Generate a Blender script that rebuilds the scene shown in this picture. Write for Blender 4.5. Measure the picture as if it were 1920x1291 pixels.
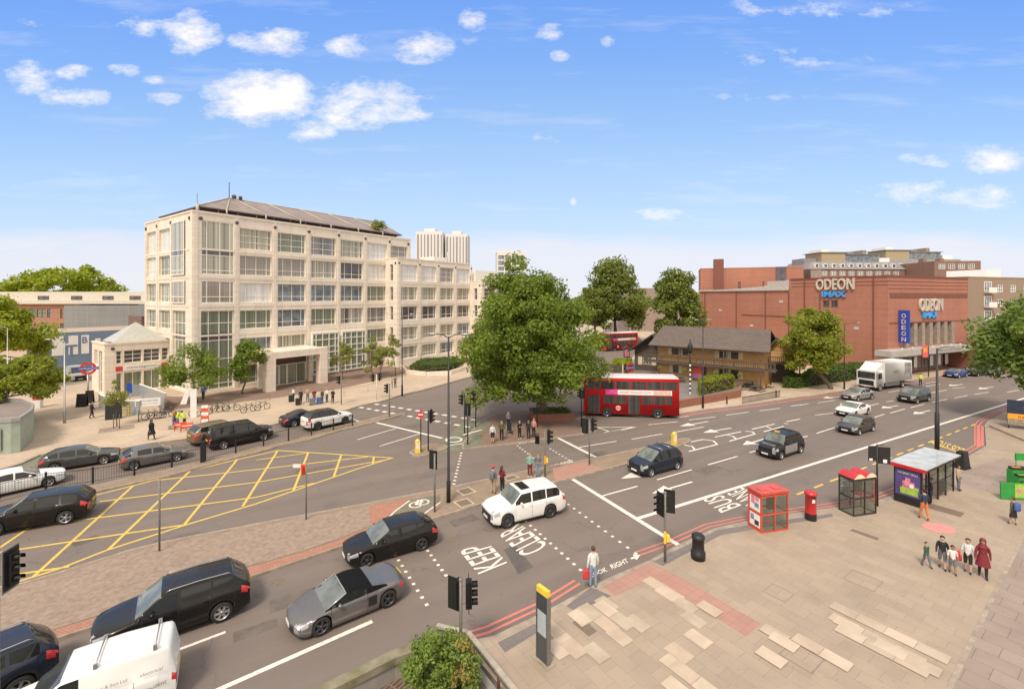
import bpy, bmesh, math, random
from math import sin, cos, pi, radians, sqrt, atan2, hypot
from mathutils import Vector, Matrix, noise
for o in list(bpy.data.objects): bpy.data.objects.remove(o)
S = bpy.context.scene
COL = S.collection
# ---------------------------------------------------------------- camera
CX, CY, FPX, HH = 960.0, 557.0, 853.3, 12.8
cd = bpy.data.cameras.new('camera'); cam = bpy.data.objects.new('camera', cd); COL.objects.link(cam)
cam.location = (0, 0, HH); cam.rotation_euler = (pi/2, 0, 0)
cd.sensor_width = 36; cd.lens = 16.0; cd.shift_y = -0.0461; cd.clip_end = 6000; cd.clip_start = 0.2
S.camera = cam
S.render.resolution_x = 1024; S.render.resolution_y = 688
S.view_settings.view_transform = 'Standard'; S.view_settings.look = 'None'
S.view_settings.exposure = 1.0; S.view_settings.gamma = 1.0
SUN_EL, SUN_AZ = radians(52), radians(200)      # azimuth clockwise from +Y
# ---------------------------------------------------------------- sun
sl = bpy.data.lights.new('sun', 'SUN'); sl.energy = 1.6; sl.angle = radians(14); sl.color = (1, .89, .76)
so = bpy.data.objects.new('sun', sl); COL.objects.link(so)
sd = Vector((sin(SUN_AZ)*cos(SUN_EL), cos(SUN_AZ)*cos(SUN_EL), sin(SUN_EL)))
so.rotation_euler = sd.to_track_quat('Z', 'Y').to_euler()
# ---------------------------------------------------------------- world: nishita sky and procedural cloud
W = bpy.data.worlds.new("World"); S.world = W; W.use_nodes = True
wt = W.node_tree; wt.nodes.clear()
def wn(t, **k):
    n = wt.nodes.new(t)
    for a, b in k.items(): setattr(n, a, b)
    return n
def wmath(op, a, b=None, c=None, clamp=False):
    n = wn('ShaderNodeMath', operation=op); n.use_clamp = clamp
    for i, v in enumerate((a, b, c)):
        if v is None: continue
        if isinstance(v, (int, float)): n.inputs[i].default_value = v
        else: wt.links.new(v, n.inputs[i])
    return n.outputs[0]
def ramp01(o):
    return wmath('ADD', wmath('MULTIPLY', o, .7), .25, clamp=True)
def build_world():
    out = wn('ShaderNodeOutputWorld'); bg = wn('ShaderNodeBackground')
    sky = wn('ShaderNodeTexSky', sky_type='NISHITA'); sky.sun_disc = False
    sky.sun_elevation = SUN_EL; sky.sun_rotation = SUN_AZ; sky.air_density = 1.0; sky.dust_density = .6; sky.ozone_density = 2.2; sky.altitude = 100
    tc = wn('ShaderNodeTexCoord'); sp = wn('ShaderNodeSeparateXYZ'); wt.links.new(tc.outputs['Generated'], sp.inputs[0])
    x, y, z = sp.outputs
    yy = wmath('MAXIMUM', y, .05)
    u = wmath('DIVIDE', x, yy); v = wmath('DIVIDE', z, yy)
    hz = wmath('SQRT', wmath('ADD', wmath('MULTIPLY', x, x), wmath('MULTIPLY', y, y)))
    cb = wn('ShaderNodeCombineXYZ'); wt.links.new(wmath('MULTIPLY', u, 1.0), cb.inputs[0]); wt.links.new(wmath('MULTIPLY', v, 2.0), cb.inputs[1])
    nz = wn('ShaderNodeTexNoise'); nz.inputs['Scale'].default_value = 11; nz.inputs['Detail'].default_value = 9; nz.inputs['Roughness'].default_value = .68
    wt.links.new(cb.outputs[0], nz.inputs['Vector'])
    n1 = nz.outputs[0]
    # clouds as ellipses in the direction plane: (u, v, half width, half height, density)
    cl = [(355,62,58,42,1.1),(268,55,48,24,.75),(512,80,80,26,.85),(655,88,44,22,.9),(790,88,56,30,1.0),(1035,65,30,20,.8),
          (492,183,105,48,1.5),(680,196,115,46,1.05),(580,245,50,26,.85),(760,215,48,24,.7),(420,208,55,18,.7),
          (55,145,55,30,.8),(140,182,62,22,.95),(135,136,40,14,.7),(310,185,50,12,.75),(232,132,36,12,.65),(290,150,25,10,.6),
          (885,45,26,36,.5),(1138,76,14,12,.7),(1050,104,18,12,.6),(1030,260,30,12,.5),(1075,376,6,12,.75),(1245,403,60,14,.55),
          (1870,298,75,28,.8),(1800,365,190,26,.62),(1540,14,190,20,.42),(1480,110,150,18,.4),(1400,180,120,10,.2),
          (60,40,30,14,.5),(1740,300,70,14,.5)]
    acc = None
    for (px, py, a, b, d) in cl:
        du = wmath('DIVIDE', wmath('SUBTRACT', u, (px-CX)/FPX), a/FPX*1.25)
        dv = wmath('DIVIDE', wmath('SUBTRACT', v, (CY-py)/FPX), b/FPX*1.25)
        r = wmath('ADD', wmath('MULTIPLY', du, du), wmath('MULTIPLY', dv, dv))
        m = wmath('MULTIPLY', wmath('SUBTRACT', 1.0, r, clamp=True), d)
        acc = m if acc is None else wmath('MAXIMUM', acc, m)
    front = wmath('GREATER_THAN', y, .06)
    acc = wmath('MULTIPLY', acc, front)
    # unseen cloud added behind and overhead, tinted to warm and neutralise the light
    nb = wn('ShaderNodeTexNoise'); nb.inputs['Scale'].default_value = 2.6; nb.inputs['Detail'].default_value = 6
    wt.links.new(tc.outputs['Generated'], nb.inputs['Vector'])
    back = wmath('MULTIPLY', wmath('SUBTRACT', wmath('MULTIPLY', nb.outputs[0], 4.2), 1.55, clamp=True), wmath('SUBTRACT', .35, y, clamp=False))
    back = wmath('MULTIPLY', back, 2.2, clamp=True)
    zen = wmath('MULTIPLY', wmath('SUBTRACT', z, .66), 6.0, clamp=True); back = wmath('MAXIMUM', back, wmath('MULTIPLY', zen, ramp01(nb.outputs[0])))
    body = wmath('ADD', wmath('MULTIPLY', acc, 1.0), wmath('MULTIPLY', wmath('SUBTRACT', n1, .5), 3.4))
    gate = wmath('MULTIPLY', acc, 4.0, clamp=True)
    c3 = wn('ShaderNodeCombineXYZ'); wt.links.new(wmath('ADD', wmath('MULTIPLY', u, 1.3), wmath('MULTIPLY', v, 1.1)), c3.inputs[0]); wt.links.new(wmath('MULTIPLY', v, 8.5), c3.inputs[1])
    nw = wn('ShaderNodeTexNoise'); nw.inputs['Scale'].default_value = 1.7; nw.inputs['Detail'].default_value = 9; nw.inputs['Roughness'].default_value = .66; wt.links.new(c3.outputs[0], nw.inputs['Vector'])
    wisp = wmath('MULTIPLY', wmath('MULTIPLY', wmath('SUBTRACT', nw.outputs[0], .53), 2.2, clamp=True), front)
    mask = wmath('MULTIPLY', wmath('MULTIPLY', wmath('SUBTRACT', body, .27), 1.0, clamp=True), gate)
    mask = wmath('MAXIMUM', mask, wmath('MULTIPLY', wisp, .55))
    el = wn('ShaderNodeValToRGB'); wt.links.new(wmath('DIVIDE', z, wmath('MAXIMUM', y, .4), clamp=True), el.inputs[0])
    r = el.color_ramp; st = [(0,(3.2,3.35,3.8)),(.07,(2.85,3.2,3.85)),(.16,(2.3,3.05,3.95)),(.26,(1.88,2.82,4.0)),(.38,(1.42,2.42,4.0)),(.52,(.98,1.97,4.05)),(.655,(.74,1.68,4.05)),(.74,(2.9,3.0,3.4)),(1,(3.7,3.65,3.7))]  # top stops whitened above the view to neutralise the light and reflections
    while len(r.elements) < len(st): r.elements.new(.5)
    for e, (p, c) in zip(r.elements, st): e.position = p; e.color = (*c, 1)
    sc = wn('ShaderNodeMix', data_type='RGBA', blend_type='MULTIPLY'); sc.inputs[0].default_value = 1
    wt.links.new(sky.outputs[0], sc.inputs[6]); sc.inputs[7].default_value = SKYTINT
    m1 = wn('ShaderNodeMix', data_type='RGBA'); m1.inputs[0].default_value = .85; wt.links.new(sc.outputs[2], m1.inputs[6]); wt.links.new(el.outputs[0], m1.inputs[7])
    # long pale bank of cloud lying along the horizon, with an uneven upper edge
    c2 = wn('ShaderNodeCombineXYZ'); wt.links.new(u, c2.inputs[0]); wt.links.new(wmath('MULTIPLY', v, 5.0), c2.inputs[1])
    nk = wn('ShaderNodeTexNoise'); nk.inputs['Scale'].default_value = 2.4; nk.inputs['Detail'].default_value = 8; nk.inputs['Roughness'].default_value = .6; wt.links.new(c2.outputs[0], nk.inputs['Vector'])
    edge = wmath('ADD', .095, wmath('MULTIPLY', nk.outputs[0], .10))
    bank = wmath('MULTIPLY', wmath('SUBTRACT', edge, v), 26.0, clamp=True)
    bank = wmath('MULTIPLY', wmath('MULTIPLY', bank, wmath('ADD', .35, wmath('MULTIPLY', nk.outputs[0], .75))), front, clamp=True)
    mb_ = wn('ShaderNodeMix', data_type='RGBA'); wt.links.new(bank, mb_.inputs[0]); wt.links.new(m1.outputs[2], mb_.inputs[6]); mb_.inputs[7].default_value = (3.6, 3.62, 3.9, 1); m1 = mb_
    m2 = wn('ShaderNodeMix', data_type='RGBA'); wt.links.new(mask, m2.inputs[0]); wt.links.new(m1.outputs[2], m2.inputs[6]); m2.inputs[7].default_value = CLCOL
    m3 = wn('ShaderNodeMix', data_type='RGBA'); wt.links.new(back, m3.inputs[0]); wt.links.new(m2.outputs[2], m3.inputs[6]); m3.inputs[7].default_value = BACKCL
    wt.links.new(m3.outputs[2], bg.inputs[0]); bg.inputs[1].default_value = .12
    wt.links.new(bg.outputs[0], out.inputs[0])
SKYTINT = (1.0, .9, 1.0, 1); CLCOL = (4.3, 4.2, 4.15, 1); BACKCL = (5.0, 4.6, 4.15, 1)  # BACKCL: warm tint of the cloud added out of view for the light
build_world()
# ---------------------------------------------------------------- helpers
def P(u, v, z=0.0):
    """point on the plane at height z that the photograph shows at pixel (u, v)"""
    Y = (HH - z)*FPX/(v - CY)
    return Vector(((u - CX)/FPX*Y, Y, z))
def PY(u, v, Y):
    return Vector(((u-CX)/FPX*Y, Y, HH-(v-CY)/FPX*Y))
MATS = {}
def nd(t, kind, **k):
    n = t.nodes.new(kind)
    for a, b in k.items(): setattr(n, a, b)
    return n
def base_mat(name, col, rough=.7, metal=0, coat=0, spec=.5):
    m = bpy.data.materials.new(name); m.use_nodes = True
    b = m.node_tree.nodes['Principled BSDF']
    b.inputs['Base Color'].default_value = (*col, 1); b.inputs['Roughness'].default_value = rough
    b.inputs['Metallic'].default_value = metal; b.inputs['Coat Weight'].default_value = coat; b.inputs['Coat Roughness'].default_value = .05
    b.inputs['Specular IOR Level'].default_value = spec
    MATS[name] = m
    return m, m.node_tree, b
def mixc(t, f, a, b, mode='MIX'):
    n = nd(t, 'ShaderNodeMix', data_type='RGBA', blend_type=mode)
    for i, v in ((0, f), (6, a), (7, b)):
        if hasattr(v, 'links') or hasattr(v, 'is_linked'): t.links.new(v, n.inputs[i])
        elif i == 0: n.inputs[0].default_value = v
        else: n.inputs[i].default_value = (*v, 1) if len(v) == 3 else v
    return n.outputs[2]
def noise_out(t, vec, scale, detail=5, rough=.6):
    n = nd(t, 'ShaderNodeTexNoise'); n.inputs['Scale'].default_value = scale; n.inputs['Detail'].default_value = detail; n.inputs['Roughness'].default_value = rough
    if vec: t.links.new(vec, n.inputs['Vector'])
    return n.outputs[0]
def ramp(t, fac, lo, hi, a=0., b=1.):
    n = nd(t, 'ShaderNodeMapRange'); n.inputs[1].default_value = lo; n.inputs[2].default_value = hi; n.inputs[3].default_value = a; n.inputs[4].default_value = b
    t.links.new(fac, n.inputs[0]); return n.outputs[0]
def mat(name, col, rough=.7, metal=0, coat=0, var=.18, scale=3., fine=40., bump=0., spec=.5, col2=None):
    """surface with broad and fine colour variation"""
    if name in MATS: return MATS[name]
    m, t, b = base_mat(name, col, rough, metal, coat, spec)
    tc = nd(t, 'ShaderNodeTexCoord').outputs['Object']
    n1 = noise_out(t, tc, scale); n2 = noise_out(t, tc, fine, 3)
    c2 = col2 or tuple(c*(1-var) for c in col); c1 = tuple(min(1, c*(1+var*.6)) for c in col) if not col2 else col
    c = mixc(t, ramp(t, n1, .35, .65), c1, c2)
    c = mixc(t, ramp(t, n2, .3, .7, 0, var*.6), c, tuple(x*.6 for x in col))
    t.links.new(c, b.inputs['Base Color'])
    if bump:
        bn = nd(t, 'ShaderNodeBump'); bn.inputs['Strength'].default_value = bump; bn.inputs['Distance'].default_value = .02
        t.links.new(n2, bn.inputs['Height']); t.links.new(bn.outputs[0], b.inputs['Normal'])
    return m
def brickmat(name, c1, c2, mortar, bw, bh, ms=.01, ground=False, rot=0., rough=.8, bias=0., offset=.5, dirt=.25, dscale=.6, noffs=(0,0)):
    if name in MATS: return MATS[name]
    m, t, b = base_mat(name, c1, rough)
    tc = nd(t, 'ShaderNodeTexCoord').outputs['Object']
    if ground:
        mp = nd(t, 'ShaderNodeMapping'); mp.inputs['Rotation'].default_value = (0, 0, rot); mp.inputs['Location'].default_value = (noffs[0], noffs[1], 0)
        t.links.new(tc, mp.inputs[0]); vec = mp.outputs[0]
    else:
        sp = nd(t, 'ShaderNodeSeparateXYZ'); t.links.new(tc, sp.inputs[0])
        ad = nd(t, 'ShaderNodeMath', operation='ADD'); t.links.new(sp.outputs[0], ad.inputs[0]); t.links.new(sp.outputs[1], ad.inputs[1])
        cb = nd(t, 'ShaderNodeCombineXYZ'); t.links.new(ad.outputs[0], cb.inputs[0]); t.links.new(sp.outputs[2], cb.inputs[1]); vec = cb.outputs[0]
    br = nd(t, 'ShaderNodeTexBrick'); br.offset = offset
    br.inputs['Scale'].default_value = 1; br.inputs['Brick Width'].default_value = bw; br.inputs['Row Height'].default_value = bh
    br.inputs['Mortar Size'].default_value = ms; br.inputs['Bias'].default_value = bias; br.inputs['Mortar Smooth'].default_value = .2
    br.inputs['Color1'].default_value = (*c1, 1); br.inputs['Color2'].default_value = (*c2, 1); br.inputs['Mortar'].default_value = (*mortar, 1)
    t.links.new(vec, br.inputs['Vector'])
    n1 = noise_out(t, tc, dscale, 6); n2 = noise_out(t, tc, 30, 3)
    c = mixc(t, ramp(t, n1, .4, .75, 0, dirt), br.outputs[0], tuple(x*.45 for x in c1))
    if not ground:
        ms_ = nd(t, 'ShaderNodeMapping'); ms_.inputs['Scale'].default_value = (1.1, .12, 1); t.links.new(vec, ms_.inputs[0]); n3 = noise_out(t, ms_.outputs[0], 1.0, 7, .7)
        c = mixc(t, ramp(t, n3, .5, .78, 0, .42), c, tuple(x*.5 for x in c1)); 
        ms2 = nd(t, 'ShaderNodeMapping'); ms2.inputs['Scale'].default_value = (.05, 1.6, 1); t.links.new(vec, ms2.inputs[0]); n4 = noise_out(t, ms2.outputs[0], 1.0, 3, .5)
        c = mixc(t, ramp(t, n4, .45, .6, 0, .13), c, tuple(x*.4 for x in c1))
    else:
        n5 = noise_out(t, tc, 7, 2); c = mixc(t, ramp(t, n5, .66, .70, 0, .3), c, tuple(x*.4 for x in c1))
    c = mixc(t, ramp(t, n2, .3, .7, 0, .14), c, tuple(x*.4 for x in c1))
    t.links.new(c, b.inputs['Base Color'])
    return m
def paint(name, col, metal=.0, rough=.27):
    if name in MATS: return MATS[name]
    m, t, b = base_mat(name, col, rough, metal, .25, .38)
    b.inputs['Specular Tint'].default_value = (1, .88, .72, 1)
    tc = nd(t, 'ShaderNodeTexCoord').outputs['Object']
    n = noise_out(t, tc, 2.2, 4)
    c = mixc(t, ramp(t, n, .35, .75, 0, .3), col, tuple(min(1, x*.8+.003) for x in col)); t.links.new(c, b.inputs['Base Color'])
    t.links.new(ramp(t, n, .3, .7, rough*.8, rough*1.3), b.inputs['Roughness'])
    return m
def emit(name, col, s):
    if name in MATS: return MATS[name]
    m, t, b = base_mat(name, col, .5); b.inputs['Emission Color'].default_value = (*col, 1); b.inputs['Emission Strength'].default_value = s
    return m
def glassmat(name, col, rough=.04, stripes=0, col2=None, spec=.3, coat=1.):
    """window glazing: what stands behind the pane, plus some painted reflection, gives the colour, the pane gives the gloss"""
    if name in MATS: return MATS[name]
    m, t, b = base_mat(name, col, .5, 0, coat, spec); b.inputs['Coat Roughness'].default_value = rough; b.inputs['Coat IOR'].default_value = 1.55
    tc = nd(t, 'ShaderNodeTexCoord').outputs['Object']
    if stripes:
        sp = nd(t, 'ShaderNodeSeparateXYZ'); t.links.new(tc, sp.inputs[0])
        ad = nd(t, 'ShaderNodeMath', operation='ADD'); t.links.new(sp.outputs[0], ad.inputs[0]); t.links.new(sp.outputs[1], ad.inputs[1])
        cb = nd(t, 'ShaderNodeCombineXYZ'); t.links.new(ad.outputs[0], cb.inputs[0])
        n = noise_out(t, cb.outputs[0], stripes, 3)
    else:
        n = noise_out(t, tc, .9, 3)
    c = mixc(t, ramp(t, n, .4, .6), col, col2 or tuple(x*.6 for x in col)); t.links.new(c, b.inputs['Base Color'])
    return m
def leafmat(name, c1, c2, trans=.3):
    if name in MATS: return MATS[name]
    m, t, b = base_mat(name, c1, .55)
    g = nd(t, 'ShaderNodeNewGeometry'); tc = nd(t, 'ShaderNodeTexCoord').outputs['Object']
    n1 = noise_out(t, tc, .55, 3)
    f = nd(t, 'ShaderNodeMath', operation='ADD'); f.use_clamp = True
    t.links.new(ramp(t, g.outputs['Random Per Island'], 0, 1, -.25, .45), f.inputs[0]); t.links.new(ramp(t, n1, .35, .65, .0, .75), f.inputs[1])
    c = mixc(t, f.outputs[0], c1, c2); t.links.new(c, b.inputs['Base Color'])
    tr = nd(t, 'ShaderNodeBsdfTranslucent'); t.links.new(mixc(t, .5, c, (1., 1., .35), 'MULTIPLY'), tr.inputs[0])
    mx = nd(t, 'ShaderNodeMixShader'); mx.inputs[0].default_value = trans
    t.links.new(b.outputs[0], mx.inputs[1]); t.links.new(tr.outputs[0], mx.inputs[2])
    t.links.new(mx.outputs[0], t.nodes['Material Output'].inputs[0])
    return m
class MB:
    def __init__(s): s.v = []; s.f = []; s.m = []; s.T = None; s.sm = []
    def pt(s, p):
        p = Vector(p)
        if s.T is not None: p = s.T @ p
        s.v.append(p); return len(s.v)-1
    def face(s, pts, m=0, sm=False):
        s.f.append([s.pt(p) for p in pts]); s.m.append(m); s.sm.append(sm)
    def fi(s, idx, m=0, sm=False): s.f.append(list(idx)); s.m.append(m); s.sm.append(sm)
    def box(s, a, b, m=0, skip=''):
        x0, y0, z0 = a; x1, y1, z1 = b
        if x0 > x1: x0, x1 = x1, x0
        if y0 > y1: y0, y1 = y1, y0
        if z0 > z1: z0, z1 = z1, z0
        i = [s.pt(p) for p in ((x0,y0,z0),(x1,y0,z0),(x1,y1,z0),(x0,y1,z0),(x0,y0,z1),(x1,y0,z1),(x1,y1,z1),(x0,y1,z1))]
        F = {'b':(3,2,1,0),'t':(4,5,6,7),'f':(0,1,5,4),'r':(1,2,6,5),'k':(2,3,7,6),'l':(3,0,4,7)}
        for k, q in F.items():
            if k not in skip: s.fi([i[j] for j in q], m)
    def prism(s, poly, z0, z1, mt=0, ms=None, bottom=False):
        ms = mt if ms is None else ms
        A = sum(poly[i][0]*poly[(i+1) % len(poly)][1]-poly[(i+1) % len(poly)][0]*poly[i][1] for i in range(len(poly)))
        if A < 0: poly = poly[::-1]
        t = [s.pt((p[0], p[1], z1)) for p in poly]; b = [s.pt((p[0], p[1], z0)) for p in poly]
        s.fi(t, mt); n = len(poly)
        if bottom: s.fi(b[::-1], ms)
        for i in range(n): j = (i+1) % n; s.fi((b[i], b[j], t[j], t[i]), ms)
    def tube(s, pts, r, n=8, m=0, cap=True):
        pts = [Vector(p) for p in pts]; rs = r if isinstance(r, (list, tuple)) else [r]*len(pts)
        rings = []; up = None
        for i, p in enumerate(pts):
            d = (pts[min(i+1, len(pts)-1)]-pts[max(i-1, 0)])
            if d.length < 1e-9: d = Vector((0, 0, 1))
            d.normalize()
            if up is None: up = Vector((0, 0, 1)) if abs(d.z) < .9 else Vector((1, 0, 0))
            a = d.cross(up)
            if a.length < 1e-4: a = d.cross(Vector((0, 1, 0)))
            a.normalize(); b = d.cross(a).normalized(); 
            rings.append([s.pt(p+a*(cos(2*pi*k/n)*rs[i])+b*(sin(2*pi*k/n)*rs[i])) for k in range(n)])
        for i in range(len(rings)-1):
            for k in range(n):
                l = (k+1) % n; s.fi((rings[i][l], rings[i][k], rings[i+1][k], rings[i+1][l]), m, True)
        if cap: s.fi(rings[0], m); s.fi(rings[-1][::-1], m)
    def lathe(s, prof, c=(0,0,0), n=16, m=0, axis='z', mats=None):
        c = Vector(c); R = []
        for (r, h) in prof:
            ring = []
            for k in range(n):
                a = 2*pi*k/n
                q = Vector((r*cos(a), r*sin(a), h)) if axis == 'z' else (Vector((r*cos(a), h, r*sin(a))) if axis == 'y' else Vector((h, r*cos(a), r*sin(a))))
                ring.append(s.pt(c+q))
            R.append(ring)
        for i in range(len(R)-1):
            mm = mats[i] if mats else m
            for k in range(n):
                l = (k+1) % n; s.fi((R[i][k], R[i][l], R[i+1][l], R[i+1][k]), mm, True)
    def ball(s, c, r, n=8, m=0, sc=(1,1,1)):
        c = Vector(c); k0 = max(4, n//2+1); R = []
        for i in range(1, k0):
            th = pi*i/k0
            R.append([s.pt(c+Vector((r*sc[0]*sin(th)*cos(2*pi*k/n), r*sc[1]*sin(th)*sin(2*pi*k/n), r*sc[2]*cos(th)))) for k in range(n)])
        t = s.pt(c+Vector((0,0,r*sc[2]))); b = s.pt(c-Vector((0,0,r*sc[2])))
        for k in range(n):
            l = (k+1) % n; s.fi((t, R[0][k], R[0][l]), m, True); s.fi((b, R[-1][l], R[-1][k]), m, True)
            for i in range(len(R)-1): s.fi((R[i][k], R[i+1][k], R[i+1][l], R[i][l]), m, True)
    def build(s, name, mats, parent=None):
        me = bpy.data.meshes.new(name); me.from_pydata(s.v, [], s.f); me.update()
        if not isinstance(mats, (list, tuple)): mats = [mats]
        for x in mats: me.materials.append(MATS[x] if isinstance(x, str) else x)
        me.polygons.foreach_set('material_index', s.m); me.polygons.foreach_set('use_smooth', s.sm)
        o = bpy.data.objects.new(name, me); COL.objects.link(o); o.parent = parent
        return o
def tag(o, label=None, cat=None, group=None, kind=None):
    if label: o['label'] = label
    if cat: o['category'] = cat
    if group: o['group'] = group
    if kind: o['kind'] = kind
    return o
def thing(name, label, cat, loc=(0,0,0), rz=0, group=None):
    o = bpy.data.objects.new(name, None); COL.objects.link(o); o.location = loc; o.rotation_euler = (0, 0, rz); o.empty_display_size = .3
    return tag(o, label, cat, group)
KIDS = {}
def copy_tree(o, parent=None):
    c = o.copy(); COL.objects.link(c); c.parent = parent
    for ch in list(o.children): copy_tree(ch, c)
    return c
def dup(root, loc, rz, label, group=None):
    c = copy_tree(root); c.location = loc; c.rotation_euler = (0, 0, rz); c['label'] = label
    if group: c['group'] = group
    return c
def text_mesh(body, bold=0., extrude=0., spacing=1.):
    cu = bpy.data.curves.new('t', 'FONT'); cu.body = body; cu.size = 1; cu.offset = bold; cu.extrude = extrude; cu.space_character = spacing; cu.resolution_u = 3
    o = bpy.data.objects.new('t', cu); COL.objects.link(o)
    dg = bpy.context.evaluated_depsgraph_get(); me = o.evaluated_get(dg).to_mesh()
    v = [Vector(x.co) for x in me.vertices]; f = [tuple(p.vertices) for p in me.polygons]
    bpy.data.objects.remove(o); bpy.data.curves.remove(cu)
    x0 = min(p.x for p in v); x1 = max(p.x for p in v); y0 = min(p.y for p in v); y1 = max(p.y for p in v)
    return [Vector(((p.x-x0)/(x1-x0), (p.y-y0)/(y1-y0), p.z)) for p in v], f
def put_text(mb, body, o, ux, uy, m=0, bold=0., thick=0.):
    """o: lower left corner, ux: whole width vector, uy: whole height vector, thick: depth along the normal"""
    v, f = text_mesh(body, bold, .5 if thick else 0.)
    o, ux, uy = Vector(o), Vector(ux), Vector(uy); n = ux.cross(uy).normalized()
    base = len(mb.v)
    for p in v: mb.pt(o+ux*p.x+uy*p.y+n*(p.z+.5)*thick)
    for q in f: mb.fi([base+i for i in q], m)
def put_text_quad(mb, body, bl, br, tl, tr, m=0, bold=0.):
    v, f = text_mesh(body, bold); base = len(mb.v)
    for p in v:
        q = (bl*(1-p.x)+br*p.x)*(1-p.y)+(tl*(1-p.x)+tr*p.x)*p.y; mb.pt(q)
    for q in f: mb.fi([base+i for i in q], m)
def wall_holes(mb, fr, W, z0, z1, holes, depth, m=0, mr=None, x0=0.):
    """wall in frame fr (origin, u dir, inward dir) with reveals round every hole (a, b, c, d)"""
    o, u, n = fr; o, u, n = Vector(o), Vector(u), Vector(n); mr = m if mr is None else mr
    xs = sorted({x0, W, *[h[0] for h in holes], *[h[1] for h in holes]}); zs = sorted({z0, z1, *[h[2] for h in holes], *[h[3] for h in holes]})
    Q = lambda x, z, d=0: o+u*x+n*d+Vector((0, 0, z))
    for i in range(len(xs)-1):
        for j in range(len(zs)-1):
            cx, cz = (xs[i]+xs[i+1])/2, (zs[j]+zs[j+1])/2
            if any(h[0] < cx < h[1] and h[2] < cz < h[3] for h in holes): continue
            mb.face((Q(xs[i], zs[j]), Q(xs[i+1], zs[j]), Q(xs[i+1], zs[j+1]), Q(xs[i], zs[j+1])), m)
    for (a, b, c, d) in holes:
        for (p, q) in (((a,c),(a,d)),((b,d),(b,c)),((a,d),(b,d)),((b,c),(a,c))):
            mb.face((Q(*p), Q(*q), Q(*q, depth), Q(*p, depth)), mr)
def fbox(mb, fr, x0, x1, z0, z1, d0, d1, m=0):
    o, u, n = Vector(fr[0]), Vector(fr[1]), Vector(fr[2]); Q = lambda x, z, d: o+u*x+n*d+Vector((0, 0, z))
    i = [mb.pt(Q(x, z, d)) for (x, d, z) in ((x0,d0,z0),(x1,d0,z0),(x1,d1,z0),(x0,d1,z0),(x0,d0,z1),(x1,d0,z1),(x1,d1,z1),(x0,d1,z1))]
    for q in ((3,2,1,0),(4,5,6,7),(0,1,5,4),(1,2,6,5),(2,3,7,6),(3,0,4,7)): mb.fi([i[j] for j in q], m)
def window(parent, fr, x0, x1, z0, z1, depth, xs, zs, fm, pm, t=.07, name='window', fd=.08, label=None):
    """one window: frame with bars (a mesh of its own) and its pane as a sub-part"""
    mb = MB(); W = x1-x0; H = z1-z0
    d0, d1 = depth-fd, depth
    fbox(mb, fr, x0, x1, z0, z0+t, d0, d1); fbox(mb, fr, x0, x1, z1-t, z1, d0, d1)
    fbox(mb, fr, x0, x0+t, z0+t, z1-t, d0, d1); fbox(mb, fr, x1-t, x1, z0+t, z1-t, d0, d1)
    for f in xs: fbox(mb, fr, x0+W*f-t*.4, x0+W*f+t*.4, z0+t, z1-t, d0+.003, d1)
    for f in zs: fbox(mb, fr, x0+t, x1-t, z0+H*f-t*.4, z0+H*f+t*.4, d0+.006, d1-.004)
    w = mb.build(name, fm, parent)
    pb = MB(); o, u, n = Vector(fr[0]), Vector(fr[1]), Vector(fr[2])
    Q = lambda x, z: o+u*x+n*(depth-.02)+Vector((0, 0, z))
    pb.face((Q(x0+.01, z0+.01), Q(x1-.01, z0+.01), Q(x1-.01, z1-.01), Q(x0+.01, z1-.01)))
    pb.build('pane', pm, w)
    if label: w['label'] = label
    return w
random.seed(7)
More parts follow.
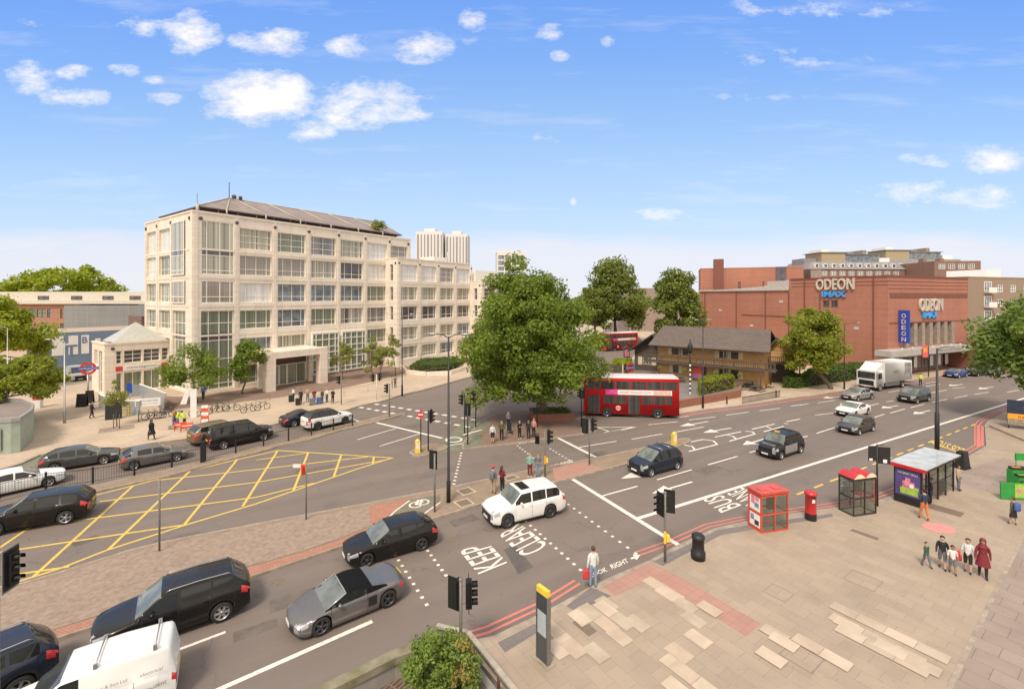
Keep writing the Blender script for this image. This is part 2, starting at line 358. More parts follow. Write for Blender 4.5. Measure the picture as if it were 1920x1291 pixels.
# ================================================================ ground
from mathutils.geometry import tessellate_polygon
def asphaltmat(name, col):
    m, t, b = base_mat(name, col, .85); tc = nd(t, 'ShaderNodeTexCoord').outputs['Object']
    n1 = noise_out(t, tc, .22, 6, .65); n2 = noise_out(t, tc, 22, 3, .8); n6 = noise_out(t, tc, 70, 2, .8)
    mp = nd(t, 'ShaderNodeMapping'); mp.inputs['Rotation'].default_value = (0, 0, radians(-32)); t.links.new(tc, mp.inputs[0])
    m3 = nd(t, 'ShaderNodeMapping'); m3.inputs['Scale'].default_value = (.03, .75, 1); t.links.new(mp.outputs[0], m3.inputs[0]); n3 = noise_out(t, m3.outputs[0], 1, 5, .55)
    c = mixc(t, ramp(t, n1, .35, .68, 0, .38), col, tuple(x*.62 for x in col)); c = mixc(t, ramp(t, n3, .42, .62, 0, .42), c, tuple(x*1.32 for x in col))
    c = mixc(t, ramp(t, n2, .3, .72, 0, .4), c, tuple(x*.55 for x in col)); c = mixc(t, ramp(t, n6, .35, .7, 0, .3), c, tuple(x*1.6 for x in col))
    vo = nd(t, 'ShaderNodeTexVoronoi', feature='DISTANCE_TO_EDGE'); vo.inputs['Scale'].default_value = .16; wv = nd(t, 'ShaderNodeVectorMath', operation='ADD'); sc = nd(t, 'ShaderNodeVectorMath', operation='SCALE'); sc.inputs['Scale'].default_value = 2.2
    nn_ = nd(t, 'ShaderNodeTexNoise'); nn_.inputs['Scale'].default_value = .7; nn_.inputs['Detail'].default_value = 6; t.links.new(tc, nn_.inputs['Vector']); t.links.new(nn_.outputs['Color'], sc.inputs[0]); t.links.new(tc, wv.inputs[0]); t.links.new(sc.outputs[0], wv.inputs[1]); t.links.new(wv.outputs[0], vo.inputs['Vector'])
    c = mixc(t, ramp(t, vo.outputs['Distance'], .0, .006, .45, 0), c, tuple(x*.45 for x in col))
    n5 = noise_out(t, tc, 1.6, 2); c = mixc(t, ramp(t, n5, .70, .78, 0, .4), c, tuple(x*.5 for x in col)); t.links.new(c, b.inputs['Base Color'])
    bn = nd(t, 'ShaderNodeBump'); bn.inputs['Strength'].default_value = .2; bn.inputs['Distance'].default_value = .02; t.links.new(n2, bn.inputs['Height']); t.links.new(bn.outputs[0], b.inputs['Normal'])
asphaltmat('asphalt', (.185,.149,.127))
mat('asphalt_far', (.185,.15,.128), .85, var=.15, scale=.3, fine=10)
SLAB = radians(-55)
brickmat('slab_paving', (.42,.33,.243), (.375,.295,.22), (.30,.235,.175), .9, .6, .009, True, -SLAB, dirt=.35, dscale=.5, bias=-.1)
brickmat('plaza_paving', (.58,.455,.33), (.52,.41,.30), (.42,.33,.24), .9, .6, .015, True, radians(-50), dirt=.45, dscale=.22)
brickmat('grey_slabs', (.32,.25,.205), (.36,.285,.235), (.22,.17,.14), 1.1, .8, .014, True, -SLAB, dirt=.35)
brickmat('median_paving', (.335,.25,.175), (.29,.215,.15), (.2,.15,.11), .6, .6, .012, True, radians(-36), dirt=.35, dscale=.8)
brickmat('red_brick_paving', (.50,.23,.15), (.42,.19,.125), (.26,.16,.12), .22, .11, .012, True, radians(20), dirt=.3, dscale=1.5)
brickmat('red_tactile', (.47,.26,.2), (.43,.235,.185), (.34,.2,.16), .4, .4, .012, True, -SLAB, offset=0, dirt=.25)
brickmat('grey_tactile', (.24,.205,.19), (.215,.185,.17), (.16,.135,.125), .4, .1, .018, True, -SLAB, offset=0)
brickmat('brown_brick_paving', (.3,.2,.15), (.25,.165,.125), (.2,.14,.11), .3, .15, .012, True, radians(-54), dirt=.3)
mat('kerb_stone', (.37,.30,.235), .85, var=.25, scale=2.5, fine=20)
mat('mulch', (.335,.25,.19), .95, var=.22, scale=4.5, fine=30, bump=1.0)
mat('cycle_surface', (.2,.175,.125), .85, var=.15, scale=1)
mat('green_surface', (.195,.205,.14), .85, var=.15, scale=1)
mat('patch_asphalt', (.115,.1,.092), .85, var=.15, scale=2); mat('patch_asphalt2', (.158,.13,.112), .88, var=.2, scale=2)
mat('forecourt', (.215,.19,.17), .85, var=.15, scale=.6)
def wornmat(name, col):
    m, t, b = base_mat(name, col, .8)
    tc = nd(t, 'ShaderNodeTexCoord').outputs['Object']; n = noise_out(t, tc, 5, 8, .75)
    c = mixc(t, ramp(t, n, .52, .68, 0, .75), col, (.22,.19,.165)); t.links.new(c, b.inputs['Base Color']); return m
wornmat('white_line', (.78,.72,.64)); wornmat('yellow_line', (.68,.48,.1)); wornmat('red_line', (.62,.19,.15))
def struct(o, kind='structure'): o['kind'] = kind; return o
HOLE = [Vector(p) for p in ((-9.5,12.0,0), (-5.55,14.85,0), (-4.1,15.95,0), (-2.45,16.75,0), (-1.5,16.2,0), (.95,12.9,0), (2.6,9.4,0), (-6,5,0))]
def sheet(name, outer, z, m, holes=(), kind=True):
    loops = [[Vector((p[0], p[1], 0)) for p in outer]]+[[Vector((p[0], p[1], 0)) for p in h] for h in holes]
    tri = tessellate_polygon(loops); flat = [p for l in loops for p in l]; mb = MB()
    for p in flat: mb.pt((p.x, p.y, z))
    for a, b, c in tri:
        n = (flat[b]-flat[a]).cross(flat[c]-flat[a])
        if abs(n.z) < 1e-9: continue
        mb.fi((a, b, c) if n.z > 0 else (a, c, b))
    o = mb.build(name, m)
    return struct(o) if kind else o
sheet('road', [(-3500,-300),(3500,-300),(3500,4500),(-3500,4500)], 0, 'asphalt', [HOLE])
def px(l, z=.12): return [P(u, v, z) for u, v in l]
KERBS = MB(); 
def ribbon(mb, pts, w, z, m=0, off=0., closed=False, h=0):
    """flat band of width w beside a polyline; off moves it to the left of the direction of travel"""
    n = len(pts); L = []; R = []
    for i, p in enumerate(pts):
        a = pts[i-1] if (i or closed) else p; b = pts[(i+1) % n] if (i < n-1 or closed) else p
        d1 = (Vector(p)-Vector(a)).to_2d(); d2 = (Vector(b)-Vector(p)).to_2d()
        d1 = d1.normalized() if d1.length > 1e-6 else d2.normalized(); d2 = d2.normalized() if d2.length > 1e-6 else d1
        nn = Vector((-(d1.y+d2.y), d1.x+d2.x)); nn = nn.normalized() if nn.length > 1e-6 else Vector((-d1.y, d1.x))
        k = 1/max(.5, nn.dot(Vector((-d1.y, d1.x))))
        L.append((p[0]+nn.x*(off+w)*k, p[1]+nn.y*(off+w)*k, z)); R.append((p[0]+nn.x*off*k, p[1]+nn.y*off*k, z))
    rng = range(n if closed else n-1)
    for i in rng: j = (i+1) % n; mb.face((R[i], R[j], L[j], L[i]), m)
def pave(name, pts, mtop, z=.12, kerb_pts=None, left=True, kw=.16, holes=()):
    """raised pavement with a real kerb step and a band of kerb stones"""
    mb = MB(); loops = [[Vector((p[0], p[1], 0)) for p in pts]]
    tri = tessellate_polygon(loops); fl = loops[0]; n = len(fl)
    t = [mb.pt((p.x, p.y, z)) for p in fl]; b = [mb.pt((p.x, p.y, -.05)) for p in fl]
    A = sum(fl[i].x*fl[(i+1) % n].y-fl[(i+1) % n].x*fl[i].y for i in range(n))
    for i, j, k in tri:
        q = (fl[j]-fl[i]).cross(fl[k]-fl[i])
        if abs(q.z) < 1e-9: continue
        mb.fi((t[i], t[j], t[k]) if q.z > 0 else (t[i], t[k], t[j]), 0)
    for i in range(n):
        j = (i+1) % n; mb.fi((b[i], b[j], t[j], t[i]) if A > 0 else (b[j], b[i], t[i], t[j]), 1)
    o = struct(mb.build(name, [mtop, 'kerb_stone']))
    kp = kerb_pts or pts; cl = kerb_pts is None
    sgn = 1 if (A > 0) else -1
    if not cl: sgn = 1 if left else -1
    ribbon(KERBS, kp, kw, z+.004, 0, 0 if sgn > 0 else -kw, cl)
    return o
# near pavement (paved square)
K1 = px([(925,1191),(1028,1142),(1107,1099),(1160,1074),(1217,1050),(1270,1021),(1340,989),(1400,976),(1476,963),(1566,950),(1644,938),(1690,922),(1795,869),(1806,860),(1836,843),(1849,835),(1846,797),(1851,789),(1890,768),(1960,744),(2300,668)])
pave('pavement', [Vector((-1.45,16.3,0)), Vector((-1.9,16.75,0))]+K1+[Vector((400,-60,0)),Vector((5,-60,0)),Vector((2.7,9.3,0)),Vector((1.05,12.95,0))], 'slab_paving', kerb_pts=K1, left=False, kw=.28)
# long planted median
K2a = px([(-400,1220),(-150,1145),(2,1102),(120,1068),(237,1031),(300,1015),(480,980),(692,941),(770,926),(820,917),(915,896),(985,881),(1035,872),(1082,864),(1195,840),(1250,828),(1283,820),(1293,821),(1296,825)])
K2b = px([(1290,829),(1240,848),(1182,867),(1080,893),(1042,903),(907,942),(860,957),(806,973),(700,1003),(646,1021),(480,1077),(300,1134),(105,1196),(-60,1250),(-400,1370)])
pave('median', K2a+K2b, 'median_paving')
Q = lambda l, z=.124: px(l, z)
mul = Q([(-400,1228),(-150,1152),(2,1109),(120,1075),(237,1038),(300,1022),(480,987),(691,949),(696,985),(640,1008),(560,1035),(470,1060),(380,1090),(250,1133),(105,1178),(-60,1230),(-400,1345)])
sheet('flower_bed_soil', mul, .135, 'mulch')
sheet('brick_verge', Q([(691,949),(767,934),(719,978),(700,1001),(646,1019),(480,1075),(300,1132),(105,1193),(105,1180),(250,1135),(380,1092),(470,1062),(560,1037),(640,1010),(696,987)]), .126, 'red_brick_paving')
sheet('cycle_path', Q([(768,936),(825,926),(826,940),(788,968),(735,988),(706,998),(719,978)]), .126, 'cycle_surface')
sheet('brick_crossing', Q([(1036,876),(1100,865),(1128,878),(1060,897),(1040,899)]), .126, 'red_tactile')
# fence median
low = px([(-260,1035),(-60,985),(90,945),(187,919),(262,902),(320,890),(400,868),(480,848),(527,834),(585,822),(638,806),(698,792),(735,782),(762,774)])
up = []
for i, p in enumerate(low):
    a, b = low[max(i-1, 0)], low[min(i+1, len(low)-1)]; d = (b-a).normalized(); w = 1.5 if i < len(low)-1 else .7
    up.append(p+Vector((-d.y, d.x, 0))*w)
pave('central_reservation', low+up[::-1], 'median_paving')
pave('traffic_island', px([(767,847),(773,853),(787,855),(806,850),(843,838),(834,833),(818,830),(798,833),(780,839)]), 'median_paving')
pave('tree_island', px([(867,841),(965,830),(1035,820),(1095,812),(1119,806),(1110,797),(1080,784),(1045,774),(1000,767),(960,767),(925,776),(898,790),(880,812),(866,832)]), 'brown_brick_paving')
K6 = px([(-400,1000),(-100,908),(0,880),(40,868),(75,852),(130,847),(225,841),(305,828),(350,822),(430,812),(506,797),(545,788),(600,779),(654,767),(678,759),(715,752),(755,739),(789,732),(860,712),(940,690),(1010,670),(1070,652),(1110,636),(1135,618),(1150,600)])
pave('plaza', K6+[Vector((-700,700,0)),Vector((-700,20,0))], 'plaza_paving', kerb_pts=K6, kw=.3)
K7 = px([(1190,621),(1204,640),(1196,655),(1186,668),(1122,705),(1150,742),(1158,773),(1200,779),(1271,776),(1319,768),(1412,757),(1425,755),(1500,744),(1528,741),(1587,732),(1650,723),(1715,712),(1775,703),(1850,698),(1920,690),(2300,652)])
pave('pub_pavement', K7+[Vector((500,200,0)),Vector((500,500,0)),Vector((80,420,0))], 'plaza_paving', kerb_pts=K7, kw=.3)
sheet('forecourt', Q([(1165,766),(1152,735),(1135,706),(1192,671),(1240,706),(1440,727),(1385,733),(1275,759),(1200,771)]), .126, 'forecourt')
sheet('brick_forecourt', Q([(300,770),(372,762),(520,745),(640,728),(735,706),(800,690),(745,684),(640,694),(600,706),(500,722),(372,744),(290,742)]), .126, 'brown_brick_paving')
sheet('service_yard', Q([(1795,900),(1890,935),(1920,960),(1990,990),(1990,905),(1885,858),(1850,868),(1800,884)]), .126, 'grey_slabs')
sheet('stone_strip', Q([(1921,992),(1932,985),(1850,1155),(1782,1300),(1768,1300),(1840,1150)]), .129, 'kerb_stone')
sheet('grey_pavement', Q([(1932,985),(2400,1100),(2400,1400),(1730,1400),(1782,1300),(1850,1155)]), .126, 'grey_slabs')
sheet('tactile_paving', Q([(1131,1099),(1153,1116),(1226,1081),(1262,1075),(1216,1055)]), .1265, 'red_tactile')
sheet('tactile_paving', Q([(1226,1082),(1263,1075),(1426,1168),(1398,1192)]), .1262, 'red_tactile')
sheet('kerb_paving', Q([(933,1204),(1003,1168),(1010,1183),(947,1222)]), .1265, 'grey_tactile')
sheet('kerb_paving', Q([(1062,1135),(1108,1100),(1146,1116),(1080,1146)]), .1265, 'grey_tactile')
sheet('kerb_paving', Q([(1225,1052),(1345,993),(1420,981),(1560,962),(1562,968),(1420,990),(1350,1003),(1243,1060)]), .1265, 'grey_tactile')
mat('pale_slab', (.56,.45,.34), .85, var=.12, scale=1.2, fine=30)
def slab(mb, u, v, n, rows=1, L=.88, Wd=.58):
    c = P(u, v, .1262+.0007*(len(mb.f) % 50)); a = Vector((cos(SLAB), sin(SLAB), 0)); b = Vector((-a.y, a.x, 0)); k = max(1, int(round(n)))
    for i in range(k):
        d = c+a*((i-(k-1)/2)*.9); mb.face((d-a*.443-b*.292, d+a*.443-b*.292, d+a*.443+b*.292, d-a*.443+b*.292), (i+len(mb.f)) % 3)
mat('pale_slab_warm', (.50,.39,.29), .85, var=.12, scale=1.2, fine=30); mat('pale_slab_dull', (.47,.385,.29), .85, var=.15, scale=1.2, fine=30)
sb = MB()
for (u, v, n, r) in ((1231,1095,1,1),(1243,1103,2,1),(1268,1122,2,1),(1300,1160,1,1),(1309,1196,1,1),(1273,1222,1,1),(1137,1131,1,1),(1151,1151,2,1),(1121,1157,2,1),(1161,1192,1,1),(1195,1167,1,1),(1087,1156,1,1),(1050,1190,1.5,1),(1045,1215,1,1),(1075,1214,1,1),(1118,1222,1.2,1),(1265,1245,1.3,1),(1305,1275,2,1),(1270,1290,1,1),(1582,1165,1.3,1),(1660,1180,3.6,1),(1645,1198,3.2,1),(1650,1215,3,1),(1700,1230,2.3,1),(1452,1186,1,1),(1470,1202,1,1),(1540,1220,1.6,1),(1446,1230,1.2,1),(1330,1140,1,1)):
    slab(sb, u, v, n, r)
struct(sb.build('paving_repair', ['pale_slab','pale_slab_warm','pale_slab_dull']))
cv = MB()
mat('cover_iron', (.2,.15,.11), .7, var=.2, scale=8)
mat('cover_frame', (.5,.4,.28), .8)
def cover(u, v, a, b, ang=SLAB, fr=.0, z=.126):
    z += .0015*len(cv.f)
    c = P(u, v, z); ux = Vector((cos(ang), sin(ang), 0)); uy = Vector((-ux.y, ux.x, 0))
    if fr:
        A, B = a/2+fr, b/2+fr; cv.face((c-ux*A-uy*B, c+ux*A-uy*B, c+ux*A+uy*B, c-ux*A+uy*B), 1); c = c+Vector((0,0,.003))
    cv.face((c-ux*a/2-uy*b/2, c+ux*a/2-uy*b/2, c+ux*a/2+uy*b/2, c-ux*a/2+uy*b/2), 0)
cover(1621,1001,1.2,.35); cover(1770,955,1.6,.9); cover(1101,1178,.6,.45); cover(1090,1168,.5,.5)
for (u, v) in ((874,920),(870,942)): cover(u, v, .75, .75, radians(36), .14)
cover(958,895,.8,.5, radians(36), .14)
struct(cv.build('drain_cover', ['cover_iron','cover_frame']))
mat('slab_border', (.27,.2,.15), .85)
bd = MB()
for (u, v, s) in ((1618,1087,1.15),(1503,1230,1.05),(1460,1110,.9)):
    c = P(u, v, .1255); a = Vector((cos(SLAB), sin(SLAB), 0)); b = Vector((-a.y, a.x, 0))
    pts = [c-a*s/2-b*s/2, c+a*s/2-b*s/2, c+a*s/2+b*s/2, c-a*s/2+b*s/2]; ribbon(bd, pts, .025, .1262, 0, 0, True)
struct(bd.build('inspection_cover', 'slab_border'))
# tree pit
pt_ = MB(); c = P(219,803,.124); a = Vector((.77,.64,0)); b = Vector((-a.y,a.x,0))
pt_.face((c-a*1.3-b*1.0, c+a*1.3-b*1.0, c+a*1.3+b*1.0, c-a*1.3+b*1.0)); struct(pt_.build('tree_pit_soil', 'mulch'))
# road repairs
sheet('asphalt_patch', [P(u,v) for u,v in ((945,1030),(965,1020),(1000,1062),(972,1076))], .003, 'patch_asphalt')
sheet('asphalt_patch', [P(u,v) for u,v in ((130,1018),(180,1003),(190,1008),(140,1025))], .003, 'patch_asphalt')
sheet('asphalt_patch', [P(u,v) for u,v in ((700,905),(860,870),(868,880),(705,920))], .002, 'asphalt_far')
rnd_p = random.Random(12)
for (u, v, a, w) in ((560,1120,2.2,.9),(870,975,1.6,.8),(1330,880,2.4,.9),(1120,850,1.8,.7),(590,880,2.6,1.0),(330,1010,2.0,.8),(1450,890,2.6,.8),(1580,800,3.5,1.0),(770,800,2.4,1.0),(1240,860,1.2,1.2),(480,1180,1.5,.6)):
    c = P(u, v); th = radians(32+rnd_p.uniform(-8, 8)); ux = Vector((cos(th), sin(th), 0)); uy = Vector((-ux.y, ux.x, 0))
    sheet('asphalt_patch', [c-ux*a/2-uy*w/2, c+ux*a/2-uy*w/2, c+ux*a/2+uy*w/2, c-ux*a/2+uy*w/2], .0025, 'patch_asphalt2')
rc = MB()
for (u, v) in ((1010,1010),(520,1090),(690,905),(1290,905),(1400,815),(930,855),(1060,960),(850,1010),(1180,1010)):
    c = P(u, v, .0045); rc.face([(c.x+.32*cos(2*pi*k/16), c.y+.32*sin(2*pi*k/16), .0045) for k in range(16)])
c = P(1206,1043,.0045); rc.face([c+Vector(q) for q in ((-.45,-.25,0),(.35,.2,0),(.25,.42,0),(-.55,-.03,0))]); struct(rc.build('manhole_cover', 'cover_iron'))
sheet('green_cycle_path', [P(u,v) for u,v in ((-300,975),(-60,905),(15,880),(75,853),(120,850),(95,862),(20,893),(-40,915),(-290,990))], .004, 'green_surface')
sheet('cycle_path', [P(u,v) for u,v in ((808,851),(868,842),(868,830),(884,808),(905,786),(870,790),(845,812),(820,832),(843,838))], .004, 'green_surface')
sheet('cycle_path', [P(u,v,.124) for u,v in ((868,838),(905,833),(900,815),(925,790),(905,790),(885,808))], .126, 'green_surface')
# ---------------------------------------------------------------- painted markings
WL = MB(); YL = MB(); RL = MB()
ZI = [0]
def zi(z):
    ZI[0] += 1; return z+.00012*(ZI[0] % 60)
def line(mb, pts, w, z=.006): ribbon(mb, [P(*p) for p in pts], w, zi(z), 0, -w/2)
def dash(mb, a, b, w, on, off, z=.006):
    A, B = P(*a), P(*b); L = (B-A).length; d = (B-A)/L; s = 0; z = zi(z)
    while s < L: ribbon(mb, [A+d*s, A+d*min(L, s+on)], w, z, 0, -w/2); s += on+off
line(WL, [(1197,971),(1905,751),(2300,628)], .26)
line(WL, [(1074,898),(1272,1021)], .3); line(WL, [(1045,820),(1128,862)], .3); line(WL, [(706,792),(829,821)], .3); line(WL, [(661,785),(679,792)], .2)
for l in ([(1130,929),(1195,911)],[(1232,899),(1297,880)],[(1327,871),(1383,855)],[(1405,848),(1426,842)],[(1531,812),(1565,801)],[(1640,782),(1658,776)],[(1669,774),(1697,766)],[(1707,764),(1733,757)],[(1747,754),(1776,748)],[(1789,746),(1814,741)],[(1827,739),(1854,735)],
          [(1216,796),(1271,790)],[(1265,810),(1320,800)],[(1184,823),(1242,813)],[(1292,787),(1342,781)],[(1361,778),(1404,772)],[(1424,770),(1463,765)],[(1483,761),(1503,758)],[(1165,806),(1192,800)],[(1533,755),(1566,750)],[(1662,753),(1682,750)],[(1665,735),(1695,730)],[(1500,759),(1516,757)],
          [(1528,778),(1563,774)],[(1631,760),(1648,756)],[(1745,736),(1775,731)],[(1785,728),(1810,726)],[(1736,724),(1763,720)],[(1736,718),(1755,715)],[(1500,821),(1514,817)],[(1086,838),(1156,827)],[(1062,789),(1098,781)],[(1270,782),(1292,780)],[(670,824),(742,803)],[(712,836),(787,813)],[(1870,706),(1890,703)],[(1888,735),(1912,731)]):
    line(WL, l, .13)
K2m = lambda pts: line(WL, [(1180+x/5.87, 740+y/5.87) for x, y in pts], .16)
K2m([(530,547),(810,490),(925,505),(967,545),(655,622)]); K2m([(585,550),(690,565),(722,602)]); K2m([(940,465),(1230,405)]); K2m([(1275,400),(1350,405),(1382,430),(1100,510)]); K2m([(1080,445),(1140,455),(1182,490)]); K2m([(1350,378),(1600,320)]); K2m([(1480,405),(1700,345)]); K2m([(1510,348),(1560,370)]); K2m([(1730,295),(1878,265)]); K2m([(1700,310),(1750,322)])
line(WL, [(1190,800),(1121,801),(1141,808),(1132,811),(1190,800)], .14)
def arrow(tip, tail, w=.16, hw=.5, hl=.42):
    A, B = P(*tip), P(*tail); d = (B-A).normalized(); L = (B-A).length; n = Vector((-d.y, d.x, 0)); z = Vector((0,0,zi(.006)))
    h = L*hl
    WL.face((A+z, A+d*h-n*hw+z, A+d*h+n*hw+z) if (d.cross(n)).z < 0 else (A+z, A+d*h-n*hw+z, A+d*h+n*hw+z))
    WL.face((A+d*h-n*w/2+z, B-n*w/2+z, B+n*w/2+z, A+d*h+n*w/2+z))
for a in (((1222,925),(1298,903)),((1164,897),(1232,880)),((1274,799),(1328,790)),((1318,811),(1371,802)),((1392,834),(1435,822)),((1652,765),(1684,760)),((1712,776),(1744,769)),((1542,746),(1578,743)),((1778,723),(1805,720)),((1834,729),(1862,725))): arrow(*a)
line(WL, [(698,1164),(412,1291),(250,1368)], .2); line(WL, [(335,1217),(423,1184)], .14)
dash(WL, (674,763), (905,805), .42, .65, .62); dash(WL, (703,757), (935,794), .42, .65, .62)
def dots(a, b, n, s=.16):
    A, B = P(*a), P(*b); d = (B-A).normalized(); m = Vector((-d.y, d.x, 0)); z = Vector((0,0,zi(.006)))
    for i in range(n):
        c = A.lerp(B, i/(n-1))+z; WL.face((c-d*s/2-m*s/2, c+d*s/2-m*s/2, c+d*s/2+m*s/2, c-d*s/2+m*s/2))
dots((865,849),(851,907),11,.2); dots((966,832),(1000,858),8,.17); dots((1032,841),(1073,866),8,.17); dots((1056,938),(1192,1037),12); dots((978,970),(1101,1079),13); dots((790,1016),(836,1078),8,.15); dots((741,1040),(800,1133),9,.15)
dots((1108,855),(1127,867),3)
def T(s, *q, **k):
    z = zi(.015); put_text_quad(WL, s, *[P(u, v, z) for u, v in q], **k)
T('KEEP', (951,1054), (916,1017), (897,1076), (861,1031), bold=.004)
T('CLEAR', (1030,1021), (973,979), (981,1045), (933,1000), bold=.004)
T('BUS', (1391,946), (1353,927), (1352,961), (1317,936), bold=.004)
T('LANE', (1432,933), (1391,913), (1399,948), (1363,925), bold=.0)
T('LOOK', (1109,1082), (1140,1070), (1105,1075), (1135,1062), bold=.02)
T('RIGHT', (1148,1067), (1180,1053), (1143,1058), (1174,1046), bold=.02)
line(WL, [(1183,1047),(1197,1041)], .12); line(WL, [(1187,1040),(1197,1041),(1192,1048)], .12)
T('LOOK', (1032,876), (1052,872), (1028,873), (1048,868), bold=.03)
T('RIGHT', (1054,871), (1078,866), (1050,867), (1073,862), bold=.03)
T('LOOK', (972,832), (988,830), (969,829), (985,827), bold=.03); T('RIGHT', (991,829), (1012,827), (988,826), (1008,824), bold=.03)
Z12 = .13
def deck(pts, w, z=.13): ribbon(WL, [P(u, v, .12) for u, v in pts], w, zi(z), 0, -w/2)
deck([(768,938),(742,957),(718,980)], .1); deck([(826,941),(792,965)], .1)
# cycle emblem on the median
for (cu, cv_) in ((779,946),(793,941)):
    c = P(cu, cv_, .12); ring = [c+Vector((.42*cos(k*pi/5), .42*sin(k*pi/5), 0)) for k in range(10)]; ribbon(WL, ring, .1, .13, 0, 0, True)
deck([(779,946),(783,938),(790,937),(793,941)], .1); deck([(779,946),(788,945),(790,937)], .1)
c = P(851,824); ring = [c+Vector((.8*cos(k*pi/6), .8*sin(k*pi/6), 0)) for k in range(12)]; ribbon(WL, ring, .2, .008, 0, 0, True)
line(WL, [(868,818),(903,808)], .25, .14); line(WL, [(820,838),(868,831)], .15, .008)
struct(WL.build('road_markings', 'white_line'))
# yellow box junction
YW = .16
yb = [(-150,1142),(0,1100),(110,1066),(200,1031),(350,983),(480,944),(666,880),(735,858),(521,844),(445,861),(357,882),(250,910),(190,925),(60,957),(-150,1012)]
ribbon(YL, [P(*p) for p in yb], YW, .006, 0, -YW/2, True)
for l in ([(521,844),(455,949)],[(445,861),(344,985)],[(357,882),(202,1031)],[(250,910),(60,1083)],[(125,941),(-60,1067)],[(578,848),(550,920)],[(640,852),(626,893)],[(701,856),(699,869)],[(-20,972),(-150,1050)],
          [(480,862),(577,849)],[(295,900),(480,880),(690,856)],[(187,940),(480,904),(722,862)],[(-100,1003),(140,976),(287,957),(480,932),(590,905)],[(-150,1054),(0,1035),(120,1017),(350,983)],[(-150,1100),(0,1081),(130,1062)]): line(YL, l, YW)
dash(YL, (1494,927), (1828,795), .16, 1.15, .95)
put_text_quad(YL, 'BUS STOP', *[P(u, v, .006) for u, v in ((1810,841),(1756,822),(1800,850),(1745,830))], bold=.02)
dash(YL, (1745,828), (1812,853), .2, .4, .35)
struct(YL.build('yellow_markings', 'yellow_line'))
for off in (-.32, -.62):
    RK = [Vector((p.x, p.y, 0)) for p in K1]
    i0 = RK[0:3]; 
    ribbon(RL, [P(868,1214)]+RK[0:2]+[P(1100,1101)], .13, .006, 0, -off)
    ribbon(RL, [P(1208,1048)]+RK[5:21], .10, .006, 0, -off)
    ribbon(RL, [Vector((p.x, p.y, 0)) for p in K7[8:21]], .13, .006, 0, off-.1)
line(RL, [(1834,796),(1834,838)], .2); line(RL, [(1842,798),(1842,836)], .2)
struct(RL.build('red_markings', 'red_line'))
struct(KERBS.build('kerb', 'kerb_stone'))
# ---------------------------------------------------------------- sunken stair well at the bottom of the picture
brickmat('stair_tiles', (.13,.075,.055), (.10,.06,.045), (.30,.22,.18), .16, .5, .02, True, radians(35), dirt=.4)
mat('old_concrete', (.30,.26,.185), .9, var=.4, scale=1.6, fine=18, bump=.4, col2=(.16,.15,.075))
mat('grey_concrete', (.30,.275,.24), .85, var=.2, scale=1.5)
fl = MB(); fl.face([(p.x, p.y, -.62) for p in HOLE][::-1]); o = fl.build('stair_well_floor', 'stair_tiles'); struct(o)
wl = MB()
for i in range(len(HOLE)):
    a, b = HOLE[i], HOLE[(i+1) % len(HOLE)]; wl.face(((a.x,a.y,-.63),(b.x,b.y,-.63),(b.x,b.y,0.0),(a.x,a.y,0.0)))
struct(wl.build('stair_well_wall', 'grey_concrete'))
def bar(mb, a, b, w, z0, z1, m=0, ext=0):
    a, b = Vector(a), Vector(b); d = (b-a).to_2d().normalized(); n = Vector((-d.y, d.x))*w/2; a = a.to_2d()-d*ext; b = b.to_2d()+d*ext
    mb.prism([a-n, b-n, b+n, a+n], z0, z1, m, m, True)
cp = MB(); inner = HOLE[0:4]
ribbon_pts = [Vector((p.x, p.y, 0)) for p in inner]
for k, (z0, z1) in enumerate(((.0,.22),)):
    L = []; 
    cp2 = MB(); ribbon(cp2, ribbon_pts, .42, .22, 0, -.06); n0 = len(cp2.f)
    vs = cp2.v[:]; 
    for f in cp2.f:
        q = [cp2.v[i] for i in f]; cp.face(q)
        b_ = [Vector((p.x, p.y, -.03)) for p in q]
        cp.face((q[0], b_[0], b_[1], q[1])); cp.face((q[2], b_[2], b_[3], q[3]))
tag(cp.build('parapet', 'old_concrete'), 'low mossy concrete parapet along the kerb beside the stairwell shrub', 'parapet')
rl = thing('railing', 'pale concrete and steel handrail wall round the stairwell behind the green shrub', 'railing', (0,0,0))
mat('rail_cap', (.42,.37,.3), .7, var=.2, scale=3); mat('rail_steel', (.2,.19,.17), .5, .3); mat('rust_post', (.14,.06,.035), .8)
A_, B_, C_ = Vector((-2.7,16.35,0)), Vector((-1.55,16.0,0)), Vector((2.2,10.6,0))
b1 = MB(); bar(b1, A_, B_, .17, .98, 1.06); bar(b1, B_, C_, .17, .982, 1.062); b1.build('handrail_cap', 'rail_cap', rl)
b1 = MB(); bar(b1, A_, B_, .06, .80, .92); bar(b1, B_, C_, .06, .801, .921); b1.build('lower_rail', 'rail_steel', rl)
for t in (.06,.3,.54,.78):
    p = B_.lerp(C_, t); b1 = MB(); b1.tube([(p.x,p.y,.42),(p.x,p.y,.98)], .05, 8); b1.build('post', 'rust_post', rl)
b1 = MB(); bar(b1, A_+Vector((0,-.25,0)), B_+Vector((-.15,-.25,0)), .2, -.6, .42); bar(b1, B_+Vector((-.12,-.1,0)), C_+Vector((-.12,-.1,0)), .22, -.6, .43); b1.build('base_wall', 'grey_concrete', rl)
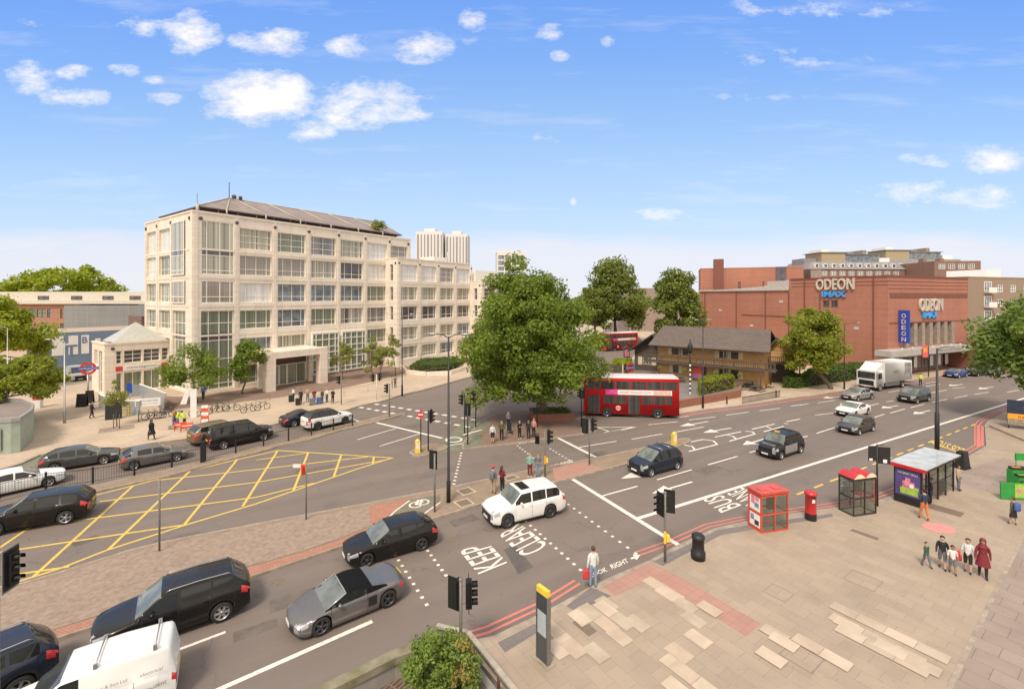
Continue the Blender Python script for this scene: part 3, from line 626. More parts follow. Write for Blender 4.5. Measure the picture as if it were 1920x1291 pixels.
# ================================================================ buildings
brickmat('stone_panel', (.885,.79,.665), (.84,.745,.62), (.70,.575,.47), 1.3, .96, .02, offset=0, dirt=.22, dscale=.25, rough=.8)
brickmat('portico_stone', (.90,.79,.66), (.86,.745,.62), (.66,.52,.42), .9, .7, .015, offset=0, dirt=.2, dscale=.5)
mat('dark_stud', (.10,.075,.07), .6)
mat('white_frame', (.88,.84,.74), .45, var=.08)
mat('metal_roof', (.27,.22,.195), .6, var=.18, scale=.5, fine=6); mat('roof_rib', (.5,.45,.36), .5)
mat('roof_gravel', (.36,.31,.26), .9, var=.2)
glassmat('glass_dark', (.12,.105,.10), col2=(.06,.055,.055)); glassmat('glass_curtain', (.52,.50,.38), stripes=2.2, col2=(.2,.19,.15)); glassmat('glass_blind', (.36,.31,.27), stripes=5, col2=(.24,.21,.18))
glassmat('glass_bright', (.82,.80,.76), stripes=1.2, col2=(.62,.6,.58)); glassmat('glass_green', (.25,.27,.19), stripes=3, col2=(.14,.16,.115)); glassmat('glass_sky', (.21,.25,.27), col2=(.1,.12,.13))  # glass_bright: white blind and pale reflection, both put into the pane colour
glassmat('spandrel', (.13,.10,.115)); mat('sign_red', (.62,.05,.05), .4); mat('sign_white', (.82,.8,.76), .5, var=.05); mat('sign_black', (.02,.02,.022), .4)
PANES = ['glass_dark','glass_curtain','glass_blind','glass_green','glass_sky','glass_curtain','glass_mixed','glass_mixed2','glass_bright','glass_mixed']
glassmat('glass_mixed', (.55,.52,.44), stripes=.8, col2=(.10,.09,.085)); glassmat('glass_mixed2', (.30,.27,.25), stripes=.6, col2=(.12,.13,.14))
dR = Vector((.582,.813,0)); dL = Vector((-.813,.582,0)); RZ = atan2(.813,.582)
CB = Vector((-41.4, 59.0, .1))
ob = thing('office_building', 'large cream stone office block of six storeys with sloping metal roof at the road junction', 'building', CB, RZ)
FR = (Vector((0,0,0)), Vector((1,0,0)), Vector((0,1,0)))            # long front: u = +x, inward = +y
FL = (Vector((0,18,0)), Vector((0,-1,0)), Vector((1,0,0)))          # left end: u = -y, inward = +x
rows = [(19.5,22.4),(15.8,18.6),(12.0,14.7),(8.2,10.85),(4.5,6.95),(.5,3.1)]
wb = MB(); holes = []; wins = []
BAY = 5.3; H1 = 23.8
def pick(seed): return PANES[random.Random(seed).randrange(len(PANES))]
for c in range(1, 7):
    a, b = c*BAY+.45, (c+1)*BAY-.45
    if c == 6: b = a+4.0
    for r, (z0, z1) in enumerate(rows):
        if c in (3, 4) and r in (4, 5): continue
        if c in (1, 2) and r == 5 and c == 2: continue
        if c == 6 and r >= 1: b = a+4.2
        holes.append((a, b, z0, z1)); wins.append((FR, a, b, z0, z1, .38, r, c))
holes.append((.95, 5.0, 15.7, 22.9)); holes.append((.95, 5.0, 11.9, 14.9)); holes.append((.95, 5.0, .25, 10.9))
for c in (3, 4): holes.append((c*BAY+.3, (c+1)*BAY-.3, .4, 6.9))
wall_holes(wb, FR, 37.0, 0, H1, holes, .4)
hl = []; 
def lx(t): return 18-t          # distance from corner -> u along FL frame
for r, (z0, z1) in enumerate(rows):
    if r < 5:
        hl.append((lx(17.2), lx(13.4), z0-(.3 if r == 0 else 0), z1)); hl.append((lx(12.1), lx(7.9), z0-(.3 if r == 0 else 0), z1))
hl.append((lx(12.1), lx(7.9), .4, 3.3)); hl.append((lx(17.2), lx(13.4), .3, 3.4))
hl.append((lx(6.9), lx(2.4), 15.7, 22.9)); hl.append((lx(6.9), lx(2.4), 11.9, 14.9)); hl.append((lx(6.9), lx(2.4), .3, 10.9))
wall_holes(wb, FL, 18.0, 0, H1, hl, .4)
wb.box((0,17.98,0),(37.0,18,H1), 0, 'fl'); wb.face(((37,0,0),(37,18,0),(37,18,H1),(37,0,H1)))
wb.face(((.0,0,H1),(37,0,H1),(37,18,H1),(0,18,H1)), 1)
# vertical pilasters and string courses stand 6 cm proud
for c in range(0, 8):
    x = min(c*BAY, 36.7) if c else .35
    fbox(wb, FR, x-.22, x+.22, 0, H1, -.07, -.004)
for z in (19.05, 15.3, 11.5, 7.6): fbox(wb, FR, .6, 36.9, z-.13, z+.13, -.05, -.002)
for t in (0.35, 7.4, 12.75, 17.65): fbox(wb, FL, lx(t)-.25, lx(t)+.25, 0, H1, -.07, -.004)
for z in (19.0, 15.3, 11.5, 7.6): fbox(wb, FL, .3, 17.3, z-.13, z+.13, -.05, -.002)
fbox(wb, FR, -.05, 37.05, H1-.02, H1+.25, -.1, .35); fbox(wb, FL, -.0, 17.6, H1-.015, H1+.24, -.1, .35)
wb.build('wall', ['stone_panel','roof_gravel'], ob)
# windows of the long front
spec = {0: ([.12,.5,.88],[.33,.66]), 1: ([.2,.52,.85],[.3]), 2: ([.2,.52,.85],[.3]), 3: ([.2,.52,.85],[.3]), 4: ([.2,.52,.85],[.3]), 5: ([.2,.52,.85],[.3])}
special = {(1,6):'glass_bright',(1,2):'glass_blind',(2,1):'glass_bright',(2,2):'glass_sky',(2,3):'glass_sky',(3,1):'glass_green',(3,2):'glass_sky',(3,3):'glass_green',(0,1):'glass_curtain',(2,4):'glass_sky'}
for (fr, a, b, z0, z1, d, r, c) in wins:
    xs, zs = spec[r]; window(ob, fr, a, b, z0, z1, d, xs, zs, 'white_frame', special.get((r, c)) or pick(r*17+c*3+2), .09)
for fr, a, b in ((FR, .95, 5.0), (FL, lx(6.9), lx(2.4))):
    window(ob, fr, a, b, 15.7, 22.9, -.12 if fr is FL else .12, [.17,.56,.87], [.08+.0,.36,.46], 'white_frame', 'glass_curtain', .12)
    window(ob, fr, a, b, 11.9, 14.9, .12 if fr is FR else -.1, [.17,.56,.87], [.28], 'white_frame', 'glass_blind', .12)
    window(ob, fr, a, b, .3, 10.9, .38, [.24,.56,.85], [.07,.38,.62,.69,.84], 'white_frame', 'glass_green', .12)
    sp_ = MB(); fbox(sp_, fr, a+.15, b-.15, 18.32, 19.1, (-.16 if fr is FL else .075), (-.135 if fr is FL else .098)); sp_.build('spandrel_panel', 'spandrel', ob)
    sp_ = MB(); fbox(sp_, fr, a+.15, b-.15, 7.0, 7.9, .335, .36); sp_.build('spandrel_panel', 'spandrel', ob)
for j, (a, b, c_, d_) in enumerate(hl[:12]):
    if j >= 10: window(ob, FL, a, b, c_, d_, .36, [.3,.65], [.25], 'white_frame', 'glass_dark', .09); continue
    window(ob, FL, a, b, c_, d_, .36, [.3,.65], [.3] if j > 1 else [], 'white_frame', 'glass_bright' if j < 3 else ['glass_green','glass_curtain','glass_sky','glass_green'][j % 4], .09)
pb_ = MB(); fbox(pb_, FL, lx(11.9), lx(8.2), 1.2, 2.9, .30, .335); mat('orange_poster', (.8,.33,.06), .6); o = pb_.build('poster', 'orange_poster', ob); o['label'] = 'orange poster in a ground floor window'
for c in (3, 4):      # projecting glazed bays
    a, b = c*BAY+.3, (c+1)*BAY-.3
    window(ob, FR, a, b, .4, 6.9, -.45, [.14,.38,.62,.86], [.12,.36,.52,.66,.84], 'white_frame', 'glass_green', .16, fd=.12, name='bay_window')
    m_ = MB(); fbox(m_, FR, a-.05, b+.05, 6.9, 7.05, -.6, .38); fbox(m_, FR, a, a+.1, .4, 6.9, -.43, .39); fbox(m_, FR, b-.1, b, .4, 6.9, -.43, .39); m_.build('bay_surround', 'white_frame', ob)
# studs under the parapet
for c in range(0, 8):
    x = min(c*BAY, 36.4) if c else .9
    st = MB(); st.lathe([(0,-.14),(.24,-.14),(.24,-.06),(.24,.0)], (x,0,H1-.75), 8, 0, 'y'); st.build('wall_stud', 'dark_stud', ob)
for t in (.9, 7.4, 12.75, 17.4): st = MB(); st.lathe([(0,-.14),(.24,-.14),(.24,0)], (0,t,H1-.75), 8, 0, 'x'); st.build('wall_stud', 'dark_stud', ob)
# sloping roof
E = 24.75; R_ = 27.6
rf = MB(); x0, x1, y0, y1 = .8, 35.4, .6, 15
r0, r1, ym = 7.2, 35.2, 6.6
for (q, m_) in (([(x0,y0,E),(x1,y0,E),(r1,ym,R_),(r0,ym,R_)],0),([(x0,y1,E),(x0,y0,E),(r0,ym,R_)],0),([(x1,y1,E),(x0,y1,E),(r0,ym,R_),(r1,ym,R_)],0),([(x1,y0,E),(x1,y1,E),(r1,ym,R_)],0)): rf.face(q, m_)
for (q) in ([(x0,y0,E-.16),(x1,y0,E-.16),(x1,y0,E-.002),(x0,y0,E-.002)],[(x0,y1,E-.16),(x0,y0,E-.16),(x0,y0,E-.002),(x0,y1,E-.002)],[(x0,y0,E-.16),(x0,y1,E-.16),(x1,y1,E-.16),(x1,y0,E-.16)]): rf.face(q, 1)
rf.box((x0+1.0,y0+1.0,H1+.02),(x1-.5,y1-1,E-.17), 1)
rf.build('roof', ['metal_roof','dark_stud'], ob)
rb = MB()
for k in range(1, 8):
    xa = k*BAY-1.0; xb = min(max(xa-.6, r0), r1); 
    if xa > x1: break
    ya = y0; yb = ym; rb.tube([(xa,ya-.05,E+.05),(xa-2.0 if xa-2.0 > r0 else r0,ym,R_+.05)], .11, 4); rb.tube([(xa,ya-.03,H1+.2),(xa,ya-.03,E+.1)], .12, 4)
rb.tube([(x0,y0,E+.05),(r0,ym,R_+.05)], .1, 4); rb.tube([(x0,y0+.1,H1),(x0,y0+.1,E+.25)], .22, 4); rb.tube([(r0,ym,R_+.04),(r1,ym,R_+.04)], .08, 4)
for k in range(1, 14): rb.tube([(x0+k*2.5,y0+.1,H1+.2),(x0+k*2.5,y0+.1,E-.1)], .03, 4)
rb.build('roof_rib', 'roof_rib', ob)
an = MB(); an.tube([(r0-.1,ym,R_),(r0-.1,ym,R_+2.4)], .06, 5); an.tube([(x0,.8,E),(x0,.8,E+1.7)], .03, 4); an.ball((r0+.5,ym-.2,R_+.3), .35, 8); an.ball((r0+1.4,ym-.2,R_+.3), .3, 8); an.build('aerial', 'dark_stud', ob)
# entrance portico: two piers, beam, flat slab back to the wall, glazed doors
po = MB()
po.box((6.4,-6.2,0),(7.6,-5.0,5.3)); po.box((14.1,-6.2,0),(15.3,-5.0,5.3)); po.box((7.6,-6.15,4.35),(14.1,-5.05,5.28)); po.box((6.45,-4.99,4.9),(15.25,-.08,5.2)); po.box((14.2,-3.0,0),(14.8,-2.4,4.88)); po.box((6.9,-3.0,0),(7.5,-2.4,4.88))
po.build('portico', 'portico_stone', ob)
dr = MB(); fbox(dr, FR, 8.6, 14.0, 3.0, 4.85, -2.55, -2.45, 0); dr.build('fascia', 'dark_stud', ob)
mat('lobby_red', (.38,.06,.07), .5); t_ = MB(); put_text(t_, 'hampshire', (9.4,-2.56,3.35), (3.6,0,0), (0,0,.5), 0); t_.build('fascia_lettering', 'lobby_red', ob)
for (a, b) in ((7.6,9.9),(9.95,11.1),(11.15,13.95)): window(ob, FR, a, b, .02, 2.95, -2.4, [.5] if b-a > 2 else [], [], 'white_frame', 'glass_green', .09, name='entrance_door' if b-a < 2 else 'entrance_window')
# planting on the roof is added with the trees
# second and third wing: each stands 3.2 m forward
def wing(org, L, H, rowz, ncol, colw, label, left_d=3.2, studs=True):
    w = thing('office_wing', label, 'building', org, RZ)
    mb = MB(); hs = []; 
    for c in range(ncol):
        for (z0, z1) in rowz: hs.append((.85+c*5.0, .85+c*5.0+colw, z0, z1))
    wall_holes(mb, FR, L, 0, H, hs, .4)
    F2 = (Vector((0,left_d+2,0)), Vector((0,-1,0)), Vector((1,0,0))); h2 = [(3.1, 3.95, z0, z1) for (z0, z1) in rowz]
    wall_holes(mb, F2, left_d+2, 0, H, h2, .3)
    mb.box((0,left_d+2.01,0),(L,16,H-.002), 0, 'f'); mb.face(((0,0,H-.001),(L,0,H-.001),(L,left_d+2.02,H-.001),(0,left_d+2.02,H-.001)), 1); mb.face(((L,0,0),(L,left_d+2.02,0),(L,left_d+2.02,H),(L,0,H)))
    for c in range(ncol+1): fbox(mb, FR, .35+c*5.0-.16, .35+c*5.0+.16, 0, H-.02, -.06, -.003)
    for z in (15.2, 11.4, 7.7, 4.1):
        if z < H-1: fbox(mb, FR, .55, L-.1, z-.12, z+.12, -.045, -.002)
    fbox(mb, FR, -.06, L, H-.01, H+.22, -.08, .4); fbox(mb, F2, .0, left_d+1.6, H-.012, H+.215, -.08, .4)
    mb.build('wall', ['stone_panel','roof_gravel'], w)
    for i, (a, b, z0, z1) in enumerate(hs):
        r = i % len(rowz); c = i//len(rowz); 
        pm = pick(i*7+31)
        if H > 18: pm = [['glass_bright','glass_curtain','glass_dark','glass_curtain','glass_curtain'],['glass_bright','glass_curtain','glass_dark','glass_curtain','glass_curtain'],['glass_blind','glass_curtain','glass_dark','glass_curtain','glass_sky'],['glass_bright','glass_blind','glass_dark','glass_sky','glass_curtain']][c][r]
        window(w, FR, a, b, z0, z1, .36, [.14,.5,.86], [.3] if r else [.35,.68], 'white_frame', pm, .1)
    for (a, b, z0, z1) in h2: window(w, F2, a, b, z0, z1, .28, [], [.5], 'white_frame', 'glass_dark', .07)
    for c in range(ncol+1): s_ = MB(); s_.lathe([(0,-.12),(.2,-.12),(.2,0)], (.35+c*5.0,0,H-.8), 8, 0, 'y'); s_.build('wall_stud', 'dark_stud', w)
    s_ = MB(); s_.lathe([(0,-.12),(.2,-.12),(.2,0)], (0,.5,H-.8), 8, 0, 'x'); s_.build('wall_stud', 'dark_stud', w)
    return w
C2 = Vector((-20.7,82.3,.1)); C3 = C2+dR*19.9-dL*3.3
w2 = wing(C2, 19.85, 19.7, [(15.7,18.7),(12.1,14.6),(8.5,11.0),(4.8,7.2),(1.4,3.6)], 4, 3.95, 'middle cream stone wing of five storeys stepping forward beside the large office block')
w3 = wing(C3, 21, 16.0, [(12.1,14.6),(8.5,11.0),(4.8,7.2),(1.4,3.6)], 4, 3.95, 'lowest cream stone wing half hidden behind the big round tree')
tk = MB(); tk.box((13,4,19.75),(17,8,21.2)); tk.tube([(15,3.5,19.7),(15,3.5,22)], .06, 4); tk.tube([(16.6,3.5,19.7),(16.6,3.5,22.4)], .06, 4); tk.build('rooftop_plant', 'white_frame', w2)
m_ = MB(); m_.box((1.5,3,16.02),(9,9,18.6)); m_.box((10,4,16.02),(15,9,17.6)); m_.build('rooftop_room', 'white_frame', w3)
# plain box building helper: things far away with real window openings
def block(name, label, cat, loc, rz, W_, D_, H_, wm, rm, hs=(), frame='white_frame', panes=('glass_dark',), depth=.2, xs=(.5,), zs=(.5,), side=(), parapet=0., t=.08, wname='window'):
    b = thing(name, label, cat, loc, rz); mb = MB()
    wall_holes(mb, FR, W_, 0, H_, list(hs), depth)
    FS = (Vector((0,D_,0)), Vector((0,-1,0)), Vector((1,0,0))); wall_holes(mb, FS, D_, 0, H_, list(side), depth)
    mb.face(((W_,0,0),(W_,D_,0),(W_,D_,H_),(W_,0,H_))); mb.face(((W_,D_,0),(0,D_,0),(0,D_,H_),(W_,D_,H_)))
    mb.face(((0,0,H_),(W_,0,H_),(W_,D_,H_),(0,D_,H_)), 1)
    if parapet:
        for (a, c) in (((-.05,-.05),(W_+.05,.25)),((-.05,D_-.25),(W_+.05,D_+.05)),((-.05,.25),(.25,D_-.25)),((W_-.25,.25),(W_+.05,D_-.25))): mb.box((*a, H_-.01), (*c, H_+parapet), 0)
    mb.build('wall', [wm, rm], b)
    for i, (a, c, z0, z1) in enumerate(hs): window(b, FR, a, c, z0, z1, depth-.02, list(xs), list(zs), frame, panes[i % len(panes)], t, wname)
    for i, (a, c, z0, z1) in enumerate(side): window(b, FS, a, c, z0, z1, depth-.02, list(xs), list(zs), frame, panes[i % len(panes)], t, wname)
    return b
# ------------------------------------------------ pale residential towers far behind
mat('tower_white', (.70,.675,.65), .8, var=.06); mat('tower_strip', (.30,.27,.27), .7); mat('tower_glass', (.27,.33,.38), .3, var=.1); mat('grey_cladding', (.33,.34,.33), .6, var=.1)
def stripe_tower(loc, W_, D_, H_, label, n):
    b = thing('tower_block', label, 'building', loc, 0); mb = MB(); mb.box((0,0,0),(W_,D_,H_)); 
    for k in range(n):
        x = (k+.5)*W_/n; 
    mb.box((W_*.3,2,H_+.01),(W_*.7,D_-2,H_+3)); mb.build('wall', 'tower_white', b)
    for k in range(n):
        x = (k+.62)*W_/n; w_ = W_/n*(.26 if k % 3 else .42); m2 = MB(); m2.box((x-w_/2,-.4,0),(x+w_/2,-.01,H_-2.5)); m2.build('window_strip', 'tower_strip', b)
    return b
stripe_tower((-84.5,400,0), 23.5, 22, 70.5, 'left one of the two pale striped residential towers far behind the offices', 8)
stripe_tower((-59.5,405,0), 20, 22, 69, 'right one of the two pale striped residential towers far behind the offices', 7)
gb = block('glass_tower', 'small blue glass and grey tower far behind the round tree', 'building', (-9.6,300,0), .12, 19, 16, 41.8, 'tower_white', 'grey_cladding', [(x, x+4.0, z, z+2.9) for x in (.5,5.0,9.6,14.2) for z in (26.5,30.2,33.9,37.6)], 'tower_white', ('glass_sky',), parapet=1.5)
# ------------------------------------------------ station entrance pavilion
mat('pyramid_roof', (.48,.48,.42), .4, var=.1, scale=2)
PV = P(196, 741, .12)
pav = thing('station_entrance', 'cream stone station entrance pavilion with small glass pyramid roof', 'station', PV, RZ-.02)
pw = MB()
hs = [(1.15,1.75,3.9,5.6),(1.95,3.9,3.9,5.6),(4.05,5.9,3.9,5.6),(6.1,6.9,3.9,5.6),(1.15,1.75,.05,2.7),(1.95,3.9,.05,2.7),(4.05,5.9,.05,2.7),(6.1,6.9,.05,2.7)]
wall_holes(pw, FR, 8.0, 0, 6.5, hs, .3)
FS6 = (Vector((0,6.5,0)), Vector((0,-1,0)), Vector((1,0,0))); hsl = [(1.2,2.9,3.6,5.6),(3.6,5.3,.05,5.6)]
wall_holes(pw, FS6, 6.5, 0, 6.5, hsl, .3)
pw.box((8.0,0,0),(8.02,6.5,6.5)); pw.face(((0,6.5,0),(8,6.5,0),(8,6.5,6.5),(0,6.5,6.5))); pw.face(((0,0,6.45),(8,0,6.45),(8,6.5,6.45),(0,6.5,6.45)))
fbox(pw, FR, -.1, 8.1, 6.5, 6.7, -.1, .3); fbox(pw, FS6, 0, 6.2, 6.5, 6.69, -.1, .3)
pw.build('wall', 'portico_stone', pav)
for (a, b, z0, z1) in hs: window(pav, FR, a, b, z0, z1, .28, [.5] if b-a > 1 else [], [.33,.66] if z0 > 2 else [], 'white_frame', 'glass_dark' if z0 > 2 else 'glass_green', .09)
for (a, b, z0, z1) in hsl: window(pav, FS6, a, b, z0, z1, .28, [.5], [.25,.5,.75], 'white_frame', 'glass_dark', .07)
sb_ = MB(); fbox(sb_, FR, 1.1, 1.8, 2.95, 3.55, -.06, -.004, 0); fbox(sb_, FR, 6.05, 6.95, 2.95, 3.55, -.06, -.004, 0); fbox(sb_, FR, 1.85, 6.0, 2.95, 3.5, -.05, -.004, 1); put_text(sb_, 'newsagents', (2.3,-.055,3.08), (3.2,0,0), (0,0,.32), 2); sb_.build('shop_fascia', ['sign_red','sign_white','dark_stud'], pav)
pr = MB(); a_, b_, h_ = 1.0, 7.0, 9.2
for q in (((a_,.5,6.7),(b_,.5,6.7),(4,3.3,h_)),((b_,.5,6.7),(b_,6.1,6.7),(4,3.3,h_)),((b_,6.1,6.7),(a_,6.1,6.7),(4,3.3,h_)),((a_,6.1,6.7),(a_,.5,6.7),(4,3.3,h_))): pr.face(q)
pr.build('pyramid_roof', 'pyramid_roof', pav)
sd_ = MB(); sd_.lathe([(0,-.1),(.2,-.1),(.2,0)], (.8,0,5.95), 10, 0, 'y'); sd_.build('wall_stud', 'dark_stud', pav)
# ------------------------------------------------ blue theatre building with timber side
mat('blue_render', (.17,.235,.34), .7, var=.08, scale=.6); brickmat('dark_timber', (.19,.14,.11), (.13,.095,.08), (.06,.04,.035), .5, 30, .04, offset=0, dirt=.2); mat('tan_roof', (.45,.34,.25), .9, var=.1)
TH = P(81, 704, 0); thx = TH
hb = thing('theatre_building', 'blue rendered theatre building with dark timber side wall and large white letters', 'building', TH, RZ)
mb = MB(); L_ = 24
HT = 6.9
hs = [(8.5,10.0,.4,6.0)]
wall_holes(mb, FR, L_, 0, HT, hs, .25, 0); mb.face(((L_,0,0),(L_,14,0),(L_,14,HT),(L_,0,HT)), 0); mb.face(((0,0,HT),(L_,0,HT),(L_,14,HT),(0,14,HT)), 2)
FT = (Vector((0,14,0)), Vector((0,-1,0)), Vector((1,0,0))); wall_holes(mb, FT, 14, 0, HT-.2, [(6.5,11.5,.1,3.6)], .3, 1); fbox(mb, FT, -.3, 14, HT-.19, HT+.1, -.35, .2, 2)
mb.face(((L_,14,0),(0,14,0),(0,14,HT),(L_,14,HT)), 1)
mb.build('wall', ['blue_render','dark_timber','tan_roof'], hb)
window(hb, FR, 8.5, 10.0, .4, 6.0, .22, [.5], [.3,.55,.78], 'dark_stud', 'glass_curtain', .12)
window(hb, FT, 6.5, 11.5, .1, 3.6, .25, [.3,.6], [.7], 'dark_stud', 'glass_dark', .1)
lt = MB(); 
for (a, b, z0, z1) in ((1.0,2.4,3.1,6.3),(3.0,4.2,3.1,6.3),(4.6,5.6,3.1,6.3),(6.4,7.1,3.2,5.6)): fbox(lt, FR, a, b, z0, z1, -.03, -.005)
fbox(lt, FR, 2.4, 3.0, 4.4, 5.0, -.03, -.005); o = lt.build('sign_lettering', 'sign_white', hb)
tb = MB(); put_text(tb, 'T', (2.6,-.06,3.05), (1.5,0,0), (0,0,1.7), 0, .03); put_text(tb, 'B', (4.7,-.06,4.9), (.7,0,0), (0,0,1.1), 0, .03); tb.build('sign_lettering', 'blue_render', hb)
rp = MB(); rp.box((14,4,HT+.01),(26,12,HT+2.2)); rp.build('roof_plant_room', 'spandrel', hb)
# ------------------------------------------------ brick school behind, long pale roof
brickmat('orange_brick', (.44,.21,.125), (.38,.18,.11), (.34,.22,.16), .22, .075, .01, dirt=.15); mat('cream_panel', (.6,.55,.46), .7, var=.08); brickmat('zinc_cladding', (.27,.275,.265), (.24,.245,.24), (.18,.18,.18), .5, 40, .03, offset=0, dirt=.1)
SX = (30-960)/853.3*108
sc_ = block('school_building', 'long orange brick building with cream upper storey behind the blue theatre', 'building', (SX-45,108,0), 0, 62.5, 14, 11.2, 'orange_brick', 'cream_panel', [(x, x+w_, z0, z1) for (x, w_, z0, z1) in ((47.5,2.2,8.0,10),(49.9,2.3,8.0,10),(52.4,.8,8.0,10),(55.5,.6,7.8,10),(47,1.6,5.2,6.6),(51,1.6,5.2,6.6),(55.5,.9,5,6.6))], 'dark_stud', ('glass_sky','glass_green'))
m_ = MB(); m_.box((-1,-.8,11.21),(92,14,11.9)); m_.box((0,1.2,11.91),(92,13,14.1)); m_.build('upper_storey', 'cream_panel', sc_)
for k in (49, 57, 64.5, 71, 77): window(sc_, FR, k, k+2.6, 12.2, 13.1, 1.18, [.5], [], 'dark_stud', 'glass_dark', .1)
block('zinc_hall', 'grey ribbed metal clad hall behind the station pavilion', 'building', ((128-960)/853.3*105,104,0), 0, 40, 10, 10.9, 'zinc_cladding', 'metal_roof')
mat('copper_green', (.22,.42,.33), .6, var=.12)
block('copper_roofed_block', 'low block with pale green copper roof at the far left edge', 'building', ((-40-960)/853.3*150,150,0), 0, 13, 20, 14.5, 'copper_green', 'copper_green', parapet=.4)
# ------------------------------------------------ cinema
brickmat('red_brick', (.49,.205,.135), (.44,.18,.115), (.37,.18,.125), .45, .15, .012, dirt=.25, dscale=.16); mat('brick_dark_band', (.22,.085,.06), .85, var=.15); mat('lead_flashing', (.52,.47,.43), .7, var=.15); mat('stone_pier', (.33,.26,.21), .8, var=.2, scale=1.5); mat('canopy_grey', (.45,.42,.38), .6, var=.1, scale=1)
RZa = radians(24); aR = Vector((cos(RZa), sin(RZa), 0))
CO = Vector((60.3,73.0,.1))
ci = thing('cinema', 'red brick cinema with stone piers over a grey entrance canopy and block lettering', 'cinema', CO, RZa)
FS = (Vector((0,41,0)), Vector((0,-1,0)), Vector((1,0,0)))      # side wall, u towards the corner
cw = MB(); TOP = 16.1; WF = 25.4
wall_holes(cw, FR, WF, 0, TOP, [(4.3,20.2,4.5,8.4),(1.2,24.2,.05,3.3)], 1.3, 0, 0)
wall_holes(cw, FS, 41, 0, TOP, [(30.9,32.0,10.9,12.1),(32.3,33.4,10.9,12.1)], .25, 0, 0, x0=24.6)
wall_holes(cw, FS, 24.6, 0, 14.0, [], .2, 0, 0, x0=2.5)
cw.face(((WF,0,0),(WF,41,0),(WF,41,TOP),(WF,0,TOP))); cw.face(((0,0,TOP),(WF,0,TOP),(WF,16.4,TOP),(0,16.4,TOP)), 3); cw.face(((0,16.4,14),(WF,16.4,14),(WF,16.4,TOP),(0,16.4,TOP)), 3); cw.face(((0,16.4,14),(WF,16.4,14),(WF,41,14),(0,41,14)), 3)
for z in (15.9,15.3,14.7,14.1): fbox(cw, FR, 0, WF, z-.05, z+.05, -.04, -.003, 1); 
for z in (15.9,15.3,14.7): fbox(cw, FS, 25, 41, z-.05, z+.05, -.04, -.003, 1)
fbox(cw, FR, .5, 25.0, 12.65, 13.4, -.10, -.003, 1); fbox(cw, FR, .3, 25.2, 8.42, 8.6, -.06, -.003, 1)
for zz in (2.2,3.0): fbox(cw, FR, 0, 4.4, zz, zz+.12, -.05, -.003, 1)
fbox(cw, FS, 24.4, 24.6, .5, 14, -.12, -.003, 1); fbox(cw, FS, 30.3, 30.45, 8.5, 13.5, -.12, -.003, 1); fbox(cw, FS, 14.0, 24.2, 8.9, 9.05, -.1, -.002, 1)
cw.build('wall', ['red_brick','brick_dark_band','brick_dark_band','lead_flashing'], ci)
fl_ = MB(); fl_.face([FS[0]+Vector((-.02,-u,z)) for u, z in ((3,14.0),(20,14.0),(24.5,14.0),(24.5,16.1),(22,15.6),(19,14.9),(12,14.5),(3,14.25))]); 
fl_.box((-.3,16.5,14.02),(.5,38.5,14.4)); fl_.box((0.0,16.5,14.05),(1.5,21,15.9)); fl_.build('flashing', 'lead_flashing', ci)
pi_ = MB()
for k in range(7):
    x = 5.6+k*2.4; pi_.box((x-.5,-.05,4.5),(x+.5,1.2,8.38), 0); pi_.box((x+.51,.5,4.5),(x+.7,1.25,8.38), 1)
pi_.build('pier', ['stone_pier','brick_dark_band'], ci)
gl = MB(); gl.face(((4.3,1.28,4.5),(20.2,1.28,4.5),(20.2,1.28,8.4),(4.3,1.28,8.4))); gl.build('foyer_glazing', 'glass_dark', ci)
cn = MB(); cn.box((-3.6,-2.3,3.5),(21.6,-.01,4.4)); cn.box((-3.2,-2.0,3.3),(21.2,-.01,3.49)); cn.build('canopy', 'canopy_grey', ci)
t_ = MB(); put_text(t_, 'COMING SOON NOW SHOWING', (9,-2.33,3.7), (8,0,0), (0,0,.45), 0); t_.build('canopy_lettering', 'stone_pier', ci)
for k in range(9): window(ci, FR, 1.3+k*2.54, 1.3+k*2.54+2.4, .08, 3.25, 1.2, [.5], [], 'stone_pier', 'glass_dark' if k % 3 else 'glass_blind', .18, name='entrance_door')
for k in (3,5,6,7): ps = MB(); fbox(ps, FR, 1.9+k*2.54, 2.9+k*2.54, .7, 2.5, .9, .95); ps.build('film_poster', 'sign_white', ci)
mat('sign_grey', (.62,.55,.47), .5); mat('sign_side', (.12,.1,.1), .5); mat('sign_blue', (.05,.38,.85), .4); mat('banner_blue', (.025,.07,.42), .5)
def sign3d(parent, fr, x0, x1, z0, z1, body, m, out=-.35, th=.3, bold=.03, name='sign_lettering'):
    o, u, n = Vector(fr[0]), Vector(fr[1]), Vector(fr[2]); k = MB(); put_text(k, body, o+u*x0+Vector((0,0,z0))+n*(out+th), u*(x1-x0), Vector((0,0,z1-z0)), 0, bold, th); return k.build(name, m, parent)
sign3d(ci, FS, 29.8, 36.2, 14.0, 16.0, 'ODEON', 'sign_grey', bold=.02); sign3d(ci, FS, 30.9, 34.8, 12.75, 13.75, 'IMAX', 'sign_blue')
sign3d(ci, FR, 8.75, 16.0, 10.35, 12.5, 'ODEON', 'sign_grey', bold=.01); sign3d(ci, FR, 9.9, 14.3, 9.2, 10.15, 'IMAX', 'sign_blue')
for a in (30.9, 32.3): window(ci, FS, a, a+1.1, 10.9, 12.1, .2, [], [.5], 'dark_stud', 'glass_dark', .08)
bs = MB(); bs.box((2.9,-1.5,5.3),(3.2,-.05,10.6))
for k, ch in enumerate('ODEON'): put_text(bs, ch, (2.88,-.45,9.35-k*.95), (0,-.62,0), (0,0,.7), 1, .02)
bs.build('vertical_sign', ['banner_blue','sign_grey'], ci)
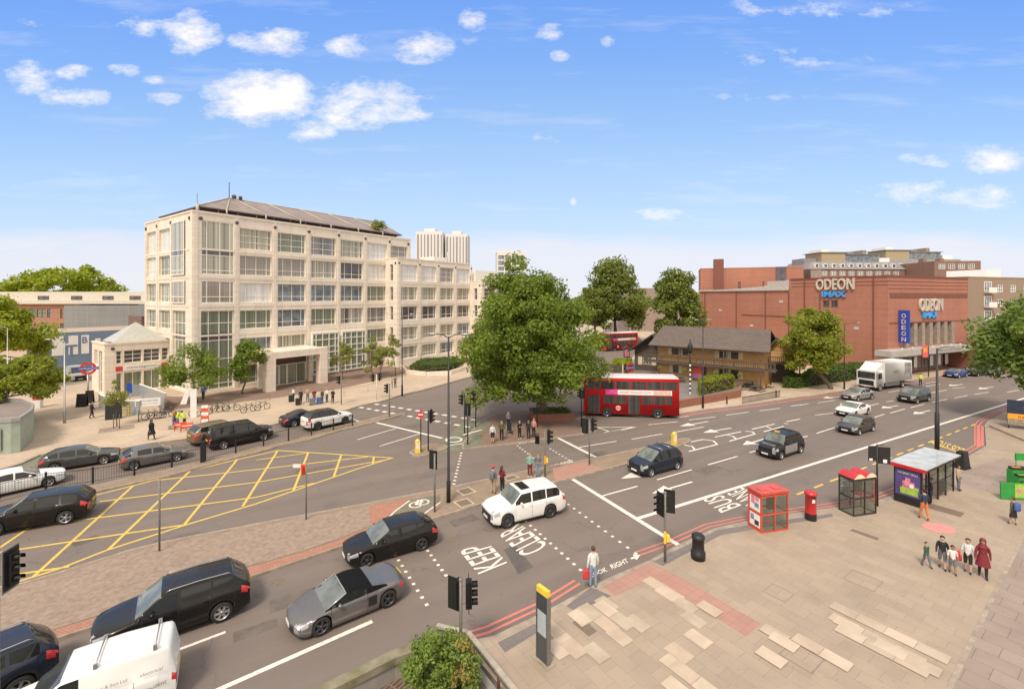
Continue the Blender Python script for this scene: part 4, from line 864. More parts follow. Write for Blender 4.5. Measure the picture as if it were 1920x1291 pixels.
for uu, z0, z1 in ((4.0,.1,13.8),(12.6,.1,13.9),(19.5,5,13.9),(27.5,.1,15.8),(38.9,.1,15.8)):
    dp = MB(); fbox(dp, FS, uu, uu+.14, z0, z1, -.16, -.02); dp.build('downpipe', 'brick_dark_band', ci)
for uu, zz in ((8,9.5),(16,6.5),(22.5,11.6),(29,6.0),(36,7.2)):
    dp = MB(); fbox(dp, FS, uu, uu+.8, zz, zz+.5, -.06, -.004); dp.build('vent', 'lead_flashing', ci)
cpg = MB(); fbox(cpg, FR, -.08, WF+.05, TOP+.003, TOP+.16, -.09, .3); fbox(cpg, FS, 24.7, 40.9, TOP+.004, TOP+.155, -.09, .3); cpg.build('coping', 'brick_dark_band', ci)
for k in range(7): dp = MB(); dp.ball((1.5+k*3,-1.2,4.5), .16, 6, 0, (1,1,.7)); dp.build('canopy_lamp', 'sign_white', ci)
# fly tower and stair blocks behind the long wall
ft = block('cinema_rear_block', 'tall plain red brick rear block of the cinema with slim chimney', 'building', (53.0,128,0), radians(-20), 25, 12, 20.6, 'red_brick', 'lead_flashing', [(9.5,10.2,10,17),(15.5,15.9,10,17),(23,23.4,10,17)], 'brick_dark_band', ('glass_dark',), parapet=.3)
m_ = MB(); m_.box((3.4,-.9,0),(5.9,1.6,23.3)); m_.build('chimney', 'brick_dark_band', ft); m_ = MB(); m_.box((18.6,-.3,0),(21.0,-.02,20.9)); m_.build('stair_strip', 'spandrel', ft); m_ = MB(); m_.box((27.1,2,0),(29.5,9,20)); m_.box((29.52,2,0),(31.5,9,18)); m_.build('plant_stack', 'stone_pier', ft)
lb = block('cinema_annexe', 'lower red brick annexe with small square windows behind the chalet roof', 'building', (47.0,113,0), radians(-18), 17, 8, 11.2, 'red_brick', 'lead_flashing', [(2.6,4.1,6.2,7.7),(12.0,13.4,6.2,7.7)], 'dark_stud', ('glass_dark',))
m_ = MB(); m_.box((6.5,-2.5,0),(10.5,-.01,9.0)); m_.box((5.8,-3,9.01),(11,-.01,9.4)); m_.box((6.3,-.5,11.21),(10.4,3,12.2)); m_.box((6.0,-.8,12.21),(10.8,3.2,12.5)); m_.build('stair_tower', 'lead_flashing' if False else 'red_brick', lb)
# ------------------------------------------------ mansion flats behind the cinema
brickmat('brown_brick', (.30,.175,.13), (.26,.15,.11), (.24,.16,.125), .45, .15, .012, dirt=.2, dscale=.2); mat('slate_roof', (.25,.235,.235), .7, var=.12, scale=1); mat('gold_panel', (.42,.33,.2), .5); mat('sand_brick', (.32,.235,.17), .85, var=.12)
def flats(label, X0, Y0, W_, H_, n, rz=0., wm='brown_brick', rows_=(4,), mans=2.6, pent=True, fm='sign_white', D_=14):
    hs = [(1.2+i*(W_-2.0)/n, 1.2+i*(W_-2.0)/n+1.9, H_-z, H_-z+1.5) for i in range(n) for z in rows_]
    b = block('mansion_block', label, 'building', (X0,Y0,0), rz, W_, D_, H_, wm, 'lead_flashing', hs, fm, ('glass_sky','glass_dark'), depth=.15, xs=(.33,.66), zs=(.5,), t=.14)
    if mans:
        m_ = MB(); i_ = 1.6
        v = [(-.3,-.3,H_+.01),(W_+.3,-.3,H_+.01),(W_+.3,D_+.3,H_+.01),(-.3,D_+.3,H_+.01),(i_,i_,H_+mans),(W_-i_,i_,H_+mans),(W_-i_,D_-i_,H_+mans),(i_,D_-i_,H_+mans)]
        ii = [m_.pt(p) for p in v]
        for q in ((0,1,5,4),(1,2,6,5),(2,3,7,6),(3,0,4,7),(4,5,6,7),(3,2,1,0)): m_.fi([ii[j] for j in q])
        m_.build('mansard_roof', 'slate_roof', b)
        for i in range(n):
            d = MB(); x = 2.0+i*(W_-3.5)/n; d.box((x,-.1,H_+.5),(x+1.3,1.4,H_+1.9)); dd = d.build('dormer', 'sign_white', b); g = MB(); g.face(((x+.2,-.12,H_+.7),(x+1.1,-.12,H_+.7),(x+1.1,-.12,H_+1.7),(x+.2,-.12,H_+1.7))); g.build('pane', 'glass_dark', dd)
    for i in range(0, n, 2):
        c_ = MB(); x = 1.5+i*(W_-3)/n; c_.box((x,D_*.45,H_),(x+1.1,D_*.6,H_+mans+1.3)); c_.build('chimney', wm, b)
    if pent:
        m_ = MB(); m_.box((W_*.2,3,H_+mans+.01),(W_*.45,D_-3,H_+mans+3.2), 0); m_.box((W_*.45+.02,3.3,H_+mans+.01),(W_*.8,D_-3,H_+mans+2.6), 1); m_.box((W_*.18,2.6,H_+mans+3.21),(W_*.47,D_-2.6,H_+mans+3.4), 2); m_.box((W_*.46,2.9,H_+mans+2.61),(W_*.82,D_-2.6,H_+mans+2.8), 2); m_.build('penthouse', ['gold_panel','glass_sky','slate_roof'], b)
        for (xa, xb, zz, mm) in ((.03,.16,1.3,'slate_roof'),(.22,.3,4.4,'sign_white'),(.5,.56,3.6,'slate_roof'),(.66,.7,4.2,'sand_brick'),(.84,.95,1.6,'sign_white')): c_ = MB(); c_.box((W_*xa,4,H_+mans*.6),(W_*xb,D_-4,H_+mans+zz)); c_.build('roof_room', mm, b)
    return b
k_ = lambda u, Y: (u-960)/853.3*Y
flats('brown brick mansion block with grey mansard and rounded penthouse above the first cinema lettering', k_(1517,150), 150, 33, 22.0, 10, .05, rows_=(2.0,5.0))
flats('brown brick mansion block with glazed penthouse behind the middle of the cinema', k_(1640,158), 158, 34, 22.6, 9, .04, rows_=(2.2,5.2), mans=3.6)
flats('low brown brick terrace seen between the rear block and the mansion flats', k_(1476,165), 165, 16, 20.0, 5, .0, rows_=(2.2,), mans=2.0, pent=False)
flats('dark red brick flats with flat roof terrace above the right end of the cinema', k_(1752,140), 140, 13, 23.9, 4, -.1, rows_=(2.4,), mans=0, pent=False)
rbk = block('apartment_building', 'tall brown brick apartment building with white windows to the right of the cinema', 'building', (92.2,92,0), radians(18), 60, 14, 16.7, 'sand_brick', 'lead_flashing', [(x, x+2.2, z, z+1.5) for x in (9.3,13.8,18.5,23.5,28.5) for z in (13.9,10.9,7.9,4.9)], 'sign_white', ('glass_sky','glass_dark'), depth=.15, xs=(.33,.66), zs=(.5,), t=.14, parapet=.3)
m_ = MB(); m_.box((10,2,17.01),(15,9,18.7)); m_.build('lift_house', 'sign_white', rbk)
for zz in (1.7,4.7,7.7,10.7,13.7):
    m_ = MB(); m_.box((5.0,-.9,zz),(7.6,-.02,zz+.15)); m_.box((5.0,-.9,zz+.16),(7.6,-.84,zz+1.1)); m_.build('balcony', 'sign_white', rbk); window(rbk, FR, 5.1, 7.5, zz+.3, zz+2.3, -.0, [.33,.66], [], 'sign_white', 'glass_sky', .14)
# far right corner cafe with red awning
cf = thing('corner_cafe', 'corner cafe with dark fascia and red awning beside the cinema entrance', 'cafe', P(1828,694,.1), RZa)
m_ = MB(); m_.box((0,0,0),(16,6,4.6)); m_.build('wall', 'brick_dark_band', cf); m_ = MB(); m_.box((-.1,-.3,4.61),(16,0,5.6)); put_text(m_, 'Sushi Bar', (2.5,-.33,4.85), (4.5,0,0), (0,0,.6), 1); m_.build('fascia', ['sign_black','sign_white'], cf)
mat('awning_red', (.42,.05,.06), .8, var=.12); m_ = MB(); m_.face(((0,-.05,4.3),(9,-.05,4.3),(9,-2.6,3.0),(0,-2.6,3.0))); m_.face(((0,-2.6,2.7),(9,-2.6,2.7),(9,-2.6,3.0),(0,-2.6,3.0))); m_.build('awning', 'awning_red', cf)
window(cf, FR, .5, 6, .5, 3, -.05, [.3,.6], [], 'white_frame', 'glass_dark', .1, name='shop_window')
# pale hillside building seen between the trees
block('pale_hall', 'large blank greyish building with red roof edge seen between the far trees', 'building', (44,170,0), 0, 22, 20, 15.4, 'stone_pier', 'red_brick', [(4,8,10.5,13),(9,13,10.5,13)], 'tower_white', ('glass_green',), parapet=.8)

# ------------------------------------------------ chalet pub
mat('ochre_render', (.56,.325,.13), .8, var=.1, scale=1.2); brickmat('pub_tiles', (.18,.14,.115), (.145,.11,.09), (.06,.05,.045), .45, .3, .03, dirt=.3, dscale=.5); mat('dark_wood', (.10,.075,.06), .8, var=.25, scale=4); mat('shutter_cream', (.66,.58,.40), .6); mat('pub_sign_red', (.75,.13,.12), .5); mat('pub_purple', (.25,.12,.42), .5)
def vz(p, z): return Vector((p[0], p[1], z))
A0 = P(1233,706,.12); B0 = P(1434,727,.12)
pd = (B0-A0).normalized(); PRZ = atan2(pd.y, pd.x); PL = (B0-A0).length
pub = thing('chalet_pub', 'timber chalet pub with ochre walls long dark roof and wooden balcony', 'pub', A0, PRZ)
D = 7.5
def swin(x0, x1, z0, z1): return (x0, x1, z0, z1)
fx = lambda u: (lambda r: (r*A0.y-A0.x)/(pd.x-r*pd.y))((u-960)/853.3)
up = [(fx(1260), fx(1272)), (fx(1280), fx(1290)), (fx(1349), fx(1362)), (fx(1370), fx(1384))]
dn = [(fx(1262), fx(1272)), (fx(1349), fx(1362)), (fx(1370), fx(1384))]
hs = [(a, b, 3.75, 4.75) for a, b in up]+[(a, b, .95, 2.1) for a, b in dn]+[(fx(1303)+1.0, fx(1325), .02, 2.2)]
mb = MB(); wall_holes(mb, FR, PL, 0, 5.3, hs, .2)
mb.face(((PL,0,0),(PL,D,0),(PL,D,5.3),(PL,0,5.3))); mb.face(((0,D,0),(0,0,0),(0,0,5.3),(0,D,5.3)), 1); mb.face(((PL,D,0),(0,D,0),(0,D,5.3),(PL,D,5.3)), 1)
mb.face(((PL,0,5.3),(PL,D,5.3),(PL,D/2,7.75))); mb.face(((0,D,5.3),(0,0,5.3),(0,D/2,7.75)), 1)
mb.build('wall', ['ochre_render','dark_wood'], pub)
for i, (a, b, z0, z1) in enumerate(hs):
    window(pub, FR, a, b, z0, z1, .18, [.5], [.5] if z1-z0 < 2 else [], 'dark_wood', 'glass_dark', .07, name='window' if i < len(hs)-1 else 'door')
    if i < len(hs)-1:
        for (c, d) in ((a-.62, a-.06), (b+.06, b+.62)): m_ = MB(); fbox(m_, FR, c, d, z0-.02, z1+.02, -.06, -.003); m_.build('shutter', 'shutter_cream', pub)
rf = MB(); ov = 1.75; zr = 7.95; ze = 5.2; sl_ = (zr-ze)/(D/2+ov)
def slab3(q, th, m=0):
    n = (Vector(q[1])-Vector(q[0])).cross(Vector(q[2])-Vector(q[0])).normalized()*th
    t = [rf.pt(p) for p in q]; b = [rf.pt(Vector(p)-n) for p in q]; rf.fi(t, m); rf.fi(b[::-1], 1)
    for i in range(len(q)): j = (i+1) % len(q); rf.fi((b[i], b[j], t[j], t[i]), 1)
slab3([(-.9,-ov,ze),(PL+.9,-ov,ze),(PL+.3,D/2,zr),(-.3,D/2,zr)], .16); slab3([(PL+.9,D+ov,ze),(-.9,D+ov,ze),(-.3,D/2+.01,zr),(PL+.3,D/2+.01,zr)], .16)
rf.build('roof', ['pub_tiles','dark_wood'], pub)
bc = MB(); bc.box((-1.5,-1.6,2.55),(PL+1.5,-.02,2.72)); bc.box((-1.5,-1.66,2.5),(PL+1.5,-1.601,2.78)); bc.build('balcony_floor', 'dark_wood', pub)
bc = MB(); bc.box((-1.5,-1.6,3.55),(PL+1.5,-1.5,3.65)); 
n_ = int((PL+3)/.22)
for i in range(n_): x = -1.5+i*.22; bc.box((x,-1.57,2.73),(x+.07,-1.53,3.549))
for i in range(8): x = -1.45+i*(PL+2.8)/7; bc.box((x,-1.62,2.73),(x+.12,-1.49,3.70))
bc.build('balustrade', 'dark_wood', pub)
for i in range(4): x = .6+i*(PL-1)/3; bc = MB(); bc.box((x,-1.58,0),(x+.16,-1.42,2.49)); bc.box((x,-1.58,3.71),(x+.16,-1.42,5.0)); bc.build('post', 'dark_wood', pub)
bs = MB(); bs.box((.3,-.12,0),(PL*.37,-.004,.8)); bs.box((PL*.47,-.12,0),(PL-.9,-.004,.8)); brickmat('pub_brick', (.42,.26,.15), (.36,.22,.13), (.3,.22,.16), .22, .075, .01); bs.build('plinth', 'pub_brick', pub)
bn = MB(); x = fx(1303)-.2; bn.box((x,-.5,.5),(x+1.3,-.44,2.45)); bn.box((x,-.52,.5),(x+1.3,-.501,.9), 1); o = bn.build('door_banner', ['pub_sign_red','pub_purple'], pub); o['label'] = 'red and purple promotional banner beside the pub door'
# dark gabled annexe on the left of the pub
AN = P(1190,693,.12); an_ = thing('timber_annexe', 'dark timber clad gabled annexe on the left end of the chalet pub', 'building', AN, PRZ+.12)
mb = MB(); Wn = 4.6
wall_holes(mb, FR, Wn, 0, 3.6, [(1.4,2.9,1.1,2.3)], .15); mb.face(((0,0,3.6),(Wn,0,3.6),(Wn/2+1,0,6.0))); mb.face(((0,9,0),(0,0,0),(0,0,3.6),(0,9,3.6))); mb.face(((Wn,0,0),(Wn,9,0),(Wn,9,3.6),(Wn,0,3.6))); mb.build('wall', 'dark_wood', an_)
window(an_, FR, 1.4, 2.9, 1.1, 2.3, .12, [.33,.66], [.5], 'shutter_cream', 'glass_dark', .08)
for (c, d) in ((.6,1.3),(3.0,3.7)): m_ = MB(); fbox(m_, FR, c, d, 1.0, 2.4, -.06, -.003); m_.build('shutter', 'shutter_cream', an_)
rf = MB(); slab3([(-1.0,-1.3,3.2),(Wn/2+1,-1.6,6.3),(Wn/2+1,9,6.3),(-1.0,9,3.2)][::-1], .15); slab3([(Wn/2+1.01,-1.6,6.3),(Wn+1.0,-1.3,3.2),(Wn+1.0,9,3.2),(Wn/2+1.01,9,6.3)][::-1], .15); rf.build('roof', ['pub_tiles','dark_wood'], an_)
# small wing at the right end
AW = P(1441,716,.12); aw = thing('pub_side_wing', 'small gabled ochre wing with dark roof at the right end of the chalet pub', 'building', AW, PRZ+.25)
mb = MB(); mb.box((0,0,0),(3.4,6,4.8), 1); mb.box((.3,-.04,3.1),(2.6,-.01,4.75)); mb.face(((0,-.01,4.8),(3.4,-.01,4.8),(1.2,-.01,6.2))); mb.build('wall', ['ochre_render','dark_wood'], aw); rf = MB(); slab3([(-.7,-.9,4.5),(1.2,-.9,6.5),(1.2,7,6.5),(-.7,7,4.5)][::-1], .15); slab3([(1.21,-.9,6.5),(4.3,-.9,4.3),(4.3,7,4.3),(1.21,7,6.5)][::-1], .15); rf.build('roof', ['pub_tiles','dark_wood'], aw)
st = MB(); st.box((-2.2,-2.4,3.0),(3.8,-.02,3.15))
for k in range(22): st.box((-2.2+k*.27,-2.4,3.151),(-2.12+k*.27,-2.34,4.0))
st.box((-2.2,-2.42,4.0),(3.8,-2.32,4.1)); st.tube([(3.6,-2.2,0),(3.6,-2.2,3)], .09, 5); st.tube([(0,-2.2,0),(0,-2.2,3)], .09, 5); st.build('side_balcony', 'dark_wood', aw)
# ================================================================ trees and planting
leafmat('leaf_plane', (.30,.39,.05), (.12,.18,.024), .52); leafmat('leaf_far', (.27,.32,.055), (.12,.16,.03), .45); leafmat('leaf_bright', (.44,.50,.03), (.22,.28,.02), .5)
leafmat('leaf_birch', (.38,.42,.04), (.19,.24,.025), .48); leafmat('leaf_shrub', (.26,.36,.06), (.105,.175,.035), .4); leafmat('leaf_hedge', (.13,.21,.02), (.05,.10,.012), .3); leafmat('leaf_olive', (.36,.38,.09), (.20,.24,.055), .42); leafmat('leaf_autumn', (.40,.31,.08), (.22,.21,.05), .35)
mat('bark', (.14,.11,.08), .9, var=.3, scale=3, fine=12, bump=.5); mat('bark_dark', (.07,.055,.04), .9, var=.3, scale=3)
def leaves(mb, c, r, n, size, rnd, squash=.75, shell=.68):
    for _ in range(n):
        d = Vector((rnd.gauss(0,1), rnd.gauss(0,1), rnd.gauss(0,1)))
        if d.length < 1e-3: continue
        d.normalize(); k = shell+(1.12-shell)*rnd.random() if rnd.random() > .12 else 1.1+.35*rnd.random()
        p = c+Vector((d.x*r*k, d.y*r*k, d.z*r*squash*k))
        nn = (d*.9+Vector((rnd.gauss(0,.55), rnd.gauss(0,.55), rnd.gauss(0,.55)+.35))).normalized()
        a = nn.cross(Vector((rnd.gauss(0,1), rnd.gauss(0,1), rnd.gauss(0,1))))
        if a.length < 1e-3: continue
        a.normalize(); b = nn.cross(a); s = size*(.6+.8*rnd.random())
        q = [p-a*s*.62, p+b*s*.36+a*.1*s, p+a*s*.62-nn*s*.15, p-b*s*.36+a*.1*s]
        i = len(mb.v); mb.v.extend(q); mb.f.append((i, i+1, i+2, i+3)); mb.m.append(0); mb.sm.append(False)
def tree(label, base, cc, rad, nc, nl, size, lm, seed, tr=.3, group=None, name='tree', bark='bark', cat='tree', lean=None, cr=.3, low=-.75, limbs=9, wob=.22, taper=.3):
    rnd = random.Random(seed); cc = Vector(cc); base = Vector(base)
    root = thing(name, label, cat, base, 0, group); off = -base; crown = MB(); cen = []
    for i in range(nc):
        for _ in range(30):
            d = Vector((rnd.gauss(0,1), rnd.gauss(0,1), rnd.gauss(0,1))).normalized()
            if d.z > low: break
        nz_ = noise.noise(d*1.7+Vector((seed*3.1,0,0)))*wob*2; k = min(1.12, (.35+.65*rnd.random()**.5)*(1+nz_))
        # fuller below the middle, tapering to the top
        tz = d.z*k; wdt = 1.04-taper*(max(0, tz+.4)/1.4)**1.5
        p = cc+Vector((d.x*rad[0]*k*wdt, d.y*rad[1]*k*wdt, d.z*rad[2]*k)); 
        rr = min(rad)*cr*(.7+.6*rnd.random()); cen.append((p, rr))
        leaves(crown, p+off, rr, int(nl/nc), size, rnd)
    crown.build('crown', lm, root)
    tk = MB(); top = cc-Vector((0,0,rad[2]*.35)); mid = base.lerp(top, .5)+Vector((rnd.uniform(-.1,.1), rnd.uniform(-.1,.1), 0))+(Vector(lean) if lean else Vector())
    tk.tube([base+off-Vector((0,0,.1)), base+off+Vector((0,0,.4)), mid+off, top+off, cc+off+Vector((0,0,rad[2]*.2))], [tr*1.35, tr, tr*.82, tr*.6, tr*.2], 10)
    for p, rr in sorted(cen, key=lambda q: q[0].z)[::max(1, nc//limbs)][:limbs]:
        a = mid.lerp(top, rnd.random()); m = a.lerp(p, .5)+Vector((0,0,-.05*(p-a).length)); tk.tube([a+off, m+off, p+off], [tr*.42, tr*.25, tr*.07], 6)
    tk.build('trunk', bark, root)
    return root
# the big round plane tree on the island with its brick planter
BT = P(1020,783,.12)
tree('huge round plane tree growing from the brick planter on the traffic island', (BT.x,BT.y,.5), (BT.x-1.35,BT.y-.2,8.9), (7.3,6.8,7.7), 185, 80000, .26, 'leaf_plane', 3, .48, cr=.185, low=-.85, limbs=22, wob=.24, taper=.5)
bp = thing('brick_planter', 'low red brick planter round the foot of the huge plane tree', 'planter', (BT.x+.6,BT.y+.1,.12), radians(5))
brickmat('planter_brick', (.36,.14,.085), (.29,.11,.07), (.22,.13,.1), .22, .075, .01)
q = MB(); q.box((-2.0,-1.5,0),(2.3,-1.2,.75)); q.box((-2.0,1.2,0),(2.3,1.5,.75)); q.box((-2.0,-1.19,0),(-1.7,1.19,.75)); q.box((2.0,-1.19,0),(2.3,1.19,.75)); q.build('wall', 'planter_brick', bp); q = MB(); q.box((-1.69,-1.19,0),(1.99,1.19,.62)); q.build('soil', 'mulch', bp)
q = MB(); rnd = random.Random(5)
for k in range(22): leaves(q, Vector((rnd.uniform(-1.5,1.8), rnd.uniform(-1.0,1.0), .75)), .35, 70, .13, rnd)
q.build('ivy', 'leaf_hedge', bp)
def T_(label, u, vb, Y, vt, vbot, uc, wpx, nc, nl, size, lm, seed, tr, **k):
    cx = (uc-960)/853.3*Y; zt = HH-(vt-CY)/853.3*Y; zb = HH-(vbot-CY)/853.3*Y; r = wpx/2/853.3*Y
    bx = (u-960)/853.3*Y
    return tree(label, (bx, Y, .05), (cx, Y, (zt+zb)/2), (r, r*.95, (zt-zb)/2), nc, nl, size, lm, seed, tr, **k)
GB = 'street trees beyond the junction'
T_('tall dark green tree behind the huge plane tree at the side road', 1155, 650, 128, 497, 618, 1152, 112, 95, 20000, .62, 'leaf_far', 11, .5, group=GB, cr=.28)
T_('paler tree between the huge plane tree and the tall dark one', 1120, 650, 122, 535, 620, 1112, 66, 40, 7000, .5, 'leaf_far', 12, .35, group=GB, cr=.3)
T_('bushy dark tree rising behind the chalet pub roof', 1266, 640, 96, 511, 640, 1268, 90, 60, 13000, .52, 'leaf_far', 13, .4, group=GB, cr=.28)
T_('yellow green street tree with leaning trunk in front of the cinema wall', 1557, 731, 63, 578, 700, 1522, 90, 75, 15000, .30, 'leaf_birch', 14, .3, cr=.30, lean=(-.6,0,0), low=-.9)
T_('large leafy tree cut by the right edge of the picture', 1995, 800, 44, 512, 735, 2012, 225, 110, 30000, .34, 'leaf_shrub', 15, .35, cr=.25, low=-.9)
T_('broad bright green tree on the skyline at the left behind the school', 115, 600, 150, 497, 585, 118, 178, 70, 9000, .95, 'leaf_bright', 16, .6, cr=.3)
T_('bright green tree cut by the left edge above the bushy one', -18, 760, 62, 552, 700, -8, 128, 70, 19000, .34, 'leaf_bright', 17, .3, cr=.28)
T_('low bushy green tree spreading at the left edge above the metal kiosk', -20, 790, 46, 676, 752, 20, 150, 80, 17000, .25, 'leaf_birch', 18, .25, cr=.36, low=-.7)
GS = 'young trees along the office forecourt'
T_('round headed young tree in front of the tall corner glazing', 369, 757, 54.5, 649, 730, 360, 96, 34, 5200, .24, 'leaf_plane', 21, .12, group=GS, cr=.3)
T_('slimmer young tree between the corner glazing and the portico', 454, 738, 60.0, 638, 712, 465, 66, 28, 4200, .24, 'leaf_plane', 22, .11, group=GS, cr=.32, lean=(.2,0,0))
T_('thin young tree before the first tall bay window', 642, 712, 70, 640, 700, 641, 40, 16, 1700, .22, 'leaf_olive', 23, .08, group=GS, cr=.35)
T_('pale young tree right of the second tall bay window', 699, 706, 73, 636, 700, 696, 36, 16, 1700, .22, 'leaf_olive', 24, .08, group=GS, cr=.35)
T_('pale young tree standing in front of the middle wing corner', 712, 709, 71.5, 642, 698, 718, 40, 16, 1800, .22, 'leaf_olive', 25, .08, group=GS, cr=.35)
T_('highest thin young tree touching the middle wing', 742, 706, 74, 622, 685, 737, 32, 13, 1200, .22, 'leaf_olive', 26, .07, group=GS, cr=.35)
T_('wispy sapling tied to stakes in the square soil bed', 219, 802, 44.8, 712, 772, 219, 36, 18, 1500, .14, 'leaf_olive', 27, .05, cr=.34, low=-.6)
for du in (-6, 5):
    q = MB(); p = P(219+du, 803, .12); q.tube([(p.x,p.y,.12),(p.x,p.y,1.5)], .035, 6); tag(q.build('tree_stake', 'bark'), ('left' if du < 0 else 'right')+' wooden stake beside the wispy sapling', 'stake', 'stakes of the sapling')
# distant belt of trees closing the horizon
q = MB(); rnd = random.Random(40)
for k in range(150):
    u = rnd.uniform(-500, 2500); Y = rnd.uniform(330, 560); X = (u-960)/853.3*Y; leaves(q, Vector((X, Y, rnd.uniform(3, 9))), rnd.uniform(6, 10), 90, 3.0, rnd, .8)
tag(q.build('distant_trees', 'leaf_far'), 'distant belt of trees along the horizon', 'trees', kind='stuff')
def hedge(label, poly, h, n, size, lm, seed, name='hedge', core=True, cat='hedge', group=None, z0=.12):
    """clipped hedge: dark core and leaves all over its faces; poly = footprint pixels"""
    pts = [P(u, v, .12) for u, v in poly]; root = thing(name, label, cat, (pts[0].x, pts[0].y, z0), 0, group); o = Vector((pts[0].x, pts[0].y, z0)); rnd = random.Random(seed)
    L = [(p-Vector((o.x,o.y,.12))).to_2d() for p in pts]; c = sum(L, Vector((0,0)))/len(L)
    k = MB(); k.prism([tuple(c+(p-c)*.86) for p in L], 0, h*.86, 0); k.build('stems', 'bark_dark', root); m = MB()
    per = sum((L[i]-L[i-1]).length for i in range(len(L)))
    for _ in range(n):
        if rnd.random() < .5:
            i = rnd.randrange(len(L)); a, b = L[i-1], L[i]; t = rnd.random(); p2 = a.lerp(b, t); p = Vector((p2.x, p2.y, rnd.uniform(.02, h)))
        else:
            a, b, d_ = rnd.random(), rnd.random(), rnd.random(); i = rnd.randrange(len(L)); p2 = c+(L[i-1].lerp(L[i], a)-c)*sqrt(b); p = Vector((p2.x, p2.y, h*(.93+.12*noise.noise(Vector((p2.x,p2.y,seed))))))
        leaves(m, p, .14, 5, size, rnd, 1)
    m.build('foliage', lm, root); return root
hedge('clipped green hedge left part beside the pub garden near the leaning tree', [(1468,727),(1500,728),(1520,722),(1490,718)], 1.5, 900, .16, 'leaf_hedge', 1, group='hedges along the pub garden')
hedge('long taller green hedge behind the leaning tree towards the lorry', [(1502,727),(1600,713),(1640,700),(1560,700),(1515,716)], 1.9, 2000, .18, 'leaf_hedge', 2, group='hedges along the pub garden')
bw = hedge('green hedge growing in the brick wall planter of the pub forecourt', [(1312,742),(1376,728),(1368,720),(1310,730)], 1.75, 1100, .15, 'leaf_birch', 3)
hedge('dense green shrub by the side road left of the timber annexe', [(1146,704),(1180,702),(1184,692),(1152,692)], 2.0, 900, .16, 'leaf_bright', 4, name='shrub', cat='shrub')
hedge('low green ground cover in the curved stone bed before the middle wing', [(768,699),(838,697),(868,688),(850,680),(790,684)], .9, 1600, .16, 'leaf_hedge', 6, name='ground_cover', cat='planting', z0=.5)
hedge('dense hedge in front of the parked lorry and cinema side wall', [(1380,712),(1440,706),(1440,700),(1390,704)], 1.2, 500, .16, 'leaf_hedge', 9)
q = MB(); 
kp = [P(u, v, .12) for u, v in ((752,690),(762,700),(800,704),(845,702),(880,690))]
for a, b in zip(kp, kp[1:]): bar(q, a, b, .35, .12, .75)
tag(q.build('planter_wall', 'portico_stone'), 'curved pale stone planter wall in front of the middle office wing', 'planter wall')
q = MB(); kp = [P(u, v, .12) for u, v in ((1272,765),(1276,764),(1386,744),(1388,735))]
for a, b in zip(kp, kp[1:]): bar(q, a, b, .3, .1, 1.0)
tag(q.build('brick_garden_wall', 'planter_brick'), 'low red brick garden wall along the pub forecourt beside the bus', 'wall')
# roof planting of the office block
loc = lambda x, y, z: CB+dR*x+dL*y+Vector((0,0,z))
rt = loc(30.6, 1.2, 24.3); tree('small bushy tree growing on the office roof edge', rt, rt+Vector((0,0,1.3)), (1.7,1.4,1.1), 14, 1600, .2, 'leaf_olive', 31, .06, name='roof_shrub', cat='shrub', cr=.45, low=-.3)
# foreground shrub in the stair well
rnd = random.Random(77); sh = thing('foreground_shrub', 'bushy green shrub growing out of the stairwell in the foreground', 'shrub', (-2.1,15.0,-.6)); o = Vector((-2.1,15.0,-.6)); q = MB(); q2 = MB()
def sp(u, v, Y): return PY(u, v, Y)
cl = []
for _ in range(120):
    th = rnd.uniform(0, 2*pi); rr_ = rnd.random()**.5; u = 828+66*rr_*cos(th)+max(0, sin(th))*14; v = 1254+68*rr_*sin(th)
    Y = rnd.uniform(13.9, 15.2); p = sp(u, v, Y); cl.append(p); leaves(q if (u < 850 or rnd.random() < .5) else q2, p-o, rnd.uniform(.12,.30), 85, .085, rnd)
q.build('foliage', 'leaf_shrub', sh); q2.build('autumn_foliage', 'leaf_autumn', sh); q = MB()
for p in cl[::6]: q.tube([(rnd.uniform(-.3,.3),rnd.uniform(-.3,.3),0), (p-o)*.5+Vector((0,0,.2)), p-o], [.035,.025,.01], 5)
q.build('stem', 'bark_dark', sh)
# ================================================================ vehicles
mat('tyre', (.022,.021,.021), .75, var=.15, scale=6); mat('black_trim', (.018,.018,.019), .45, var=.1); mat('chrome', (.62,.62,.62), .18, .95, var=.05)
mat('rim_silver', (.45,.45,.46), .3, .75, var=.05); mat('rim_dark', (.09,.09,.095), .35, .6); mat('tail_red', (.55,.02,.02), .2, coat=1., var=.1); mat('lamp_clear', (.40,.41,.42), .12, .3, coat=1., var=.1)
mat('plate_white', (.75,.74,.7), .5, var=.04); mat('plate_yellow', (.72,.52,.05), .5, var=.04); mat('soft_top', (.009,.009,.01), .95, var=.2, scale=8, spec=.15)
glassmat('car_glass', (.010,.012,.012), rough=.02, col2=(.005,.005,.005)); glassmat('bus_glass', (.022,.021,.021), stripes=1.6, col2=(.075,.07,.065), rough=.03); glassmat('car_windscreen', (.16,.185,.165), rough=.03, col2=(.07,.08,.07)); glassmat('van_windscreen', (.05,.06,.055), rough=.03, col2=(.02,.02,.02))
paint('paint_black', (.008,.008,.009)); paint('paint_grey', (.11,.105,.10), .55); paint('paint_midgrey', (.20,.19,.185), .55); paint('paint_white', (.78,.77,.74), 0, .35); paint('paint_bronze', (.25,.19,.13), .5); paint('paint_navy', (.022,.03,.05), .3); paint('paint_blue', (.03,.06,.28), .3); paint('paint_silver', (.48,.48,.47), .6); paint('paint_green', (.10,.12,.115), .4); paint('paint_red', (.56,.015,.02), 0, .3); paint('paint_bus_roof', (.75,.66,.64), 0, .5)
